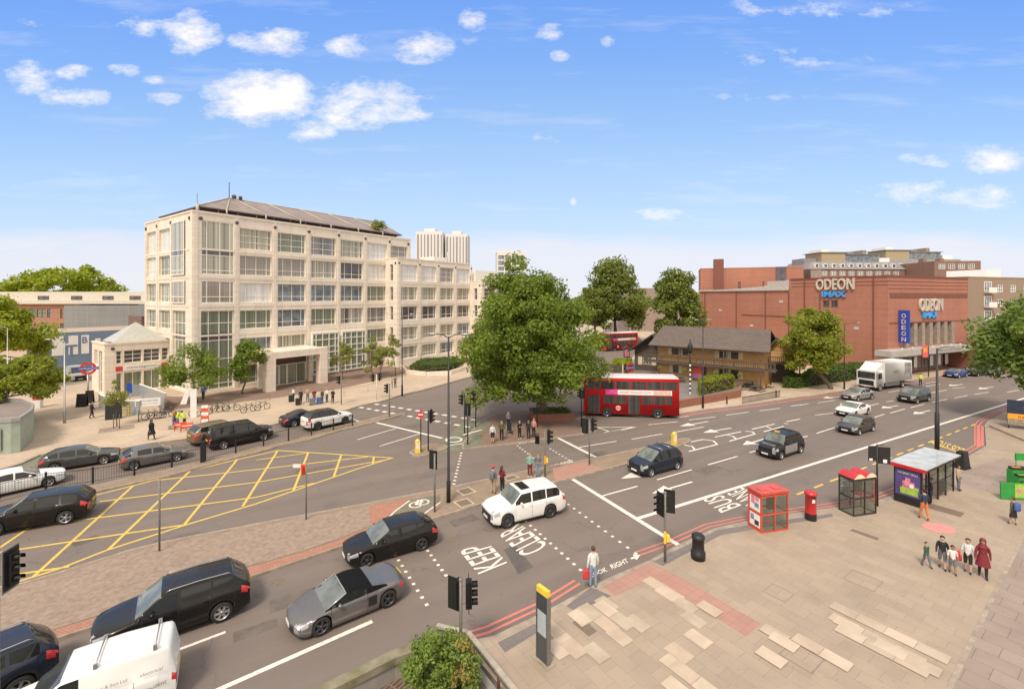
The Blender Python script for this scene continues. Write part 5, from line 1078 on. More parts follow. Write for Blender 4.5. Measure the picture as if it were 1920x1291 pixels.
def interp(tab, x):
    if x <= tab[0][0]: return tab[0][1]
    for (a, b), (c, d) in zip(tab, tab[1:]):
        if x <= c:
            t = (x-a)/(c-a); return b+(d-b)*t
    return tab[-1][1]
def smoothtab(tab, x, h=.10):
    return (interp(tab, x-h)+2*interp(tab, x)+interp(tab, x+h))/4
SPOKE = {}
def wheel_parts(parent, x, y, r, w, side, rim='rim_silver', spokes=5):
    mb = MB(); s = side
    prof = [(r*.66,-.5*w),(r*.9,-.5*w),(r*.985,-.38*w),(r,-.2*w),(r,.2*w),(r*.985,.38*w),(r*.9,.5*w),(r*.66,.5*w)]
    mb.lathe(prof, (0,0,0), 28, 0, 'y'); o = mb.build('wheel', 'tyre', parent); o.location = (x, y, r)
    rb = MB(); R = r*.68; yo = s*w*.42
    rb.lathe([(R,yo+s*.02),(R*.9,yo+s*.012),(R*.88,yo-s*.06),(R,-s*w*.4)], (0,0,0), 28, 0, 'y')
    rb.lathe([(0,yo-s*.09),(R*.9,yo-s*.09)], (0,0,0), 20, 1, 'y')
    for k in range(spokes):
        a = 2*pi*k/spokes; d = Vector((cos(a),0,sin(a))); t = Vector((-sin(a),0,cos(a)))
        w0, w1 = R*.13, R*(.2 if spokes < 7 else .1)
        q = [d*.0+t*w0, d*R*.92+t*w1, d*R*.92-t*w1, -t*w0]
        rb.face([Vector((p.x, yo-s*.005, p.z)) for p in (q if s < 0 else q[::-1])]); rb.face([Vector((p.x, yo-s*.05, p.z)) for p in q])
        for i in range(4):
            j = (i+1) % 4; rb.face((Vector((q[i].x,yo-s*.005,q[i].z)),Vector((q[j].x,yo-s*.005,q[j].z)),Vector((q[j].x,yo-s*.05,q[j].z)),Vector((q[i].x,yo-s*.05,q[i].z))))
    rb.lathe([(0,yo+s*.012),(R*.2,yo+s*.01),(R*.22,yo-s*.03)], (0,0,0), 12, 0, 'y')
    rr = rb.build('rim', [rim, 'black_trim'], o)
    return o
def make_car(name, label, cat, sp, body, rim='rim_silver', spokes=5, group=None, roofmat=None):
    """body grown from cross sections: x runs from the nose (0) to the tail (L); the car faces -x"""
    L, Wd, H, wb, fo, r = sp['L'], sp['W'], sp['H'], sp['wb'], sp['fo'], sp['r']
    top, belt, zb0 = sp['top'], sp['belt'], sp.get('zb', .2)
    cowl, rf0, rr0, tg = sp['cowl'], sp['rf'], sp['rr'], sp['tg']
    wx = [fo, fo+wb]; ra = r+sp.get('arch', .055)
    xs = set([0, .03, .08, L, L-.03, L-.08, cowl, rf0, rr0, tg])
    n = int(L/.11)
    xs |= {i*L/n for i in range(n+1)}
    for w in wx:
        for k in range(13): xs.add(w-ra*cos(pi*k/12))
        xs.add(w-ra-.004); xs.add(w+ra+.004)
    pil = sp['pil']; 
    for a, b in pil: xs.add(a); xs.add(b)
    seams = sp.get('seams', [])
    for a in seams: xs.add(a-.007); xs.add(a+.007)
    xs = sorted(x for x in xs if 0 <= x <= L)
    ys = [xs[0]]
    keep = {cowl, rf0, rr0, tg, 0, L} | {p for ab in pil for p in ab} | {w+s*(ra+d) for w in wx for s in (-1,1) for d in (0,.004)} | {a+s for a in seams for s in (-.007,.007)}
    for x in xs[1:]:
        if x-ys[-1] < .02 and not any(abs(x-k) < 1e-6 for k in keep): continue
        ys.append(x)
    xs = ys
    tum = sp.get('tum', .26); nose = sp.get('nose', .16); tail = sp.get('tail', .1)
    def section(x):
        zt = smoothtab(top, x, .06); zn = interp(belt, x); zbelt = min(zn, zt-.035); g = zt-zbelt
        inroof = rf0-.01 <= x <= rr0+.01
        d = min(x, L-x); pl = 1-.11*max(0, 1-d/.75)**2.2; hw = Wd/2*pl*(1 if not sp.get('waist') else 1-.02*cos((x-L/2)/L*pi*2))
        zb = zb0 + (.10*max(0, 1-d/.35)); 
        inarch = False
        for w in wx:
            if abs(x-w) < ra-1e-4: zb = max(zb, r+sqrt(ra*ra-(x-w)**2)); inarch = True
        gw = hw*.925; yr = gw-tum*max(0, g-.03)
        z0 = zb0
        nom = [(.95, z0), (.985, z0+.12*(zbelt-z0)), (1.0, z0+.42*(zbelt-z0)), (.992, z0+.72*(zbelt-z0)), (.975, z0+.9*(zbelt-z0))]
        pts = [(hw*.55, zb)]
        k = (zbelt-zb)/(zbelt-z0)
        for (a, z) in nom: pts.append((hw*a*(1.012 if inarch else 1), zb+(z-z0)*k))
        pts.append((gw, zbelt))                                                     # 6 glass bottom
        y8, z8 = yr+.0, zt-.055*min(1, g/.3) if g > .12 else zbelt+g*.55
        if g <= .12: y8 = gw-.10*min(1, g/.1)
        f7 = .93
        pts.append((gw+(y8-gw)*f7+(.012 if g > .12 else 0), zbelt+(z8-zbelt)*f7))   # 7 glass top
        pts.append((y8-.03, z8+.012 if g > .12 else z8)); pts.append((y8*.84, zt-.018 if g > .12 else zt-g*.22)); pts.append((y8*.45, zt-.004)); pts.append((0, zt))
        return pts, g
    bow = lambda x, y: ( (nose*(1-min(1,x/.9))**1.5)*(abs(y)/(Wd/2))**2.4 - (tail*(1-min(1,(L-x)/.9))**1.5)*(abs(y)/(Wd/2))**2.4 )
    S_ = [section(x) for x in xs]
    verts = []; N = 12
    for x, (pts, g) in zip(xs, S_):
        row = []
        for sgn in (1, -1):
            row.append([len(verts)+i for i in range(N)])
            for (y, z) in pts: verts.append(Vector((x+bow(x, y), sgn*y, z)))
        verts[row[1][11]] = verts[row[0][11]]; row[1][11] = row[0][11]
        pts_ = row; S_[xs.index(x)] = (pts, g, row)
    C = {}
    def put(cls, idx, m=0, sm=True):
        C.setdefault(cls, MB()); mb = C[cls]
        mp = mb.__dict__.setdefault('mp', {})
        out = []
        for i in idx:
            if i not in mp: mp[i] = mb.pt(verts[i])
            if mp[i] not in out: out.append(mp[i])
        if len(out) > 2: mb.fi(out, m, sm)
    conv = sp.get('soft'); 
    def inp(x): return any(a-1e-6 < x < b+1e-6 for a, b in pil)
    hl, tl = sp['hl'], sp['tl']
    for i in range(len(xs)-1):
        x = (xs[i]+xs[i+1])/2; g = (S_[i][1]+S_[i+1][1])/2; ra_, rb_ = S_[i][2], S_[i+1][2]
        seam = any(abs(x-a) < .008 for a in seams)
        for s in (0, 1):
            A, B = ra_[s], rb_[s]
            for j in range(11):
                q = (A[j], A[j+1], B[j+1], B[j]) if s == 0 else (A[j], B[j], B[j+1], A[j+1])
                zc = sum(verts[k].z for k in q)/4; m = 0; cls = 'body'
                if j == 0: m = 1
                elif j == 1 and sp.get('clad'): m = 1
                elif seam and 2 <= j <= 5: m = 1
                if j == 6 and cowl+.12 < x < tg-.02 and g > .12 and not inp(x): cls = 'side_window_'+str(s)
                elif j in (7,) and conv and cowl < x < tg: m = 2
                elif j >= 8 and cowl < x < rf0: cls = 'windscreen'
                elif j >= 8 and rr0 < x < tg and not sp.get('noback'): cls = 'rear_window' if not conv or True else 'body'
                elif j >= 7 and rf0 <= x <= rr0: m = 2 if (roofmat or conv) else 0
                elif j == 6 and (roofmat or conv) and inp(x): m = 2
                elif j in (6,7) and roofmat and g > .15: m = 2
                elif j in (4, 5, 7, 8) and x < hl[0] and hl[1] < zc < hl[2]: cls = 'headlight_'+str(s)
                elif j in (3, 4, 5) and x > L-tl[0] and tl[1] < zc < tl[2]: cls = 'tail_light_'+str(s)
                if conv and rr0 < x < tg and cls == 'rear_window': cls = 'body'; m = 2 if x < rr0+.25 else 0
                put(cls, q, m)
    # end caps in horizontal strips
    for end, xi in (('f', 0), ('r', len(xs)-1)):
        row = S_[xi][2]; pts = S_[xi][0]; x = xs[xi]; cols = [1, .72, .35, 0, -.35, -.72, -1]
        grid = []
        for j in range(0, 12):
            y, z = pts[j]; ln = []
            for c in cols:
                if abs(c) == 1 and j < 11: ln.append(row[0 if c > 0 else 1][j])
                elif j == 11: ln.append(row[0][11])
                else:
                    yy = y*c; verts.append(Vector((x+bow(x, yy), yy, z))); ln.append(len(verts)-1)
            grid.append(ln)
        for j in range(0, 11):
            for c in range(6):
                q = (grid[j][c], grid[j][c+1], grid[j+1][c+1], grid[j+1][c]); zc = (pts[j][1]+pts[j+1][1])/2; m = 0; cls = 'body'; yc = abs(cols[c]+cols[c+1])/2
                if end == 'f':
                    q = q[::-1] if False else q
                    if 1 <= j <= 4 and yc < .6 : cls = 'grille'
                    elif yc > .6 and j in (3,4,5): cls = 'headlight_'+('0' if cols[c] > 0 else '1')
                    elif j <= 1: m = 1
                else:
                    q = q[::-1]
                    if yc > .6 and j in (3,4,5) : cls = 'tail_light_'+('0' if cols[c] > 0 else '1')
                    elif j <= 1: m = 1
                put(cls, q, m)
    root = thing(name, label, cat, (0,0,0), 0, group)
    off = Matrix.Translation((-(fo+wb/2), 0, 0)) @ Matrix.Identity(4)
    mats = {'body': [body, 'black_trim', roofmat or ('soft_top' if conv else body)], 'windscreen': ['car_windscreen'] if not sp.get('van') else ['van_windscreen'], 'rear_window': ['car_glass'], 'side_window': ['car_glass'], 'headlight': ['lamp_clear'], 'tail_light': ['tail_red'], 'grille': ['black_trim']}
    for cls, mb in C.items():
        nm = cls.rsplit('_', 1)[0] if cls[-1] in '01' else cls
        mb.v = [off @ v for v in mb.v]; o = mb.build(nm, mats[nm], root)
        o.data.validate()
    # inner floor so that nothing shows through under the arches
    ub = MB(); ub.box((.25-fo-wb/2, -Wd*.27, zb0+.02), (L-.25-fo-wb/2, Wd*.27, min(.62, interp(belt, 1)-.1))); ub.build('underbody', 'black_trim', root)
    for w, sx in ((wx[0]-fo-wb/2, 0), (wx[1]-fo-wb/2, 1)):
        for s in (-1, 1): wheel_parts(root, w, s*(Wd/2-.115), r, .22, s, rim, spokes)
    xo = -(fo+wb/2)
    ym = Wd/2; zm = interp(belt, cowl+.45)+.06
    for s in (-1, 1):
        mm = MB(); mm.ball((cowl+.5+xo, s*(ym+.07), zm+.03), .11, 8, 0, (.75,1.0,.72)); mm.tube([(cowl+.5+xo, s*(ym-.08), zm-.03),(cowl+.5+xo, s*(ym+.04), zm)], .03, 5, 1); mm.build('mirror', [sp.get('mir', body), 'black_trim'], root)
    for (x, m_, nm, z) in ((-.012+xo, 'plate_white', 'number_plate', sp.get('pz', .42)), (L+.012+xo, 'plate_yellow', 'number_plate', sp.get('pzr', .78))):
        p = MB(); p.box((x-.012,-.26,z-.055),(x+.012,.26,z+.055)); p.build(nm, m_, root)
    ds = sp.get('handles', [])
    for hx in ds:
        for s in (-1, 1):
            zz = interp(belt, hx)-.13; h = MB(); h.box((hx-.09+xo, s*(ym*.985), zz-.015),(hx+.09+xo, s*(ym*.985+.03), zz+.015)); h.build('door_handle', sp.get('hm', body), root)
    if conv:
        for s in (-1, 1):
            h = MB(); h.prism([(2.78+xo, s*(ym*.93)),(3.12+xo, s*(ym*.93)),(3.12+xo, s*(ym+.012)),(2.78+xo, s*(ym+.004))], .40, .76, 0, 0, True); h.build('side_vent', 'black_trim', root)
        tw = Wd/2*.925-tum*(H-interp(belt,2)-.05); h = MB(); h.tube([(cowl+.05+xo,-Wd*.43,interp(belt,1.3)+.02),(rf0+xo,-tw,H-.07),(rf0-.02+xo,-tw*.5,H-.03),(rf0-.03+xo,0,H-.02),(rf0-.02+xo,tw*.5,H-.03),(rf0+xo,tw,H-.07),(cowl+.05+xo,Wd*.43,interp(belt,1.3)+.02)], .028, 6); h.build('windscreen_frame', 'paint_silver', root)
    if sp.get('rails'):
        a, b = rf0+.15+xo, rr0-.05+xo; yr = Wd/2*.925-tum*(H-interp(belt,2.3)-.03)-.05
        for s in (-1, 1):
            h = MB(); h.tube([(a,s*yr,H-.06),(a+.12,s*yr,H+.0),((a+b)/2,s*yr,H+.025),(b-.12,s*yr,H-.0),(b,s*yr,H-.07)], .018, 6); h.build('roof_rail', sp['rails'], root)
    if sp.get('bars'):
        for bx in sp['bars']:
            h = MB(); h.tube([(bx+xo,-Wd*.38,H+.06),(bx+xo,Wd*.38,H+.06)], .022, 6); h.box((bx+xo-.05,-Wd*.40,H-.05),(bx+xo+.05,-Wd*.36,H+.09)); h.box((bx+xo-.05,Wd*.36,H-.05),(bx+xo+.05,Wd*.40,H+.09)); h.build('roof_bar', 'rim_silver', root)
    if sp.get('sun'):
        a, b = sp['sun']; h = MB(); y_ = Wd*.25; z_ = H+.006; h.box((a+xo,-y_,z_-.03),(b+xo,y_,z_)); h.build('sunroof', 'car_glass', root)
    return root
def spec(L, W_, H, wb, fo, r, hood, zb_, cowl, rf, rr, tg, beltf, beltr, deck=None, **k):
    nose_z = k.pop('nose_z', hood-.11)
    top = [(0, nose_z), (.07, nose_z+.07), (.25, hood-.005), (cowl-.02, hood+.10), (rf, H-.05), ((rf+rr)/2, H), (rr, H-.06)]
    if deck: top += [(tg, deck+.04), (L-.12, deck-.02), (L, deck-.14)]
    else: top += [(tg, beltr+.08), (L-.04, beltr-.02), (L, beltr-.14)]
    belt = [(0, nose_z-.04), (.5, hood-.05), (cowl, beltf-.02), (cowl+.6, beltf), (L-.3, beltr), (L, beltr-.2)]
    d = dict(L=L, W=W_, H=H, wb=wb, fo=fo, r=r, zb=zb_, top=top, belt=belt, cowl=cowl, rf=rf, rr=rr, tg=tg, pil=[(cowl, cowl+.12)], hl=(.42, hood-.28, hood-.08), tl=(.32, beltr-.28, beltr-.06)); d.update(k); return d
HATCH = spec(4.2,1.78,1.47,2.58,.83,.32, .82,.2, 1.08,1.85,3.45,4.0, .93,1.02, pil=[(1.08,1.3),(2.28,2.38),(3.2,3.6)], seams=[1.28,2.3,3.15], handles=[2.15,3.05], pzr=.62)
ESTATE = spec(4.55,1.82,1.48,2.70,.90,.33, .83,.2, 1.2,2.0,3.75,4.35, .93,1.02, pil=[(1.2,1.42),(2.42,2.52),(3.35,3.45),(4.0,4.4)], seams=[1.4,2.44,3.35], handles=[2.3,3.2], pzr=.75)
SUV = spec(4.7,1.92,1.72,2.82,.88,.38, 1.03,.25, 1.15,1.9,4.1,4.55, 1.14,1.20, pil=[(1.15,1.38),(2.38,2.48),(3.42,3.5),(4.2,4.6)], seams=[1.35,2.4,3.35], handles=[2.25,3.25], pz=.55,pzr=.95, clad=1)
BIGSUV = spec(4.95,1.96,1.76,2.98,.93,.385, 1.02,.25, 1.25,2.0,4.3,4.8, 1.12,1.2, pil=[(1.25,1.48),(2.5,2.6),(3.55,3.63),(4.35,4.85)], seams=[1.45,2.52,3.5], handles=[2.4,3.4], pz=.5,pzr=.95, rails='chrome', clad=1)
ROVER = spec(4.8,1.98,1.80,2.75,.92,.39, 1.06,.26, 1.25,1.82,4.2,4.55, 1.15,1.2, tum=.2, pil=[(1.25,1.45),(2.45,2.53),(3.4,3.46),(4.35,4.6)], seams=[1.43,2.47,3.4], handles=[2.35,3.3], pz=.5, sun=(2.0,2.55), nose_z=.9, tl=(.25,.85,1.15), nose=.1, tail=.05)
MPV = spec(4.35,1.80,1.66,2.70,.83,.32, .95,.2, .95,1.85,3.75,4.2, 1.0,1.1, pil=[(.95,1.15),(2.3,2.38),(3.3,3.4),(3.95,4.2)], seams=[1.2,2.32,3.3], handles=[2.2,3.2], bars=[2.1,3.0])
MINIVAN = spec(5.0,1.95,1.92,3.1,.9,.35, 1.08,.22, .95,1.75,4.65,4.93, 1.14,1.16, tum=.17, pil=[(.95,1.15),(2.05,2.15),(3.35,3.45),(4.6,5.0)], seams=[1.2,2.08,3.38], handles=[1.95], nose=.12, tail=.04, tl=(.14,.9,1.35))
VANP = spec(4.45,1.80,1.88,2.72,.92,.33, 1.08,.22, .95,1.75,4.3,4.42, 1.12,1.12, tum=.10, pil=[(.95,1.15),(2.15,4.5)], seams=[1.2,2.18,3.4], handles=[2.05], nose=.12, tail=.03, tl=(.12,.75,1.15), van=1, noback=1, mir='black_trim')
BIGVAN = spec(5.2,2.0,2.15,3.2,.95,.35, 1.15,.22, .9,1.7,5.05,5.17, 1.2,1.2, tum=.1, pil=[(.9,1.1),(2.15,5.3)], seams=[1.2,2.18], nose=.12, tail=.03, van=1, noback=1, tl=(.12,.8,1.3), mir='black_trim')
SALOON = spec(4.6,1.82,1.44,2.75,.87,.33, .82,.2, 1.25,2.05,3.3,4.0, .92,.97, deck=1.0, pil=[(1.25,1.45),(2.42,2.5),(3.45,3.8)], seams=[1.42,2.44,3.4], handles=[2.3,3.25])
COUPE = spec(4.5,1.85,1.38,2.7,.87,.34, .80,.19, 1.35,2.15,3.0,3.85, .90,.96, deck=.98, pil=[(1.35,1.6),(3.2,3.8)], seams=[1.5,2.8], handles=[2.65])
SPORT = spec(4.43,1.93,1.24,2.65,.98,.355, .72,.15, 1.15,1.95,2.7,3.55, .84,.92, deck=.94, nose_z=.56, pil=[(1.15,1.4),(2.75,3.6)], seams=[1.35,2.75], handles=[2.6], soft=1, nose=.26, tail=.14, tum=.34, hl=(.45,.50,.63), tl=(.22,.66,.82))
TAXI = spec(4.58,1.78,1.82,2.88,.80,.34, 1.02,.2, 1.25,1.75,3.75,4.3, 1.05,1.08, tum=.17, pil=[(1.25,1.42),(2.3,2.4),(3.25,3.33),(4.0,4.3)], seams=[1.4,2.33,3.3], handles=[2.2,2.5], nose=.14, nose_z=.85, tl=(.2,.75,1.0))
def place(root, fw, rw, near, Wd):
    """put a car with its near front and rear wheel on the given pixels; near=+1: the left side (its -y... ) faces the camera"""
    A, B = P(*fw), P(*rw); d = (B-A); rz = atan2(d.y, d.x); m = (A+B)/2
    n = Vector((-sin(rz), cos(rz), 0)); c = m+n*near*(Wd/2-.08)
    root.location = (c.x, c.y, 0); root.rotation_euler = (0, 0, rz); return root
CARS = []
def car(name, label, cat, sp, body, fw, rw, **k):
    o = make_car(name, label, cat, sp, body, **k)
    A, B = P(*fw), P(*rw); rz = atan2(B.y-A.y, B.x-A.x); n = Vector((-sin(rz), cos(rz), 0)); m = (A+B)/2
    s = 1 if n.dot(m) > 0 else -1       # body centre lies on the far side of the seen wheels
    c = m+n*s*(sp['W']/2-.06); o.location = (c.x, c.y, 0); o.rotation_euler = (0, 0, rz)
    print('CAR', name, label[:30], 'wheelbase in photo %.2f' % (B-A).length, 'spec', sp['wb']); return o
GT = 'traffic on the road behind the railings'; GN = 'traffic on the near carriageways'; GF = 'cars coming along the main road'
car('hatchback', 'dark grey five door car behind the railings ahead of the white saloon', 'car', ESTATE, 'paint_grey', (200,869), (97,886), group=GT)
car('hatchback', 'small mid grey hatchback behind the railings following the dark grey car', 'car', HATCH, 'paint_midgrey', (333,864), (250,881), group=GT)
car('saloon_car', 'white saloon car cut by the left edge of the picture behind the railings', 'car', SALOON, 'paint_white', (90,912), (-22,937), group=GT)
car('suv', 'bronze brown off-road car half hidden behind the black minivan', 'car', SUV, 'paint_bronze', (462,817), (378,837), group=GT)
car('minivan', 'long black minivan with dark windows behind the railings', 'minivan', MINIVAN, 'paint_black', (499,825), (414,843), group=GT)
car('coupe', 'dark blue black coupe just behind the white off-road car with black roof', 'car', COUPE, 'paint_navy', (606,789), (547,801), group=GT)
car('suv', 'white off-road car with black roof waiting at the crossing', 'car', SUV, 'paint_white', (649,795), (594,807), roofmat='paint_black', rim='rim_dark', group=GT)
car('suv', 'black off-road car driving over the yellow hatched box', 'car', SUV, 'paint_black', (-14,1007), (125,982))
car('suv', 'large black off-road car with chrome roof rails beside the white van', 'car', BIGSUV, 'paint_black', (229,1231), (417,1165), group=GN, spokes=6)
car('suv', 'dark off-road car with yellow rear plate cut by the lower left corner', 'car', dict(SUV, rails='chrome', sun=(2.3,3.0)), 'paint_navy', (-190,1425), (-14,1338), group=GN)
car('delivery_van', 'small white van with two roof bars at the bottom left', 'van', dict(VANP, bars=[2.5,3.9]), 'paint_white', (22,1436), (278,1338), group=GN)
car('convertible', 'grey low sports car with black fabric roof', 'car', SPORT, 'paint_midgrey', (600,1192), (730,1137), group=GN, rim='rim_dark', spokes=5)
car('estate_car', 'black hatchback with roof aerial beside the brick verge', 'car', ESTATE, 'paint_black', (689,1062), (790,1032), group=GN, rim='rim_dark')
car('suv', 'white square off-road car with black sunroof over the word CLEAR', 'car', ROVER, 'paint_white', (951,990), (1032,970), group=GN, rim='rim_dark', spokes=10)
car('people_carrier', 'dark blue people carrier with silver roof bars', 'car', MPV, 'paint_navy', (1220,894), (1270,880), group=GF)
car('taxi', 'black cab with pale grey bonnet and doors', 'taxi', TAXI, 'paint_black', (1466,861), (1499,850), group=GF)
car('hatchback', 'dark grey hatchback coming behind the taxi beside the bus lane', 'car', HATCH, 'paint_grey', (1610,816), (1637,808), group=GF)
car('coupe', 'white coupe partly hidden behind the dark grey hatchback', 'car', COUPE, 'paint_white', (1600,784), (1631,776), group=GF)
car('coupe', 'silver car in the middle lane beside the parked lorry', 'car', SALOON, 'paint_silver', (1607,752), (1635,748), group=GF)
car('suv', 'dark off-road car to the right of the silver car', 'car', SUV, 'paint_green', (1718,757), (1742,752), group=GF)
GP = 'cars stopped by the cinema kerb'
car('coupe', 'low blue sports car at the cinema kerb', 'car', COUPE, 'paint_blue', (1797,709), (1813,706), group=GP)
car('hatchback', 'black car directly behind the blue sports car', 'car', ESTATE, 'paint_black', (1831,706), (1850,703), group=GP)
car('saloon_car', 'grey green saloon last in the row at the cinema kerb', 'car', SALOON, 'paint_green', (1862,704), (1878,701), group=GP)
car('panel_van', 'white panel van parked facing the camera beside the blue theatre', 'van', BIGVAN, 'paint_white', (146,722), (112,706))
# lettering on the white van flank
def find(label): return [o for o in COL.objects if o.get('label') == label][0]
vn = find('small white van with two roof bars at the bottom left')
vt = MB(); x0 = -(VANP['fo']+VANP['wb']/2)
# seen side is the one facing the camera: work out its sign
nn = Vector((-sin(vn.rotation_euler.z), cos(vn.rotation_euler.z), 0)); sgn = 1 if nn.dot(vn.location) < 0 else -1
def flank_text(s, xa, xb, za, zb, m):
    y = sgn*(.915-.02+.012)
    if sgn > 0: put_text(vt, s, (xb+x0,y+.012,za), (xa-xb,0,0), (0,-.03*sgn,zb-za), m)
    else: put_text(vt, s, (xa+x0,y-.012,za), (xb-xa,0,0), (0,-.03*sgn,zb-za), m)
mat('van_letter', (.22,.2,.18), .6)
for args in (('D. Day & Son Ltd', 2.35, 3.25, 1.25, 1.36, 0),('electrical', 3.55, 4.1, 1.27, 1.35, 0),('Medcount', 3.5, 4.2, .8, .93, 0)): vt = MB(); flank_text(*args); vt.build('flank_lettering', 'van_letter', vn)
tx = find('black cab with pale grey bonnet and doors'); tm = MB()
nn = Vector((-sin(tx.rotation_euler.z), cos(tx.rotation_euler.z), 0)); sg = 1 if nn.dot(tx.location) < 0 else -1
tm.box((-.9,sg*.885,.38),(.85,sg*.905,1.0)); tm.build('door_panel', 'paint_silver', tx); tm = MB(); tm.box((-1.75,-.5,1.03),(-.95,.5,1.055)); tm.build('bonnet_panel', 'paint_silver', tx)
tm = MB(); tm.box((-.55,-.2,1.80),(-.38,.2,1.92)); mat('taxi_amber', (.8,.4,.05), .4); tm.build('roof_sign', 'taxi_amber', tx)
# ---------------------------------------------------------------- double decker buses
def rbox(mb, x0, x1, hw, z0, z1, r, m=0, n=5, mt=None):
    """long box with rounded upper edges"""
    pr = [(hw, z0), (hw, z1-r)]+[(hw-r+r*cos(pi/2*k/n), z1-r+r*sin(pi/2*k/n)) for k in range(1, n+1)]
    pr = pr+[(-y, z) for y, z in pr[::-1]]
    A = [mb.pt((x0+ (r*.5*max(0,(z-(z1-r))/r) if r else 0), y, z)) for y, z in pr]; B = [mb.pt((x1-(r*.5*max(0,(z-(z1-r))/r) if r else 0), y, z)) for y, z in pr]
    for i in range(len(pr)-1): mb.fi((A[i], B[i], B[i+1], A[i+1]), (mt if (mt is not None and 2 <= i < len(pr)-3) else m), True)
    mb.fi(A[::-1], m); mb.fi(B, m); mb.fi((A[-1], B[-1], B[0], A[0]), 1)
def make_bus(label):
    L, hw, H = 9.9, 1.27, 4.32; b = thing('double_decker_bus', label, 'bus', (0,0,0), 0, 'red double decker buses')
    m = MB(); rbox(m, -L/2, L/2, hw, .32, H, .22, 0, mt=2); m.build('body', ['paint_red','black_trim','paint_bus_roof'], b)
    for s in (-1, 1):
        y = s*(hw+.012); y2 = s*(hw-.03)
        def pan(nm, x0, x1, z0, z1, mt, e=0): q = MB(); q.box((x0,y2,z0),(x1,y+s*e,z1)); return q.build(nm, mt, b)
        for k in range(6): pan('upper_window', -4.75+k*1.6, -4.75+k*1.6+1.5, 3.0, 3.85, 'bus_glass')
        near = s < 0
        for (a, c) in ((-2.9,-1.75),(-1.65,-.5),(1.1,2.2),(2.3,3.4),(3.5,4.2)) if near else ((-4.3,-3.0),(-2.9,-1.6),(-1.5,-.2),(-.1,1.2),(1.3,2.6),(2.7,4.0)): pan('lower_window', a, c, 1.45, 2.3, 'bus_glass')
        if near:
            d = pan('front_door', -4.55, -3.3, .42, 2.35, 'bus_glass', .004); d2 = pan('centre_door', -.3, .9, .42, 2.35, 'bus_glass', .004)
            for dd, xc in ((d,-3.92),(d2,.3)): q = MB(); q.box((xc-.04,y,.42),(xc+.04,y+.02,2.35)); q.build('door_frame', 'black_trim', dd)
        q = MB(); xa, xb = (-2.7,4.2); q.box((xa,y2,2.42),(xb,y+s*.008,2.93), 0); q.box((xa,y+s*.009,2.42),(xa+1.3,y+s*.014,2.93), 1); q.box((xb-1.9,y+s*.009,2.45),(xb-.1,y+s*.014,2.9), 2)
        put_text(q, 'AWARD WINNING SHOW', (xa+1.5 if s < 0 else xb-2.0,y+s*.018,2.6), ((xb-xa-3.6)*(1 if s < 0 else -1),0,0), (0,0,.16), 3); q.build('advert_panel', ['sign_white','advert_pink','advert_cream','van_letter'], b)
        q = MB(); q.lathe([(0,y+s*.006),(.26,y+s*.006)], (-1.35,0,1.0), 18, 0, 'y'); q.lathe([(.13,y+s*.012),(.2,y+s*.012)], (-1.35,0,1.0), 18, 1, 'y'); q.box((-1.65,y,.96),(-1.05,y+s*.016,1.04), 1); q.build('roundel', ['sign_white','sign_red'], b)
    q = MB(); q.box((-L/2-.015,-1.05,1.2),(-L/2+.05,1.05,2.35)); q.build('windscreen', 'van_windscreen', b); q = MB(); q.box((-L/2-.015,-1.05,2.95),(-L/2+.05,1.05,3.85)); q.build('upper_windscreen', 'van_windscreen', b)
    q = MB(); q.box((-L/2-.02,-.6,2.5),(-L/2+.05,.6,2.85)); q.build('destination_blind', 'sign_black', b)
    q = MB(); q.box((L/2-.05,-.95,3.05),(L/2+.015,.95,3.8)); q.build('rear_window', 'bus_glass', b)
    for s in (-1, 1):
        q = MB(); q.box((-L/2-.02,s*.95-.15,.65),(-L/2+.03,s*.95+.15,.85)); q.build('headlight', 'lamp_clear', b); q = MB(); q.box((L/2-.03,s*1.05-.1,.8),(L/2+.02,s*1.05+.1,1.4)); q.build('tail_light', 'tail_red', b)
        for x in (-2.55, 2.75):
            q = MB(); q.lathe([(0,s*1.276),(.58,s*1.276)], (x,0,.5), 20, 0, 'y'); q.build('wheel_arch', 'black_trim', b); w = wheel_parts(b, x, s*1.17, .49, .26, s, 'rim_silver', 8)
    return b
mat('advert_pink', (.75,.08,.35), .5); mat('advert_cream', (.72,.52,.42), .5)
b1 = make_bus('red double decker bus turning beside the round tree')
A, B = P(1139,781), P(1228,783.5); d = (B-A).normalized(); rz = atan2(d.y, d.x); n = Vector((-d.y, d.x, 0)); c = (A+B)/2+n*1.2
# its doors are on the side towards the camera
b1.location = (c.x, c.y, 0); b1.rotation_euler = (0, 0, rz)
for ch in b1.children: 
    ch.scale.y = -1 if False else 1
print('BUS wheelbase', (B-A).length)
b2 = copy_tree(b1); b2['label'] = 'red double decker bus far up the side road by the timber annexe'
c2 = P(1163,657)+Vector((0,1.5,0)); b2.location = (c2.x, c2.y, 0); b2.rotation_euler = (0, 0, radians(28))
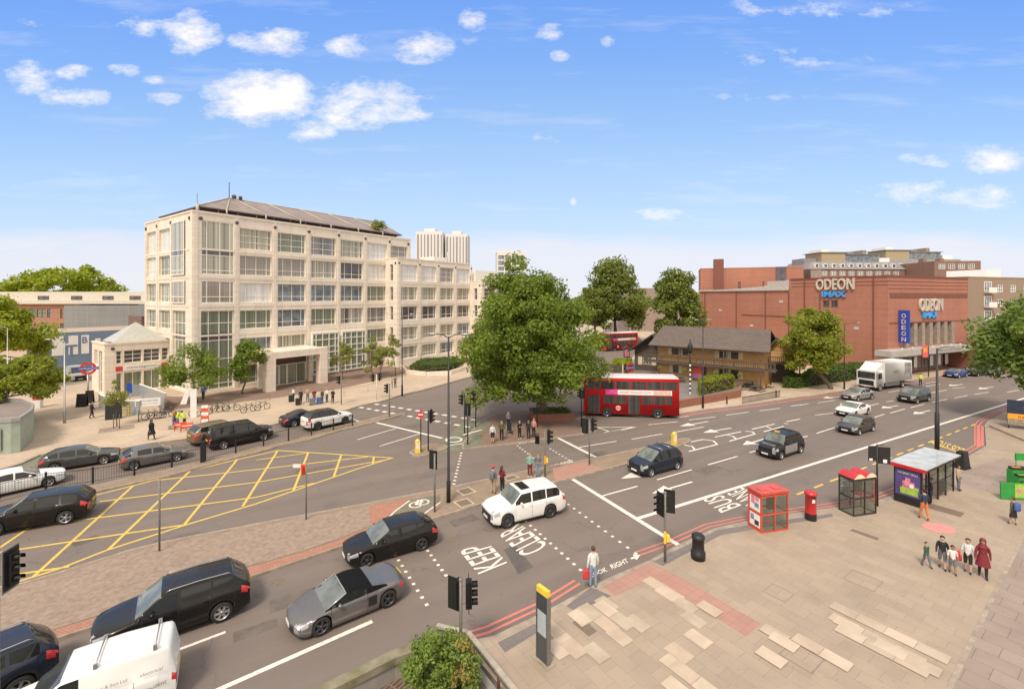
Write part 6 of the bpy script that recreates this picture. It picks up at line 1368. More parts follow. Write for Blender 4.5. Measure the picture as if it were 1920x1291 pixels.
# ---------------------------------------------------------------- box lorry
ly = thing('box_lorry', 'white box lorry parked at the kerb by the hedge', 'lorry'); A, B = P(1649,733), P(1692,726.5); d = (B-A).normalized(); rz = atan2(d.y, d.x)
q = MB(); rbox(q, -.9, 5.9, 1.25, 1.05, 3.75, .05); q.build('cargo_box', ['paint_white','black_trim'], ly)
q = MB(); rbox(q, -2.9, -1.05, 1.2, .55, 2.75, .15); q.build('cab', ['paint_white','black_trim'], ly)
q = MB(); q.face(((-2.7,-1.0,2.76),(-2.7,1.0,2.76),(-1.1,1.05,3.7),(-1.1,-1.05,3.7))); q.face(((-2.7,-1,2.76),(-1.1,-1.05,3.7),(-1.1,-1.05,2.76))); q.face(((-2.7,1,2.76),(-1.1,1.05,2.76),(-1.1,1.05,3.7))); q.face(((-1.1,-1.05,2.76),(-1.1,-1.05,3.7),(-1.1,1.05,3.7),(-1.1,1.05,2.76))); q.build('wind_deflector', 'paint_white', ly)
q = MB(); q.box((-2.93,-1.05,1.65),(-2.85,1.05,2.55)); q.build('windscreen', 'van_windscreen', ly)
q = MB(); q.box((-2.93,-.9,.75),(-2.87,.9,1.4)); q.build('grille', 'black_trim', ly)
for s in (-1, 1):
    q = MB(); q.box((-2.35,s*1.17,1.65),(-1.55,s*1.215,2.45)); q.build('side_window', 'car_glass', ly)
    q = MB(); q.box((-2.95,s*.85-.2,.6),(-2.86,s*.85+.2,.75)); q.build('headlight', 'lamp_clear', ly)
    q = MB(); q.box((-2.75,s*1.45-.1,1.7),(-2.6,s*1.45+.1,2.3)); q.tube([(-2.7,s*1.15,2.3),(-2.7,s*1.45,2.3)], .03, 5); q.build('mirror', 'black_trim', ly)
    q = MB(); q.box((-.6,s*1.1,.55),(3.0,s*1.15,.7)); q.box((-.6,s*1.1,.8),(3.0,s*1.15,.95)); q.build('side_guard', 'rim_silver', ly)
    q = MB(); q.box((4.0,s*1.252,1.3),(5.7,s*1.262,3.5)); q.build('printed_panel', 'lorry_print', ly) if 'lorry_print' in MATS else (mat('lorry_print', (.32,.31,.3), .5, var=.6, scale=2), q.build('printed_panel', 'lorry_print', ly))
    q = MB(); put_text(q, 'DIRECT', (1.2 if s < 0 else 2.8,s*1.27,2.2), (1.6*(-s),0,0), (0,0,.4), 0); q.build('flank_lettering', 'van_letter', ly)
    for x in (-2.0, 3.6): wheel_parts(ly, x, s*1.08, .48, .28, s, 'rim_silver', 8)
q = MB(); q.box((-2.6,-.5,.5),(5.6,.5,1.04)); q.build('chassis', 'black_trim', ly)
q = MB(); q.box((5.95,-1.1,.45),(7.3,1.1,.52)); q.build('tail_lift', 'rim_silver', ly)
n = Vector((-d.y, d.x, 0)); c = (A+B)/2-d*.8+n*1.15; ly.location = (c.x, c.y, 0); ly.rotation_euler = (0, 0, rz)
print('LORRY', (B-A).length)
# ================================================================ street furniture
m_cg, t_cg, b_cg = base_mat('clear_glass', (.8,.85,.83), .05)
_tr = nd(t_cg, 'ShaderNodeBsdfTransparent'); _gl = nd(t_cg, 'ShaderNodeBsdfGlossy'); _gl.inputs['Roughness'].default_value = .03; _tr.inputs[0].default_value = (.82,.86,.84,1)
_fr = nd(t_cg, 'ShaderNodeValue'); _fr.outputs[0].default_value = .14
_mx = nd(t_cg, 'ShaderNodeMixShader'); t_cg.links.new(_fr.outputs[0], _mx.inputs[0]); t_cg.links.new(_tr.outputs[0], _mx.inputs[1]); t_cg.links.new(_gl.outputs[0], _mx.inputs[2]); t_cg.links.new(_mx.outputs[0], t_cg.nodes['Material Output'].inputs[0])
mat('pole_grey', (.20,.19,.165), .55, .2, var=.15, scale=4); mat('pole_black', (.022,.02,.02), .5, var=.2, scale=4); mat('signal_black', (.014,.014,.014), .5, var=.2, scale=5); mat('lens_dark', (.05,.02,.02), .25); mat('lens_off', (.03,.04,.035), .25); emit('lens_red', (1,.06,.03), 4)
mat('kiosk_red', (.60,.085,.045), .45, coat=.3, var=.18, scale=2); mat('post_red', (.52,.02,.025), .35, coat=.4, var=.12, scale=2); mat('kiosk_dark', (.045,.035,.03), .5); mat('yellow_plastic', (.80,.58,.06), .45, var=.08); mat('cream_plastic', (.78,.7,.48), .45, var=.08); mat('totem_dark', (.05,.06,.07), .3, coat=.5, var=.1); mat('map_pale', (.42,.47,.50), .4, var=.1, scale=4, fine=20); mat('steel', (.38,.37,.35), .4, .6, var=.1)
mat('banner_white', (.75,.74,.71), .6, var=.06); mat('kiosk_green', (.36,.42,.35), .5, .2, var=.12, scale=1.5); mat('kiosk_grey', (.34,.33,.31), .5, .2, var=.1); mat('stall_green', (.03,.30,.05), .5, var=.12); mat('orange_paint', (.85,.35,.03), .5, var=.06); mat('navy_board', (.02,.03,.06), .5); mat('crate_black', (.03,.03,.03), .6); mat('fruit_orange', (.75,.25,.03), .5, var=.3, scale=9); mat('fruit_green', (.3,.42,.06), .5, var=.3, scale=9); mat('poster_purple', (.10,.07,.22), .35, coat=.4, var=.2, scale=1.5); mat('poster_pink', (.70,.25,.32), .4, var=.2, scale=6); mat('poster_green', (.35,.55,.08), .4, var=.2, scale=6); mat('poster_blue', (.2,.3,.42), .4, var=.4, scale=8); mat('barrier_red', (.75,.10,.04), .5); mat('hivis', (.62,.85,.05), .6, var=.08)
def signal_head(parent, x, y, z, ang, board=True, ped=False, lit=False):
    """lenses look along ang (radians); x, y, z is the middle of the box"""
    T = Matrix.Translation((x, y, z)) @ Matrix.Rotation(ang, 4, 'Z'); n = 2 if ped else 3; sp_ = .30 if not ped else .27; h = sp_*n
    m = MB(); m.T = T; m.box((-.11,-.15,-h/2),(.10,.15,h/2))
    if board and not ped: m.box((-.02,-.26,-h/2-.1),(.0,.26,h/2+.12), 0)
    for k in range(n):
        zc = h/2-sp_*(k+.5); rr = .105; L_ = .2
        for i in range(9):
            a0 = pi*(-.12+i*1.24/9); a1 = pi*(-.12+(i+1)*1.24/9)
            p = [(.10, cos(a)*rr*1.06, zc+sin(a)*rr*1.06) for a in (a0, a1)]; q = [(.10+L_, cos(a)*rr*1.06, zc+sin(a)*rr*1.06) for a in (a0, a1)]; m.face((p[0], p[1], q[1], q[0])); m.face((q[0], q[1], p[1], p[0]))
    hd = m.build('signal_head', 'signal_black', parent)
    for k in range(n):
        zc = h/2-sp_*(k+.5); l = MB(); l.T = T; l.lathe([(0,.112),(.1,.104)], (0,0,zc), 12, 0, 'x'); l.build('lens', 'lens_red' if (lit and k == 0) else ('lens_dark' if k == 0 else 'lens_off'), hd)
    return hd
def traffic_light(label, u, v, heads, H=3.4, polemat='pole_grey', band=False, group='traffic lights round the junction', r=.057, z0=.12):
    b = P(u, v, z0); t = thing('traffic_light', label, 'traffic light', b, 0, group)
    q = MB(); q.tube([(0,0,-.02),(0,0,H)], r, 10); q.lathe([(0,H+.05),(r*1.25,H+.02),(r*1.25,H-.06)], (0,0,0), 10); q.build('pole', polemat, t)
    if band: q = MB(); q.lathe([(r+.01,.9),(r+.01,1.5)], (0,0,0), 10); q.build('pole_band', 'orange_paint' if band == 1 else 'yellow_plastic', t); q = MB(); q.box((.05,-.1,1.0),(.2,.1,1.3)); q.build('push_button_box', 'yellow_plastic', t)
    for (ang, ox, oy, zc, kind) in heads:
        a = radians(ang); signal_head(t, ox, oy, zc, a, kind != 'p', kind == 'p', kind == 'r')
        k = MB(); k.tube([(0,0,zc+.3),(ox*.8,oy*.8,zc+.3),(ox*.8,oy*.8,zc-.3),(0,0,zc-.3)], .018, 5); k.build('bracket', 'pole_grey', t)
    return t
traffic_light('nearest traffic light with two black heads rising behind the green shrub', 864, 1262, [(62,-.23,.1,2.68,''),(8,.27,.1,2.68,'')], 3.25, z0=-.1)
traffic_light('traffic light beside the black litter bin on the near pavement', 1247, 1053, [(-160,-.22,.05,2.75,''),(70,.25,.12,2.85,'')], 3.35, band=2)
traffic_light('traffic light on the narrow median next to the people carrier', 1105, 871, [(60,-.3,.1,2.9,''),(-20,.28,.1,3.0,'')], 3.4)
traffic_light('traffic light with orange band on the median beside two waiting women', 1022, 893, [(-10,.27,.05,2.8,''),(-100,-.55,.0,2.6,'p')], 3.3, band=1)
traffic_light('traffic light seen from behind on the median near the cycle mark', 815, 959, [(70,-.12,.2,3.0,''),], 3.4)
traffic_light('slim black traffic light on the small island beside the round red sign', 803, 845, [(-10,.22,.05,2.85,'')], 3.3, 'pole_black')
traffic_light('traffic light on the pavement corner beyond the crossing by the white off-road car', 730, 781, [(200,-.25,0,3.0,'')], 3.5)
traffic_light('traffic light on the plaza right of the waiting travellers', 640, 758, [(200,-.25,0,2.9,'')], 3.3)
traffic_light('twin headed traffic light with yellow pole on the far plaza kerb', 706, 749, [(195,-.4,0,2.7,''),(20,.35,0,2.8,'')], 3.1, 'cream_plastic')
traffic_light('left traffic light of the three behind the tree island crossing', 871, 811, [(190,-.25,0,3.1,'')], 3.5, 'pole_black')
traffic_light('middle traffic light with back turned at the tree island corner', 877, 833, [(80,-.02,.2,2.95,'')], 3.3, 'pole_black')
traffic_light('right traffic light of the three at the tree island corner', 892, 800, [(195,-.22,0,3.0,'')], 3.4, 'pole_black')
traffic_light('red lit traffic light in front of the plane tree trunk', 1007, 800, [(-95,-.2,-.1,3.0,'r')], 3.4, 'pole_black')
traffic_light('dark traffic light close behind the bus front corner', 1090, 800, [(180,-.1,.1,3.3,''),(75,.15,.1,3.3,'')], 3.6, 'pole_black')
# big head at the left edge on a tall mast
tl = thing('traffic_light', 'big traffic light head on a tall mast at the lower left edge', 'traffic light', (-12.45,11.0,0), 0, 'traffic lights round the junction'); tl.scale = (.76,.76,.84); q = MB(); q.tube([(0,0,0),(0,0,8.3)], .07, 10); q.build('pole', 'pole_grey', tl)
signal_head(tl, .42, .05, 7.42, radians(10), True); q = MB(); q.box((.0,-.03,7.7),(.32,.12,7.77)); q.box((.0,-.03,7.1),(.32,.12,7.17)); q.build('bracket', 'pole_grey', tl)
q = MB(); q.T = Matrix.Translation((.42,.05,7.42)) @ Matrix.Rotation(radians(10), 4, 'Z'); q.box((-.045,-.3,-.62),(-.025,.3,.62)); q.build('backing_board', 'steel', tl)
def lamp_post(label, u, v, H, arms, m='pole_black', r=.09, group='street lamps', thick=1.4):
    b = P(u, v, .12); t = thing('street_lamp', label, 'street lamp', b, 0, group); q = MB(); q.tube([(0,0,0),(0,0,thick),(0,0,thick+.05),(0,0,H)], [r*1.5,r*1.5,r,r*.55], 10); q.build('pole', m, t)
    for (dx, dy, dz) in arms:
        q = MB(); q.tube([(0,0,H-.1),(dx*.5,dy*.5,H+dz*.8),(dx,dy,H+dz)], .03, 6); q.build('arm', m, t); d = Vector((dx,dy,0)).normalized(); l = MB(); c = Vector((dx,dy,H+dz)); l.T = Matrix.Translation(c+d*.3) @ Matrix.Rotation(atan2(d.y,d.x), 4, 'Z')
        l.ball((0,0,0), .36, 8, 0, (1,.38,.24)); l.build('lamp_head', 'steel', t)
    return t
lamp_post('tall black double armed lamp post on the median in front of the junction', 841, 941, 10.25, [(-.75,.1,.15),(.75,-.1,.15)], r=.085, thick=1.3)
lamp_post('tall slim black lamp post on the plaza kerb before the middle wing', 754, 742, 10.4, [(.9,.3,.1)], r=.08)
lamp_post('black lamp post on the pub pavement beside the hedge planter', 1318, 765, 10.0, [(.5,.1,.1),(-.5,-.1,.1)], r=.08)
lamp_post('black lamp post with arm to the right in front of the cinema side wall', 1583, 729, 9.0, [(1.9,.2,.15)], r=.075)
lamp_post('thick black lamp post rising behind the bus shelter', 1757, 866, 8.75, [(1.0,.1,.12)], r=.10, thick=3.8)
lamp_post('grey blue lamp post with one curved arm on the left plaza', 121, 793, 8.2, [(-1.1,-.2,.25)], 'steel', r=.08)
lamp_post('pale lamp post among the trees at the far left', 14, 800, 9.7, [(-.6,0,.1)], 'steel', r=.06)
def plain_post(label, u, v, H, m='pole_grey', r=.045, z0=.12, sign=None, name='signpost', group=None):
    b = P(u, v, z0); t = thing(name, label, 'sign', b, 0, group); q = MB(); q.tube([(0,0,0),(0,0,H)], r, 8); q.build('pole', m, t)
    if sign: sign(t, H)
    return t
plain_post('thin bare pole standing on the planted strip left of the black car', 299, 1032, 3.55, z0=.135)
def s1(t, H): q = MB(); q.box((-.28,-.04,H-.75),(-.02,-.01,H-.15), 0); q.box((-.14,-.3,H-.7),(-.11,.02,H-.2), 0); q.build('sign_plate', ['barrier_red'], t); q = MB(); q.box((-.75,-.02,H-.35),(-.3,.01,H-.15)); q.build('arm_plate', 'banner_white', t)
plain_post('thin pole with small red sign on the planted strip', 574, 973, 3.3, z0=.135, sign=s1)
def s2(t, H): q = MB(); q.lathe([(0,-.07),(.3,-.07)], (0,0,H-.35), 20, 0, 'y'); q.box((-.2,-.085,H-.4),(.2,-.075,H-.3), 1); q.build('round_sign', ['sign_red','sign_white'], t)
plain_post('round red no entry sign on the small island', 789, 846, 3.4, 'pole_black', sign=s2)
b = P(1644.5, 948, .12); t = thing('bus_flag_sign', 'black twin panel sign post behind the arched telephone box', 'sign', b, 0); q = MB(); q.tube([(0,0,0),(0,0,1.6),(0,0,3.75)], [.07,.055,.04], 8); q.tube([(0,0,3.72),(.35,-.05,3.74)], .025, 5); q.build('pole', 'pole_black', t)
q = MB(); q.box((-.52,-.03,2.75),(-.05,.03,3.65)); q.box((-.5,-.04,2.78),(-.3,-.031,2.9), 1); q.build('sign_panel', ['sign_black','sign_white'], t); q = MB(); q.T = Matrix.Rotation(radians(-14), 4, 'Z'); q.box((.05,-.03,2.6),(.68,.03,3.6)); q.box((.3,-.04,2.66),(.5,-.031,2.86), 1); q.build('sign_panel', ['sign_black','sign_white'], t)
def bollard(label, u, v):
    t = thing('keep_left_bollard', label, 'bollard', P(u, v, .12), radians(20), 'illuminated yellow bollards'); q = MB(); q.box((-.2,-.14,0),(.2,.14,.95)); q.lathe([(0,1.1),(.1,1.09),(.17,1.02),(.2,.95)], (0,0,0), 12); q.build('shell', 'yellow_plastic', t); q = MB(); q.box((-.16,-.15,.3),(.16,-.141,.9)); q.build('face_panel', 'cream_plastic', t)
bollard('yellow bollard on the small island beside the round red sign', 783, 848); bollard('yellow bollard at the narrow end of the median behind the people carrier', 1264, 833)
def bin_(label, u, v): 
    t = thing('litter_bin', label, 'bin', P(u, v, .12), 0, 'black litter bins'); q = MB(); q.lathe([(.0,0),(.33,0),(.34,.32),(.28,.36),(.27,.95),(.31,.98),(.31,1.02)], (0,0,0), 20); q.build('body', 'signal_black', t); q = MB(); q.lathe([(.31,1.02),(.30,1.12),(.18,1.2),(0,1.21)], (0,0,0), 20); q.build('lid', 'pole_black', t)
bin_('round black litter bin alone on the near pavement', 1309, 1046)
t = thing('litter_bin', 'tapering dark bin standing at the far end of the bus shelter', 'bin', P(1804, 877, .12), .4); q = MB(); q.prism([(-.45,-.35),(.45,-.35),(.45,.35),(-.45,.35)], 0, .12); 
i = [q.pt(p) for p in ((-.42,-.3,.12),(.42,-.3,.12),(.42,.3,.12),(-.42,.3,.12),(-.3,-.22,1.25),(.3,-.22,1.25),(.3,.22,1.25),(-.3,.22,1.25))]
for f in ((0,1,5,4),(1,2,6,5),(2,3,7,6),(3,0,4,7),(4,5,6,7)): q.fi([i[j] for j in f])
q.build('body', 'signal_black', t)
# wayfinding totem
c = (P(1006.7,1231.8,.12)+P(1025.7,1249.4,.12))/2; dd = P(1025.7,1249.4,.12)-P(1006.7,1231.8,.12)
t = thing('wayfinding_totem', 'slim dark map totem with yellow top on the near pavement', 'sign', c, atan2(dd.y, dd.x)); q = MB(); q.box((-.27,0,.02),(.27,.13,2.35)); q.build('panel', 'totem_dark', t); q = MB(); q.box((-.275,-.01,2.351),(.275,.14,2.56)); q.build('yellow_cap', 'yellow_plastic', t); q = MB(); q.box((-.22,-.012,.95),(.22,-.001,1.75)); q.build('map_panel', 'map_pale', t); q = MB(); q.box((-.295,-.02,0),(-.271,.15,2.35)); q.box((.271,-.02,0),(.295,.15,2.35)); q.build('edge_trim', 'pole_grey', t); q = MB(); q.box((-.4,-.12,0),(.4,.28,.03)); q.build('base_plate', 'kerb_stone', t)
# telephone boxes
FM = lambda: None
def phone(name, label, origin, W_, D_, H_, rz, red, arched, adv):
    t = thing(name, label, 'telephone box', origin, rz, None); fr = MB(); p = .06
    for x in (0, W_/2-p/2, W_-p):
        for y in (0, D_-p): fr.box((x,y,0),(x+p,y+p,H_))
    for z in (0.0, H_*.46, H_-.1):
        for y in (0, D_-p): fr.box((p,y+.004,z),(W_/2-p/2-.001,y+p-.004,z+.08)); fr.box((W_/2+p/2+.001,y+.004,z),(W_-p,y+p-.004,z+.08))
        for x in (0, W_-p): fr.box((x+.004,p,z),(x+p-.004,D_-p,z+.08))
    fr.box((.0,.0,H_),(W_,D_,H_+.06)); fr.build('frame', red, t)
    for (a, b_) in (((p,.03,.08),(W_/2-p/2,.036,H_-.1)),((W_/2+p/2,.03,.08),(W_-p,.036,H_-.1)),((p,D_-.036,.08),(W_/2-p/2,D_-.03,H_-.1)),((W_/2+p/2,D_-.036,.08),(W_-p,D_-.03,H_-.1)),((W_-.036,p,.08),(W_-.03,D_-p,H_-.1))): g = MB(); g.box(a, b_); g.build('glass_panel', 'clear_glass', t)
    if adv:
        g = MB(); g.box((.025,p,.1),(.035,D_-p,H_-.12)); g.box((.012,p+.06,H_*.53),(.024,D_-p-.06,H_-.2), 1); g.box((.012,p+.06,.2),(.024,D_-p-.06,H_*.44), 1)
        for (y0, z0, y1, z1, m) in ((.2,1.25,.5,1.5,2),(.5,1.4,.75,1.85,3),(.2,.3,.5,.55,4),(.55,.5,.78,.8,2),(.2,1.6,.45,1.8,3)): g.box((.004,y0,z0),(.011,y1,z1), m)
        g.build('advert_panel', ['kiosk_red','sign_white','poster_blue','poster_pink','kiosk_dark'], t)
    else: g = MB(); g.box((.03,p,.08),(.036,D_-p,H_-.1)); g.build('glass_panel', 'clear_glass', t)
    for x in (W_*.25, W_*.75): g = MB(); g.box((x-.2,D_-.28,.85),(x+.2,D_-.1,1.75)); g.box((x-.12,D_-.34,1.1),(x+.0,D_-.281,1.5)); g.build('telephone', 'kiosk_dark' if x > W_/2 else 'steel', t)
    if arched:
        for k in (0, 1):
            r = MB(); n = 10; x0 = k*W_/2; w = W_/2; pr = [(x0+w*i/n, H_+.06+.26*sin(pi*i/n)) for i in range(n+1)]
            for i in range(n): (xa, za), (xb, zb) = pr[i], pr[i+1]; r.face(((xa,-.03,za),(xb,-.03,zb),(xb,D_+.03,zb),(xa,D_+.03,za)), 0, True)
            r.face([(x, -.03, z) for x, z in pr][::1], 1); r.face([(x, D_+.03, z) for x, z in pr][::-1], 1); r.build('arched_roof', [MATS['kiosk_red'], MATS['cream_plastic']] if False else ['post_red','cream_plastic'], t)
        s_ = MB(); put_text(s_, 'TELEPHONE', (W_-.13,-.005,.55), (0,0,1.4), (-.12,0,0), 0, .0); s_.build('lettering', 'sign_red', t)
    else:
        r = MB(); r.box((-.05,-.05,H_+.061),(W_+.05,D_+.05,H_+.16)); r.box((.2,.25,H_+.161),(.6,.65,H_+.2)); r.box((1.1,.25,H_+.161),(1.5,.65,H_+.2)); r.build('roof', red, t)
    return t
fc = P(1427.7,1000,.12); phone('telephone_box', 'faded orange red double telephone box with adverts on its end panel', fc, 1.76, .97, 2.0, radians(14), 'kiosk_red', False, True)
fc = P(1600.8,968.5,.12); phone('telephone_box', 'dark framed double telephone box with arched red roofs', fc, 1.7, .95, 2.1, radians(14), 'kiosk_dark', True, False)
t = thing('post_box', 'round red post box with black base between the two telephone boxes', 'post box', P(1520,973,.12), 0); q = MB(); q.lathe([(.29,0),(.29,.38)], (0,0,0), 24); q.build('base', 'signal_black', t); q = MB(); q.lathe([(.28,.381),(.28,1.42),(.33,1.44),(.33,1.52),(.25,1.6),(.1,1.65),(0,1.66)], (0,0,0), 24); q.build('body', 'post_red', t); q = MB(); q.box((-.1,-.292,1.05),(.06,-.275,1.22)); q.build('notice_plate', 'sign_white', t); q = MB(); q.box((-.13,-.297,1.30),(.13,-.27,1.35)); q.build('slot', 'signal_black', t)
# bus shelter
Bp, Cp = P(1728.7,953.6,.12), P(1789,921,.12); dd = Cp-Bp; sh_ = thing('bus_shelter', 'long bus shelter with pale roof and purple poster on its end panel', 'bus shelter', Bp, atan2(dd.y, dd.x)); SL = 5.05; SWd = 1.38
q = MB(); q.box((-.15,-.25,2.36),(SL+.15,SWd+.2,2.42), 0); q.build('roof', 'shelter_roof', sh_) if 'shelter_roof' in MATS else (mat('shelter_roof', (.55,.55,.5), .35, coat=.5, var=.25, scale=1.2), q.build('roof', 'shelter_roof', sh_))
q = MB(); q.box((-.15,-.26,2.25),(SL+.15,-.2,2.355)); q.box((-.14,SWd+.15,2.25),(SL+.15,SWd+.21,2.355)); q.box((SL+.1,-.19,2.25),(SL+.15,SWd+.14,2.355)); q.build('roof_frame', 'pole_black', sh_); q = MB(); q.box((-.19,-.26,2.2),(-.151,SWd+.2,2.40)); q.build('red_fascia', 'post_red', sh_)
q = MB(); q.box((0,0,0),(.14,SWd,2.24)); q.build('end_cabinet', 'signal_black', sh_); q = MB(); q.box((-.012,.08,.5),(-.001,SWd-.08,2.12), 0)
for (y0, z0, y1, z1, m) in ((.2,.62,1.05,1.0,2),(.35,1.0,.95,1.4,1),(.55,1.35,.8,1.62,1),(.15,.95,.35,1.15,2)): q.box((-.02,y0,z0),(-.013,y1,z1), m)
q.ball((-.03,.75,1.25), .2, 10, 1, (.1,1,1)); q.ball((-.03,.5,1.15), .13, 10, 3, (.1,1,1)); put_text(q, 'THE GREAT DEALS', (-.018,1.2,1.82), (0,-1.0,0), (0,0,.14), 3); q.build('poster', ['poster_purple','poster_pink','poster_green','sign_white'], sh_)
for x in (.75, 1.15, 2.5, 3.7, SL-.08): q = MB(); q.box((x,.02,0),(x+.08,.10,2.25)); q.build('post', 'pole_black', sh_)
for x in (.2, SL/2, SL-.1): q = MB(); q.box((x,SWd-.1,0),(x+.07,SWd-.03,2.25)); q.build('post', 'pole_black', sh_)
for (a, b_) in ((1.23,2.5),(2.58,3.7),(3.78,SL-.08)): g = MB(); g.box((a,.05,.25),(b_,.06,2.1)); g.box((a,.04,1.1),(b_,.075,1.14), 1); g.build('glass_panel', ['clear_glass','pole_black'], sh_)
g = MB(); g.box((2.6,.03,.3),(3.68,.045,1.05)); g.build('timetable_panel', 'kiosk_dark', sh_); g = MB(); g.box((SL-.04,.1,.25),(SL-.03,SWd-.1,2.1)); g.build('glass_panel', 'clear_glass', sh_)
g = MB(); g.box((1.4,.35,.5),(4.4,.6,.55)); g.tube([(1.6,.45,0),(1.6,.45,.5)], .03, 6); g.tube([(4.2,.45,0),(4.2,.45,.5)], .03, 6); g.build('bench', 'post_red', sh_)
# billboard and shop hoarding at the right edge
bbp = P(1889,802,.12); t = thing('billboard', 'dark blue and orange advertising board at the right edge', 'billboard', bbp, radians(-32)); q = MB(); q.box((0,0,.35),(4.2,.12,2.75), 0); q.box((.0,-.01,.95),(4.2,-.001,1.45), 1); q.box((0,-.011,.35),(4.2,-.0015,.94), 2)
put_text(q, 'TO LET', (1.25,-.02,1.55), (1.6,0,0), (0,0,.28), 3, .01); put_text(q, 'BUY SELL', (1.55,-.02,2.35), (1.8,0,0), (0,0,.22), 3); put_text(q, 'new homes and offices', (1.1,-.02,2.08), (2.3,0,0), (0,0,.14), 3); put_text(q, '020 7722', (.7,-.02,1.08), (1.8,0,0), (0,0,.2), 0)
mat('rubble', (.33,.27,.2), .9, var=.5, scale=6); q.build('board', ['navy_board','orange_paint','rubble','sign_white'], t); q = MB(); q.tube([(.1,.06,0),(.1,.06,.35)], .05, 6); q.tube([(2.5,.06,0),(2.5,.06,.35)], .05, 6); q.build('leg', 'pole_black', t)
lw = MB(); bar(lw, P(1858,800,.12), P(1925,828,.12), .3, .12, .3); tag(lw.build('low_wall', 'kerb_stone'), 'low stone edging in front of the dark blue billboard', 'edging')
# fruit stall
sp0 = P(1877,936,.12); t = thing('fruit_stall', 'green fruit and vegetable stall at the right edge', 'stall', sp0, radians(-4)); q = MB(); q.box((0,0,.05),(3.2,.08,1.05)); q.build('green_screen', 'stall_green', t); q = MB(); q.box((.8,-.02,.15),(1.5,-.005,1.0), 0); q.lathe([(0,-.03),(.16,-.03)], (1.05,0,.55), 12, 1, 'y'); q.build('fruit_poster', ['poster_green','poster_pink'], t); q = MB(); q.box((3.0,2.2,1.75),(5.2,2.3,2.2)); q.tube([(3.05,2.25,0),(3.05,2.25,1.75)], .04, 6); q.tube([(5.1,2.25,0),(5.1,2.25,1.75)], .04, 6); q.build('signboard', 'stall_green', t)
q = MB(); q.box((2.3,.9,0),(4.7,2.1,.55)); q.box((2.3,1.3,.551),(4.7,2.1,.9)); q.box((2.3,1.7,.901),(4.7,2.1,1.25)); q.build('stepped_shelf', 'stall_green', t)
rz_ = radians(-4); ex, ey = Vector((cos(rz_),sin(rz_),0)), Vector((-sin(rz_),cos(rz_),0)); cr0 = None; n_ = 0; names = ['front','middle','back']; cols = ['left','centre','right']
for r_ in range(3):
    for k in range(3):
        w = sp0+ex*(2.7+k*.75)+ey*(1.1+r_*.4)+Vector((0,0,.552+.35*r_)); lb = '%s crate of fruit on the %s shelf of the green stall' % (cols[k], names[r_])
        if cr0 is None:
            cr0 = thing('fruit_crate', lb, 'crate', w, rz_, 'crates of fruit on the stall'); q = MB(); q.box((-.33,-.18,0),(.33,.18,.03)); q.box((-.33,-.18,.031),(-.3,.18,.16)); q.box((.3,-.18,.031),(.33,.18,.16)); q.box((-.299,-.18,.031),(.299,-.15,.16)); q.box((-.299,.15,.031),(.299,.18,.16)); q.build('tray', 'crate_black', cr0); q = MB(); rr = random.Random(2)
            for a in range(6):
                for b_ in range(3): q.ball((-.24+a*.095,-.09+b_*.09,.1+rr.random()*.02), .048, 6)
            fr_ = q.build('fruit', 'fruit_orange', cr0)
        else:
            c_ = dup(cr0, w, rz_, lb)
            if (k+r_) % 2: [ch for ch in c_.children if ch.name.startswith('fruit')][0].data = [ch for ch in c_.children if ch.name.startswith('fruit')][0].data.copy(); [ch for ch in c_.children if ch.name.startswith('fruit')][0].data.materials[0] = MATS['fruit_green']
# red painted disc on the paving
q = MB(); c = P(1760,989,.13); ring = [(c.x+.78*cos(2*pi*k/24), c.y+.6*sin(2*pi*k/24), .1315) for k in range(24)]; q.face(ring); wornmat('pink_paint', (.72,.27,.25)); struct(q.build('painted_marking', 'pink_paint'))
# guard railing along the central reservation: every panel and post is a part
gp = [P(u, v, .12) for u, v in ((-90,961),(-2,937),(86,916),(174,906),(252,891),(322,876),(385,862),(442,849),(494,836),(541,826),(584,815),(625,806),(661,798))]
gr = thing('guard_railing', 'long black pedestrian guard railing on the central reservation', 'railing', gp[0]); O_ = gp[0]
for i, p in enumerate(gp):
    q = MB(); w = p-O_; q.box((w.x-.045,w.y-.045,w.z),(w.x+.045,w.y+.045,w.z+1.12)); q.build('post', 'pole_black', gr)
for i, (a, b_) in enumerate(zip(gp, gp[1:])):
    a, b_ = a-O_, b_-O_; L = (b_-a).length; n = int(L/.13); q = MB(); q.tube([a+Vector((0,0,1.0)), b_+Vector((0,0,1.0))], .022, 5); q.tube([a+Vector((0,0,.15)), b_+Vector((0,0,.15))], .018, 5)
    for k in range(1, n): c = a.lerp(b_, k/n); q.tube([c+Vector((0,0,.15)), c+Vector((0,0,1.0))], .009, 4, 0, False)
    q.build('rail_panel', 'pole_black', gr)
t = thing('control_cabinet', 'narrow black cabinet at the guard railing beside the black minivan', 'cabinet', P(380,866,.12), .6); q = MB(); q.box((-.16,-.1,0),(.16,.1,1.55)); q.box((-.19,-.13,1.551),(.19,.13,1.6)); q.build('body', 'signal_black', t)
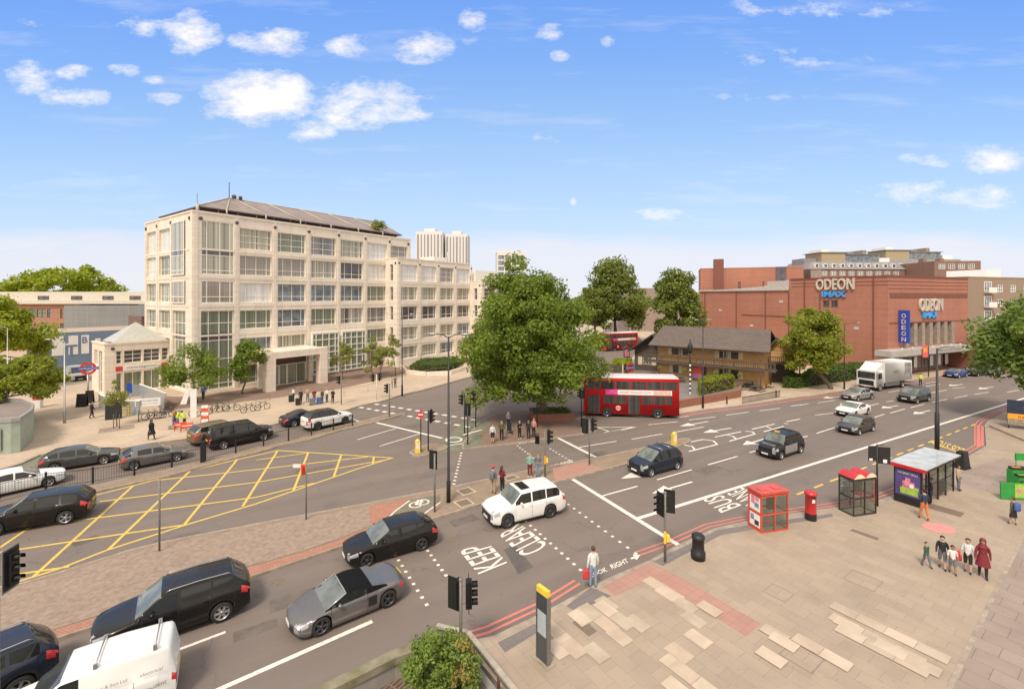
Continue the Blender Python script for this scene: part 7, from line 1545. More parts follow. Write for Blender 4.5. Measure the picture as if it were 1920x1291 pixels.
# metal kiosk at the left edge
kq = [P(u, v, .12) for u, v in ((38,849),(63,820))]; k0 = P(38,849,.12)
t = thing('metal_kiosk', 'grey green round cornered metal kiosk at the left edge', 'kiosk', k0); m = MB(); off = [P(u, v, .12)-k0 for u, v in ((-70,856),(20,850),(38,847),(60,828),(64,815),(40,803),(-70,795))]
m.prism([(p.x, p.y) for p in off], 0, 2.55, 1, 0); m.build('wall', ['kiosk_green','metal_roof'], t); m = MB(); cc_ = sum(((p.x) for p in off))/7, sum(((p.y) for p in off))/7
R1 = [((p.x-cc_[0])*1.02+cc_[0], (p.y-cc_[1])*1.02+cc_[1]) for p in off]; R2 = [((p.x-cc_[0])*.9+cc_[0], (p.y-cc_[1])*.9+cc_[1]) for p in off]
for i in range(7):
    j = (i+1) % 7; m.face(((*R1[i],2.56),(*R1[j],2.56),(*R1[j],2.85),(*R1[i],2.85))); m.face(((*R1[i],2.85),(*R1[j],2.85),(*R2[j],2.85),(*R2[i],2.85))); m.face(((*R2[j],2.56),(*R2[i],2.56),(*R2[i],2.85),(*R2[j],2.85)))
m.build('parapet', 'kiosk_grey', t)
a_, b_ = off[1], off[2]; d_ = (off[1]-off[0]).normalized()
for s in (-.9, -1.8, -2.7): q = MB(); c = off[1]+d_*s; n_v = Vector((d_.y,-d_.x,0)); q.box((c.x-.35,c.y-.05,.3),(c.x+.35,c.y-.02,2.1)); q.build('panel', 'kiosk_grey', t)
q = MB(); c = off[3]; q.box((c.x-.32,c.y-.42,1.5),(c.x-.05,c.y-.40,1.9)); q.build('notice', 'sign_white', t)
# underground roundel on its post, A boards, subway walls, banner
def roundel(name, label, u, v, zc, R, ang, H, z0=.12, cat='sign'):
    b = P(u, v, z0); t = thing(name, label, cat, b, ang); q = MB(); q.tube([(0,0,0),(0,0,zc-R*.9)], .09, 8); q.build('pole', 'steel', t); m = MB(); n = 28
    for k in range(n):
        a0, a1 = 2*pi*k/n, 2*pi*(k+1)/n; pts = [(cos(a)*r, sin(a)*r) for a, r in ((a0,R*.66),(a0,R),(a1,R),(a1,R*.66))]
        for y in (-.06, .06): f = [(x, y, zc+z) for x, z in pts]; m.face(f if y < 0 else f[::-1])
        m.face([(cos(a0)*R,-.06,zc+sin(a0)*R),(cos(a0)*R,.06,zc+sin(a0)*R),(cos(a1)*R,.06,zc+sin(a1)*R),(cos(a1)*R,-.06,zc+sin(a1)*R)][::-1]); m.face([(cos(a0)*R*.66,-.06,zc+sin(a0)*R*.66),(cos(a0)*R*.66,.06,zc+sin(a0)*R*.66),(cos(a1)*R*.66,.06,zc+sin(a1)*R*.66),(cos(a1)*R*.66,-.06,zc+sin(a1)*R*.66)])
    m.build('ring', 'sign_red', t); m = MB(); m.box((-R*1.25,-.08,zc-R*.2),(R*1.25,.08,zc+R*.2)); m.build('bar', 'banner_blue', t); m = MB(); put_text(m, 'UNDERGROUND', (-R*1.1,-.085,zc-R*.11), (R*2.2,0,0), (0,0,R*.22)); m.build('lettering', 'sign_white', t); return t
roundel('underground_roundel', 'red and blue underground roundel on a post beside the station pavilion', 165, 752, 4.0, .78, .55, 5)
t = roundel('pub_roundel', 'large red round station sign beside the side road behind the bus', 1182, 703, 1.2, .85, .5, 3)
def aboard(label, u, v, m, rz, w=.6, h=1.1): t = thing('a_board', label, 'sign board', P(u, v, .12), rz, 'advertising boards on the plaza'); q = MB(); i = [q.pt(p) for p in ((-w/2,-.25,0),(w/2,-.25,0),(w/2,-.02,h),(-w/2,-.02,h),(-w/2,.25,0),(w/2,.25,0),(w/2,.02,h),(-w/2,.02,h))]; q.fi((0,1,2,3)); q.fi((5,4,7,6)); q.fi((3,2,6,7)); j = q.build('panels', m, t); return t
aboard('black advertising board left of the walking person in black coat', 154, 762, 'sign_black', .3, 1.0, 1.5); aboard('black board right behind the first advertising board', 168, 755, 'sign_black', .3, .8, 1.5); aboard('black board beside the sapling and subway wall', 213, 785, 'sign_black', .6, 1.3, 2.0)
t = thing('newspaper_stand', 'red topped white newspaper stand at the far left of the plaza', 'stand', P(70,764,.12), .3); q = MB(); q.box((-.4,-.3,0),(.4,.3,.9)); q.build('cabinet', 'banner_white', t); q = MB(); q.box((-.3,-.25,.901),(.3,.25,2.1)); q.build('top_box', 'sign_red', t)
sw = thing('subway_stair_wall', 'grey glazed parapet round the subway stairs beside the station', 'parapet', P(186,762,.12)); o = P(186,762,.12)
mat('parapet_glass', (.30,.33,.35), .3, coat=.6, var=.08); W1 = [P(u, v, .12)-o for u, v in ((186,762),(205,776),(262,778))]; W2 = [P(u, v, .12)-o for u, v in ((240,744),(262,742),(312,762),(306,776))]
q = MB()
for a, b_ in zip(W1, W1[1:]): bar(q, a, b_, .12, 0, 1.5)
q.build('front_panel', 'parapet_glass', sw); q = MB()
for a, b_ in zip(W2, W2[1:]): bar(q, a, b_, .12, 0, 1.5)
q.build('rear_panel', 'parapet_glass', sw); q = MB(); bar(q, W1[0], W1[1], .18, 1.501, 1.58); bar(q, W1[1], W1[2], .18, 1.502, 1.581); bar(q, W2[1], W2[2], .18, 1.503, 1.582); q.build('coping', 'sign_white', sw)
bnr = thing('banner', 'white printed banner tied to the subway parapet beside the bicycles', 'banner', P(253,778,.12), .35); q = MB(); q.box((0,-.04,.9),(2.3,0,1.75)); put_text(q, 'MARKET EVERY WEEK', (.2,-.05,1.4), (1.9,0,0), (0,0,.16), 1); put_text(q, 'opening times 10am to 4pm', (.3,-.05,1.1), (1.7,0,0), (0,0,.12), 1); q.build('cloth', ['banner_white','van_letter'], bnr)
q = MB(); q.tube([(0,0,0),(0,0,1.8)], .03, 6); q.tube([(2.3,0,0),(2.3,0,1.8)], .03, 6); q.build('post', 'steel', bnr)
t = thing('blue_sign', 'small blue information sign on the subway parapet', 'sign', P(243,750,.12), .3); q = MB(); q.box((-.25,-.05,.9),(.25,.05,2.1)); q.build('panel', 'banner_blue', t); q = MB(); q.tube([(0,0,0),(0,0,.9)], .04, 6); q.build('pole', 'steel', t)
t = thing('yellow_grid_gate', 'small yellow lattice gate beside the sapling', 'gate', P(241,778,.12), .4); q = MB()
for k in range(5): q.box((-.5+k*.24,-.03,0),(-.45+k*.24,.0,1.4)); q.box((-.5,-.035,.1+k*.3),(.5,-.005,.15+k*.3))
q.build('lattice', 'yellow_plastic', t)
t = thing('flag_sculpture', 'white angular market flag sculpture near the hi-vis workers', 'flag', P(357,783,.12), .4); q = MB(); q.prism([(0,-.05),(.55,-.05),(.55,.05),(0,.05)], 0, 3.0, 0, 0, True); i = [q.pt(p) for p in ((-.9,-.06,1.5),(-.35,-.06,1.5),(.0,-.06,3.0),(-.35,-.06,3.0),(-.9,.06,1.5),(-.35,.06,1.5),(.0,.06,3.0),(-.35,.06,3.0))]
for f in ((0,1,2,3),(5,4,7,6),(0,4,5,1),(1,5,6,2),(2,6,7,3),(3,7,4,0)): q.fi([i[j] for j in f])
q.build('panel', 'banner_white', t)
for k, (u, v) in enumerate(((338,806),(350,808))):
    t = thing('road_barrier', ('left' if k == 0 else 'right')+' red and white work barrier in front of the hi-vis workers', 'barrier', P(u, v, .12), .5, 'work barriers'); q = MB(); q.box((-.5,-.03,.3),(.5,.03,.75), 0); q.box((-.5,-.035,.5),(.5,.035,.58), 1); q.tube([(-.45,-.2,0),(-.45,0,.9)], .03, 5); q.tube([(.45,-.2,0),(.45,0,.9)], .03, 5); q.tube([(-.45,.2,0),(-.45,0,.9)], .03, 5); q.tube([(.45,.2,0),(.45,0,.9)], .03, 5); q.build('frame', ['barrier_red','sign_white'], t)
t = thing('chapter_barrier', 'tall red and white ladder shaped sign beside the parked bicycles', 'barrier', P(384,796,.12), .3); q = MB()
for s in (-.35, .35): q.tube([(s,0,0),(s*.7,0,2.0)], .035, 5)
for k in range(5): q.box((-.3,-.03,.25+k*.36),(.3,.03,.5+k*.36), 1 if k % 2 == 0 else 0)
q.build('frame', ['barrier_red','sign_white'], t)
for (u, v, s) in ((323,804,'folded grey trolley beside the hi-vis workers'),): 
    t = thing('trolley', s, 'trolley', P(u, v, .12), .3); q = MB(); q.box((-.3,-.2,.25),(.3,.2,.32)); q.tube([(.3,-.18,.3),(.45,-.18,1.0)], .02, 5); q.tube([(.3,.18,.3),(.45,.18,1.0)], .02, 5); q.tube([(.45,-.18,1.0),(.45,.18,1.0)], .02, 5)
    for x in (-.22,.22):
        for y in (-.17,.17): q.lathe([(0,y),(.08,y),(.08,y+.03),(0,y+.03)], (x,0,.1), 8, 0, 'y'); q.tube([(x,y,.1),(x,y,.26)], .015, 4)
    q.build('frame', 'steel', t)
# bicycles
def bicycle(label, loc, rz, group):
    t = thing('bicycle', label, 'bicycle', loc, rz, group)
    for x in (-.52, .52):
        w = MB(); n = 20; ring = [Vector((x+.33*cos(2*pi*k/n), 0, .34+.33*sin(2*pi*k/n))) for k in range(n+1)]; w.tube(ring, .034, 5, 0, False); ww = w.build('wheel', 'tyre', t); s_ = MB()
        for k in range(8): a = 2*pi*k/8; s_.tube([(x,0,.34),(x+.32*cos(a),0,.34+.32*sin(a))], .004, 3)
        s_.build('spokes', 'steel', ww)
    f = MB(); A, B, C_, D_ = (-.52,0,.34), (-.12,0,.3), (-.22,0,.8), (.36,0,.82)
    for a, b_ in ((A,B),(A,C_),(B,C_),(B,D_),(C_,D_),(D_,(.52,0,.34))): f.tube([a, b_], .028, 5)
    f.tube([C_, (-.25,0,.93)], .014, 5); f.tube([D_, (.34,0,1.0)], .016, 5); f.build('frame', 'bike_frame', t) if 'bike_frame' in MATS else (mat('bike_frame', (.15,.13,.14), .4, .4, var=.2), f.build('frame', 'bike_frame', t))
    s_ = MB(); s_.ball((-.27,0,.96), .12, 6, 0, (1,.5,.3)); s_.build('saddle', 'black_trim', t); h = MB(); h.tube([(.42,-.26,1.02),(.34,-.1,1.04),(.34,.1,1.04),(.42,.26,1.02)], .015, 5); h.build('handlebar', 'steel', t); return t
bk = None; BW = ['first','second','third','fourth','fifth','sixth','seventh','eighth','ninth','tenth']
for k, (u, v, a) in enumerate(((260,788,-.9),(284,786,.5),(294,784,.3),(312,782,.9),(372,779,.7),(402,774,.9),(412,770,.8),(434,770,.6),(466,772,1.0),(492,768,.9))):
    lb = BW[k]+' bicycle counted from the left in the row of stands on the plaza'
    if bk is None: bk = bicycle(lb, P(u, v, .12), a, 'bicycles parked on the plaza')
    else: dup(bk, P(u, v, .12), a, lb)
# low handrails on the plaza steps
hr = thing('step_handrail', 'low bent metal handrail between the portico and the bicycles', 'handrail', P(440,762,.12)); o = P(440,762,.12); q = MB()
for dz in (.55, .9): q.tube([P(u, v, .12)-o+Vector((0,0,dz)) for u, v in ((440,764),(480,757),(505,749),(520,747),(548,750))], .03, 5)
for u, v in ((440,764),(480,757),(505,749),(548,750)): p = P(u, v, .12)-o; q.tube([p, p+Vector((0,0,.9))], .03, 5)
q.build('rails', 'stone_pier', hr)
hr = thing('plaza_railing', 'low thin railing running along the plaza edge towards the planter', 'handrail', P(640,740,.12)); o = P(640,740,.12); q = MB(); L = ((645,742),(690,734),(735,722),(760,712),(800,704),(850,696))
q.tube([P(u, v, .12)-o+Vector((0,0,.9)) for u, v in L], .025, 5)
for u, v in L: p = P(u, v, .12)-o; q.tube([p, p+Vector((0,0,.9))], .025, 5)
q.build('rails', 'stone_pier', hr)
# pub forecourt: striped lantern pole, hanging sign, picnic benches, fence board
t = thing('striped_lantern_pole', 'black and white striped pole with lantern in the pub forecourt', 'lamp post', P(1294,738,.12), 0); q = MB()
for k in range(14): q.lathe([(.11,k*.3),(.11,k*.3+.299)], (0,0,0), 10, k % 2)
q.build('pole', ['sign_white','sign_black'], t); q = MB(); q.tube([(0,0,4.2),(0,0,5.2)], .05, 6); q.lathe([(.1,5.2),(.32,5.5),(.36,6.3),(.1,6.7),(.05,7.1),(0,7.4)], (0,0,0), 8); q.tube([(-.7,0,5.2),(0,0,5.0),(.7,0,5.2)], .04, 5); q.build('lantern', 'pole_black', t)
t = thing('pub_sign', 'hanging pictorial pub sign on a post left of the timber annexe', 'sign', P(1175,690,.12), .3); q = MB(); q.tube([(0,0,0),(0,0,2.6)], .09, 6); q.build('pole', 'dark_wood', t); q = MB(); q.box((-.6,-.06,1.9),(.6,.06,3.5), 0); q.box((-.45,-.07,2.1),(.45,-.061,3.3), 1); i = [q.pt(p) for p in ((-.8,-.15,3.5),(.8,-.15,3.5),(0,-.15,4.1),(-.8,.15,3.5),(.8,.15,3.5),(0,.15,4.1))]; q.fi((i[0],i[1],i[2])); q.fi((i[4],i[3],i[5])); q.fi((i[0],i[2],i[5],i[3])); q.fi((i[1],i[4],i[5],i[2])); q.build('panel', ['dark_wood','poster_pink'], t)
t = thing('board_fence', 'short dark board fence panel left of the green shrub by the side road', 'fence', P(1122,702,.12), radians(-38)); q = MB()
for k in range(5): q.box((0,-.03,.3+k*.33),(4.2,.03,.55+k*.33))
q.build('boards', 'dark_wood', t); q = MB(); q.box((-.1,-.08,0),(.05,.08,2.1)); q.box((4.2,-.08,0),(4.35,.08,2.1)); q.build('post', 'shutter_cream', t)
t0 = None
for k, (u, v) in enumerate(((1272,716),(1345,745),(1420,733),(1405,726))):
    lb = ['left picnic table in front of the pub','picnic table beside the garden wall','right picnic table near the chalet corner','picnic table close to the ochre wall'][k]
    if t0 is None:
        t0 = thing('picnic_table', lb, 'table', P(u, v, .12), .2, 'picnic tables of the pub'); q = MB(); q.box((-.9,-.4,.7),(.9,.4,.76)); q.build('table_top', 'dark_wood', t0)
        for s in (-1, 1): q = MB(); q.box((-.9,s*.75-.13,.4),(.9,s*.75+.13,.45)); q.build('bench', 'dark_wood', t0)
        for s in (-.65, .65): q = MB(); q.tube([(s,-.75,0),(s,-.1,.7)], .04, 4); q.tube([(s,.75,0),(s,.1,.7)], .04, 4); q.tube([(s,-.8,.38),(s,.8,.38)], .04, 4); q.build('leg_frame', 'dark_wood', t0)
    elif k == 1: continue
    else: dup(t0, P(u, v, .12), .3*k, lb)
t0 = None
hbl = ['leftmost hanging flower basket under the pub balcony','second hanging flower basket from the left under the pub balcony','third hanging flower basket from the left under the pub balcony','rightmost hanging flower basket under the pub balcony']
for k, x in enumerate((.9, 4.6, 9.0, 12.2)):
    w = A0+pd*x+Vector((pd.y,-pd.x,0))*1.75+Vector((0,0,1.75))
    if t0 is None: t0 = thing('hanging_basket', hbl[k], 'flower basket', w, 0, 'hanging baskets on the pub'); q = MB(); rr = random.Random(3); leaves(q, Vector((0,0,.0)), .3, 160, .12, rr); q.build('flowers', 'leaf_bright', t0); q = MB(); q.tube([(0,0,0),(0,0,.62)], .01, 4); q.lathe([(0,-.25),(.15,-.18),(.22,0)], (0,0,0), 8); q.build('basket', 'dark_wood', t0)
    else: dup(t0, w, 0, hbl[k])
t = thing('cafe_barrier', 'red fabric wind break in front of the corner cafe', 'barrier', P(1832,696,.12), RZa); q = MB(); q.box((0,0,.1),(1.9,.05,1.1)); q.box((3.0,0,.1),(4.6,.05,1.1)); q.build('panel', 'awning_red', t)
t = thing('lamppost_banner', 'red and orange banner on a thin pole in front of the cinema canopy', 'banner', P(1741,706,.12), 0); q = MB(); q.tube([(0,0,0),(0,0,5)], .07, 6); q.build('pole', 'pole_black', t); q = MB(); q.box((-.95,-.03,3.1),(-.1,.03,5.0)); q.box((-.8,-.04,3.9),(-.3,-.031,4.6), 1); q.build('cloth', ['pub_sign_red','orange_paint'], t)
for k, (u, v, lb) in enumerate(((1180,742,'left'),(1363,757,'middle'),(1455,745,'right'))):
    if k == 0: continue
    t = thing('bollard', lb+' dark bollard on the pub pavement', 'bollard', P(u, v, .12), 0, 'bollards on the pub pavement'); q = MB(); q.lathe([(.09,0),(.08,.9),(.0,.98)], (0,0,0), 8); q.build('body', 'pole_black', t)
fn = thing('picket_railing', 'low dark railing between the garden wall and the hedge by the pub', 'railing', P(1392,757,.12)); o = P(1392,757,.12); a, b_ = P(1392,757,.12)-o, P(1462,744,.12)-o; q = MB(); n = 34
for k in range(n+1): c = a.lerp(b_, k/n); q.box((c.x-.02,c.y-.02,0),(c.x+.02,c.y+.02,.85))
q.tube([a+Vector((0,0,.75)), b_+Vector((0,0,.75))], .03, 4); q.build('rails', 'pole_black', fn)
# ================================================================ people
for nm, c in dict(skin_light=(.55,.36,.27), skin_mid=(.36,.21,.14), skin_dark=(.16,.085,.055), c_white=(.68,.67,.66), c_black=(.02,.02,.022), c_navy=(.03,.04,.07), c_jeans=(.22,.32,.42), c_jean_dark=(.05,.08,.15), c_orange=(.62,.20,.06), c_green=(.045,.10,.06), c_maroon=(.20,.02,.03), c_teal=(.22,.42,.36), c_grey=(.16,.17,.18), c_beige=(.48,.36,.25), c_pink=(.55,.27,.24), c_red=(.58,.04,.05), c_olive=(.10,.10,.05), c_blue=(.06,.12,.34), c_tan=(.50,.25,.10), c_hivis=(.55,.80,.04), h_brown=(.08,.045,.03), h_black=(.015,.013,.012), h_blond=(.38,.25,.12), h_red=(.30,.08,.03)).items(): mat(nm, c, .75, var=.18, scale=12, fine=60)
NP = [0]
def person(label, u, v, h=1.72, face=-90, top='c_grey', bot='c_jeans', skin='skin_light', hair='h_brown', shoes='c_black', stride=0., arms='down', shorts=False, sleeves=True, skirt=None, headscarf=None, cap=None, longhair=False, lean=0., z0=.12, vest=None, group=None, hood=False, sit=False, loc=None):
    p0 = Vector(loc) if loc is not None else P(u, v, z0); t = thing('person', label, 'person', p0, radians(face)+pi/2, group)   # local -y is the front
    k = h/1.75; V = []; E = []; Rr = []
    def a(p, r, par=None):
        V.append(Vector(p)*k); Rr.append(r*k); i = len(V)-1
        if par is not None: E.append((par, i))
        return i
    s = stride; ly = -lean
    pel = a((0,0,.96), (.142)); 
    wa = a((0,ly*.3,1.10), .132, pel); ch = a((0,ly*.7,1.30), .158, wa); nk0 = a((0,ly,1.46), .085, ch); nk = a((0,ly-.01,1.52), .052, nk0)
    jw = a((0,ly-.03,1.585), .072, nk); hd = a((0,ly-.02,1.66), .095, jw); cr = a((0,ly-.01,1.715), .075, hd)
    lab = {}
    F = {}
    for sd in (-1, 1):
        f = s*sd
        sh = a((sd*.17,ly*.95,1.41), .072, nk0)
        if arms == 'down': el, wr = (sd*.235,ly*.6+f*.12,1.14), (sd*.25,ly*.4-.06+f*.22,.90)
        elif arms == 'hold': el, wr = (sd*.23,ly+.02,1.13), (sd*.10,ly-.24,1.12)
        elif arms == 'cross': el, wr = (sd*.23,ly-.04,1.14), (-sd*.04,ly-.17,1.18)
        else: el, wr = (sd*.24,ly*.6+f*.1,1.14), ((sd*.20,ly-.28,1.10) if sd > 0 else (sd*.25,ly*.4-.04,.9))
        e = a(el, .053, sh); w = a(wr, .034, e); d = (Vector(wr)-Vector(el)).normalized(); hw = Vector(wr)+d*.06; ha = a(hw, .036, w); F[sd] = (Vector(wr), d)
        hp = a((sd*.09,0,.92), .108, pel)
        if sit: kn, an, toe = (sd*.1,-.42,.90), (sd*.1,-.44,.50), (sd*.1,-.60,.46)
        else:
            kn = (sd*.10, -f*.24-.02, .50+abs(s)*.0); an = (sd*.10, (-f*.40 if f > 0 else -f*.52), .085+(.06 if f < 0 and abs(s) > .3 else 0)); toe = (sd*.12, an[1]-.15, .045+(0 if f >= 0 else 0))
        K = a(kn, .074, hp); A_ = a(an, .05, K); Tt = a(toe, .04, A_)
        lab[sd] = (sh, e, w, ha, hp, K, A_, Tt)
    me = bpy.data.meshes.new('body'); me.from_pydata([tuple(q) for q in V], E, []); me.update(); o = bpy.data.objects.new('tmp', me); COL.objects.link(o)
    md = o.modifiers.new('s', 'SKIN'); md.use_smooth_shade = True; ss = o.modifiers.new('u', 'SUBSURF'); ss.levels = 1; ss.render_levels = 1
    for i, r in enumerate(Rr):
        sk = me.skin_vertices[0].data[i]; sk.radius = (r*(1.28 if i == ch else 1.0), r) if i in (ch, wa, pel) else (r, r)
        if i == ch: sk.radius = (r*1.25, r*.85)
    me.skin_vertices[0].data[pel].use_root = True
    dg = bpy.context.evaluated_depsgraph_get(); ev = o.evaluated_get(dg); m2 = bpy.data.meshes.new_from_object(ev); bpy.data.objects.remove(o)
    mb = MB()
    for q in m2.vertices: mb.v.append(Vector(q.co))
    segs = []
    def seg(i, j, m): segs.append((V[i], V[j], m))
    seg(pel, wa, 1); seg(wa, ch, 1); seg(ch, nk0, 1); seg(nk, hd, 0); seg(hd, cr, 0); seg(nk0, nk, 0)
    for sd in (-1, 1):
        sh, e, w, ha, hp, K, A_, Tt = lab[sd]; seg(nk0, sh, 1); seg(sh, e, 1); segs.append((V[e], V[w], 1 if sleeves else 0)); seg(w, ha, 0); seg(pel, hp, 2); seg(hp, K, 2); segs.append((V[K], V[A_], 0 if shorts else 2)); seg(A_, Tt, 3)
    def near(c):
        best = 9; mm = 0
        for (p, q, m) in segs:
            d = q-p; tt = max(0, min(1, (c-p).dot(d)/max(1e-9, d.length_squared))); ds = (p+d*tt-c).length
            if ds < best: best = ds; mm = m
        return mm
    for f in m2.polygons: c = f.center; mb.f.append(tuple(f.vertices)); mb.m.append(near(Vector(c)) if not (c.z < .9*k and c.z > .82*k and abs(c.x) < .2*k) else 2); mb.sm.append(True)
    bpy.data.meshes.remove(m2)
    # hands: four bent fingers of unequal length and a thumb from the side of the palm
    for sd in (-1, 1):
        w_, d = F[sd]; side = Vector((0,1,0)).cross(d); side = side.normalized() if side.length > .1 else Vector((1,0,0)); nrm = d.cross(side).normalized(); pc = (w_+d*.075)
        for j, ln in enumerate((.062,.075,.07,.055)):
            b0 = pc+nrm*((j-1.5)*.019); b1 = b0+d*ln*.55; b2 = b1+(d*.8-side*sd*.35).normalized()*ln*.5; mb.tube([b0*k, b1*k, b2*k], [.0095*k,.0085*k,.006*k], 5, 0)
        b0 = w_+d*.035-nrm*.03; mb.tube([b0*k, (b0+d*.035-nrm*.03)*k, (b0+d*.065-nrm*.035)*k], [.011*k,.01*k,.007*k], 5, 0)
    hy = ly
    # face: nose, tiny eyes, mouth and ears
    mb.ball(Vector((0,hy-.125,1.65))*k, .017*k, 6, 0, (.7,1,1.3)); mb.ball(Vector((0,hy-.113,1.603))*k, .02*k, 6, 4, (1.2,.4,.35))
    for sd in (-1, 1): mb.ball(Vector((sd*.033,hy-.108,1.675))*k, .010*k, 6, 3, (1.2,.5,.8)); mb.ball(Vector((sd*.098,hy-.015,1.655))*k, .022*k, 6, 0, (.4,.8,1.3))
    mat('lip', (.35,.12,.10), .5)
    mb.build('body', [skin, top, bot, shoes, 'lip'], t)
    hb = MB(); c = Vector((0,hy+.012,1.695))*k
    if headscarf:
        hb.lathe([(.0,.13),(.075,.11),(.112,.04),(.115,-.04),(.10,-.12),(.15,-.20),(.185,-.27)], (c.x, c.y+.015*k, c.z), 14); hb.v = [Vector((q.x, q.y, q.z)) for q in hb.v]
        # open the front for the face
        keep = [i for i, f in enumerate(hb.f) if not (sum(hb.v[j].y for j in f)/len(f) < c.y-.055*k and c.z-.12*k < sum(hb.v[j].z for j in f)/len(f) < c.z+.035*k)]
        hb.f = [hb.f[i] for i in keep]; hb.m = [hb.m[i] for i in keep]; hb.sm = [hb.sm[i] for i in keep]; hb.build('headscarf', headscarf, t)
    else:
        hb.ball(c, .112*k, 10, 0, (.95,1.0,.9)); 
        keep = [i for i, f in enumerate(hb.f) if not (sum(hb.v[j].y for j in f)/len(f) < c.y-.03*k and sum(hb.v[j].z for j in f)/len(f) < c.z+.035*k) and sum(hb.v[j].z for j in f)/len(f) > c.z-.075*k]
        hb.f = [hb.f[i] for i in keep]; hb.m = [hb.m[i] for i in keep]; hb.sm = [hb.sm[i] for i in keep]
        if longhair: hb.tube([(c.x, c.y+.05*k, c.z), (c.x, c.y+.08*k, c.z-.12*k), (c.x, c.y+.09*k, c.z-.3*k)], [.10*k,.10*k,.04*k], 8)
        hb.build('hair', hair, t)
        if cap: cb = MB(); cb.lathe([(0,.12),(.07,.10),(.115,.03),(.118,0)], (c.x,c.y,c.z), 12); cb.box((c.x-.07*k,c.y-.2*k,c.z),(c.x+.07*k,c.y-.08*k,c.z+.012)); cb.build('cap', cap, t)
    if skirt:
        m_, zt, zb, rb = skirt; sb = MB(); sy = .75; n = 14; R = []
        for (z, r) in ((zt, .145),(zt-(zt-zb)*.3, .19),(zb, rb)):
            R.append([sb.pt((cos(2*pi*i/n)*r*k, (sin(2*pi*i/n)*r*sy-s*.0)*k+ly*k*.3*(z > 1), z*k)) for i in range(n)])
        for i in range(2):
            for j in range(n): l = (j+1) % n; sb.fi((R[i][l], R[i][j], R[i+1][j], R[i+1][l]), 0, True)
        sb.build('skirt' if zt < 1.2 else 'robe', m_, t)
    if vest: vb = MB(); vb.lathe([(.155,1.0),(.165,1.1),(.185,1.3),(.15,1.44),(.08,1.48)], (0,0,0), 14); vb.v = [Vector((q.x*k, (q.y*.78+ly*.7*max(0,(q.z-1)/.4))*k, q.z*k)) for q in vb.v]; vb.build('vest', vest, t)
    return t
def bag(name, label, person_, off, size, m, kind='bag', strap=True, group=None):
    """a bag held by or worn on a person: its own thing"""
    rz = person_.rotation_euler.z; o = Matrix.Rotation(rz, 3, 'Z') @ Vector(off); t = thing(name, label, kind, person_.location+o, rz, group); q = MB(); sx, sy, sz = size
    q.lathe([(0,0),(.9,.0),(1.0,.1),(1.0,.75),(.75,.95),(0,1.0)], (0,0,0), 10); q.v = [Vector((p.x*sx/2, p.y*sy/2, p.z*sz)) for p in q.v]; q.build('body', m, t)
    if strap: q = MB(); q.tube([(-sx*.25,0,sz*.95),(-sx*.15,0,sz+.12),(sx*.15,0,sz+.12),(sx*.25,0,sz*.95)], .012, 5); q.build('strap', m, t)
    return t
# near pavement
p = person('man in white shirt and pale jeans seen from behind at the kerb', 1112, 1101, 1.78, 105, 'c_white', 'c_jeans', hair='h_brown', stride=.12); bag('carrier_bag', 'bright red carrier bag held by the man in white shirt', p, (.30,-.03,.42), (.34,.12,.42), 'c_red')
p = person('person in navy top and orange trousers walking to the bus shelter', 1733, 974, 1.72, 80, 'c_navy', 'c_orange', hair='h_black', stride=.4, arms='hold')
person('small child in green blazer walking ahead of the school group', 1737, 1062, 1.15, -80, 'c_green', 'c_grey', hair='h_brown', stride=.5)
person('schoolboy in black blazer and shorts', 1767, 1066, 1.52, -130, 'c_black', 'c_grey', hair='h_black', shorts=True, skin='skin_light', stride=.35)
person('small schoolboy in white shirt and dark shorts in the middle of the group', 1786, 1075, 1.28, -120, 'c_white', 'c_grey', hair='h_black', shorts=True, skin='skin_mid', sleeves=False, stride=.35)
p = person('taller pupil in white shirt and black shorts carrying a red rucksack', 1815, 1073, 1.55, -140, 'c_white', 'c_black', hair='h_brown', shorts=True, sleeves=False, skin='skin_light', stride=.2); bag('rucksack', 'red rucksack held by the taller pupil', p, (-.36,-.02,.45), (.32,.22,.42), 'c_red')
person('woman in maroon tunic and headscarf with black trousers', 1843, 1082, 1.70, -130, 'c_maroon', 'c_black', skin='skin_mid', headscarf='c_maroon', stride=.35, skirt=('c_maroon',1.15,.55,.27))
p = person('person in green top and black skirt walking at the right edge', 1900, 983, 1.5, 100, 'c_olive', 'c_black', shorts=True, hair='h_brown', skirt=('c_black',1.02,.5,.22), stride=.25); bag('rucksack', 'blue rucksack on the back of the person in green', p, (.0,.18,.85), (.36,.24,.45), 'c_blue', strap=False)
person('person in beige top standing behind the far end of the bus shelter', 1797, 919, 1.65, -60, 'c_beige', 'c_grey', skin='skin_mid', hair='h_black')
person('person in black waiting inside the bus shelter', 1745, 944, 1.6, 150, 'c_black', 'c_black', hair='h_black', skin='skin_dark', arms='hold')
# median
person('woman in teal top and dark leggings waiting on the median', 993.5, 894, 1.68, -100, 'c_teal', 'c_maroon', hair='h_blond', arms='hold', shoes='c_white')
person('red haired woman in grey top and pale jeans beside the woman in teal', 1009, 893, 1.66, -95, 'c_grey', 'c_jeans', hair='h_red', longhair=True, arms='hold')
p = person('man with red cap and grey rucksack waiting on the median', 924.5, 925, 1.78, 60, 'c_grey', 'c_beige', cap='c_red', hair='h_brown', arms='one'); bag('rucksack', 'dark grey rucksack on the back of the man with red cap', p, (0,.17,.98), (.34,.22,.5), 'c_grey', strap=False)
person('dark haired woman in maroon patterned top next to the man with red cap', 941.5, 922, 1.7, 50, 'c_maroon', 'c_black', hair='h_brown', longhair=True, arms='hold')
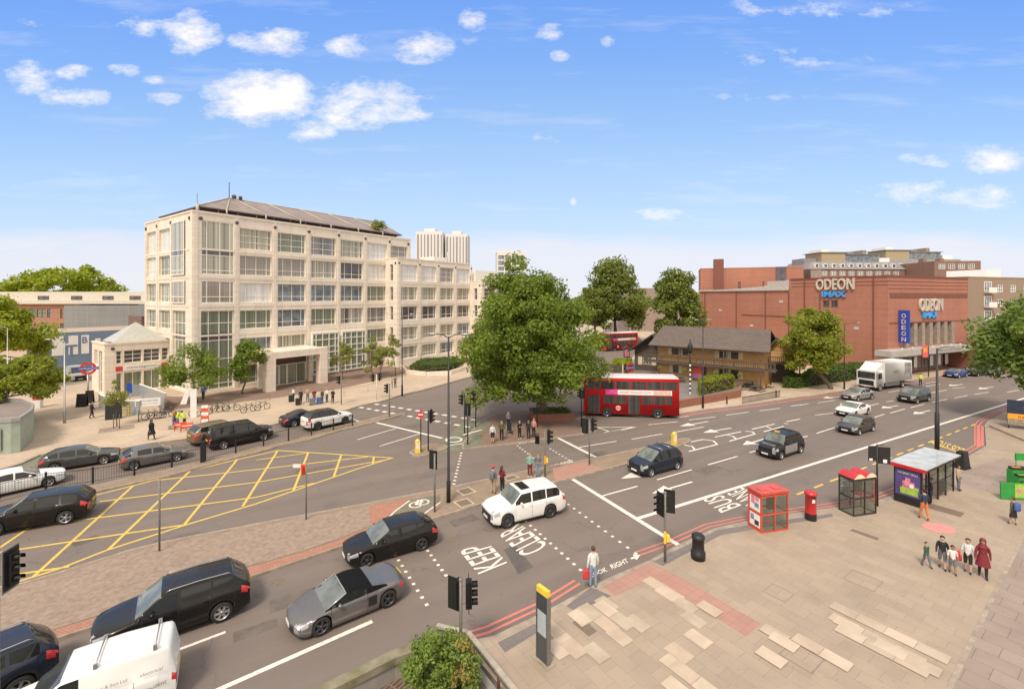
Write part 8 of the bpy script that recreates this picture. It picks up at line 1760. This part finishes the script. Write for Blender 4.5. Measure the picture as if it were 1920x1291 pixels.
# tree island
person('girl in white top and black shorts at the left corner of the tree island', 923.5, 830, 1.66, -70, 'c_white', 'c_black', shorts=True, skirt=('c_black',1.05,.72,.2))
person('person in dark green coat beside the girl in shorts', 940.5, 825, 1.78, -90, 'c_olive', 'c_black', hair='h_black')
pu = person('person in dark clothes behind the pushchair', 953, 803, 1.68, -80, 'c_grey', 'c_black', hair='h_black', arms='hold')
t = thing('pushchair', 'dark pushchair on the tree island under the branches', 'pushchair', P(955,812,.12), 0); q = MB(); q.box((-.22,-.35,.35),(.22,.15,.45)); q.box((-.22,.1,.45),(.22,.2,1.0)); q.build('seat', 'c_black', t); q = MB()
for x in (-.25,.25): q.tube([(x,-.4,.1),(x,.2,1.05)], .015, 5); q.tube([(x,.35,.1),(x,-.2,.6)], .015, 5)
q.build('frame', 'steel', t)
for x in (-.25,.25):
    for y in (-.4,.35): q = MB(); q.lathe([(0,-.02),(.1,-.02),(.1,.02),(0,.02)], (x,y,.1), 10, 0, 'x'); q.build('wheel', 'tyre', t)
person('person in black with pale shoes in the middle of the tree island', 974, 823, 1.7, -60, 'c_black', 'c_black', hair='h_black', arms='cross', shoes='c_white')
person('person in black beside the red lit traffic light', 991, 822, 1.68, -100, 'c_black', 'c_black', hair='h_black', skin='skin_mid')
person('woman in pink top and black trousers by the brick planter', 1001, 819, 1.7, -120, 'c_pink', 'c_black', hair='h_red', longhair=True)
# plaza
person('person in black coat walking past the advertising boards', 172, 784, 1.8, 60, 'c_black', 'c_black', hair='h_black', stride=.4)
person('person in long black robe striding across the plaza', 284, 824, 1.72, -20, 'c_black', 'c_black', skin='skin_mid', headscarf='c_black', stride=.6, skirt=('c_black',1.25,.5,.34))
person('person in tan jacket and blue trousers next to the hi-vis workers', 326, 799, 1.78, 0, 'c_tan', 'c_blue', hair='h_brown', lean=.1)
person('left bending worker in yellow hi-vis jacket', 332, 800, 1.6, -10, 'c_hivis', 'c_navy', hair='h_black', lean=.3, arms='hold', vest='c_hivis')
person('right bending worker in yellow hi-vis jacket behind the barriers', 346, 801, 1.62, 180, 'c_hivis', 'c_navy', hair='h_black', lean=.3, arms='hold', vest='c_hivis')
person('person in blue standing by the glazed office corner', 381, 749, 1.8, 100, 'c_blue', 'c_black', stride=.2)
SPM = [('woman in white top leaning on a case left of the group by the portico',550,752,'c_white','c_black'),('person in black second from left in the group by the portico',564,756,'c_black','c_black'),('person in pale top third from left in the group by the portico',577,753,'c_beige','c_grey'),('person in red brown top in the middle of the group by the portico',589,756,'c_maroon','c_grey'),('person in olive top beside the blue suitcase',604,755,'c_olive','c_grey'),('person in white top and dark jeans right of the blue suitcase',613,754,'c_white','c_jean_dark'),('person in long black coat at the right end of the group',624,756,'c_black','c_black')]
for i, (lb, u, v, a_, b_) in enumerate(SPM): person(lb, u, v, 1.66+.03*(i % 4), -120+25*(i % 5), a_, b_, hair=('h_brown','h_black','h_blond')[i % 3], arms=('hold','down','cross')[i % 3], group='travellers waiting by the portico')
def case(label, u, v, m): t = thing('suitcase', label, 'suitcase', P(u, v, .12), .4, 'suitcases of the travellers'); q = MB(); q.box((-.28,-.16,.06),(.28,.16,.78)); q.build('shell', m, t); q = MB(); q.tube([(-.12,.1,.78),(-.12,.1,1.05),(.12,.1,1.05),(.12,.1,.78)], .014, 5); q.build('handle', 'steel', t); q = MB(); q.tube([(-.2,0,.03),(.2,0,.03)], .04, 6); q.build('wheel', 'tyre', t)
for lb, u, v, m in (('black suitcase at the left end of the travellers',546,753,'c_black'),('large black suitcase in front of the person in black',559,759,'c_black'),('grey suitcase in the middle of the travellers',585,759,'c_grey'),('bright blue suitcase among the travellers',598,757,'c_blue')): case(lb, u, v, m)
person('person in dark jacket sitting height by the plaza railing near the crossing', 741, 726, 1.6, -60, 'c_grey', 'c_navy', hair='h_black', arms='hold'); person('second small figure in pale top near the lamp post on the far plaza', 735, 727, 1.6, 20, 'c_pink', 'c_grey')
person('worker in yellow hi-vis jacket behind the parked lorry', 1726, 723, 1.78, -150, 'c_hivis', 'c_navy', hair='h_black', z0=0, vest='c_hivis')
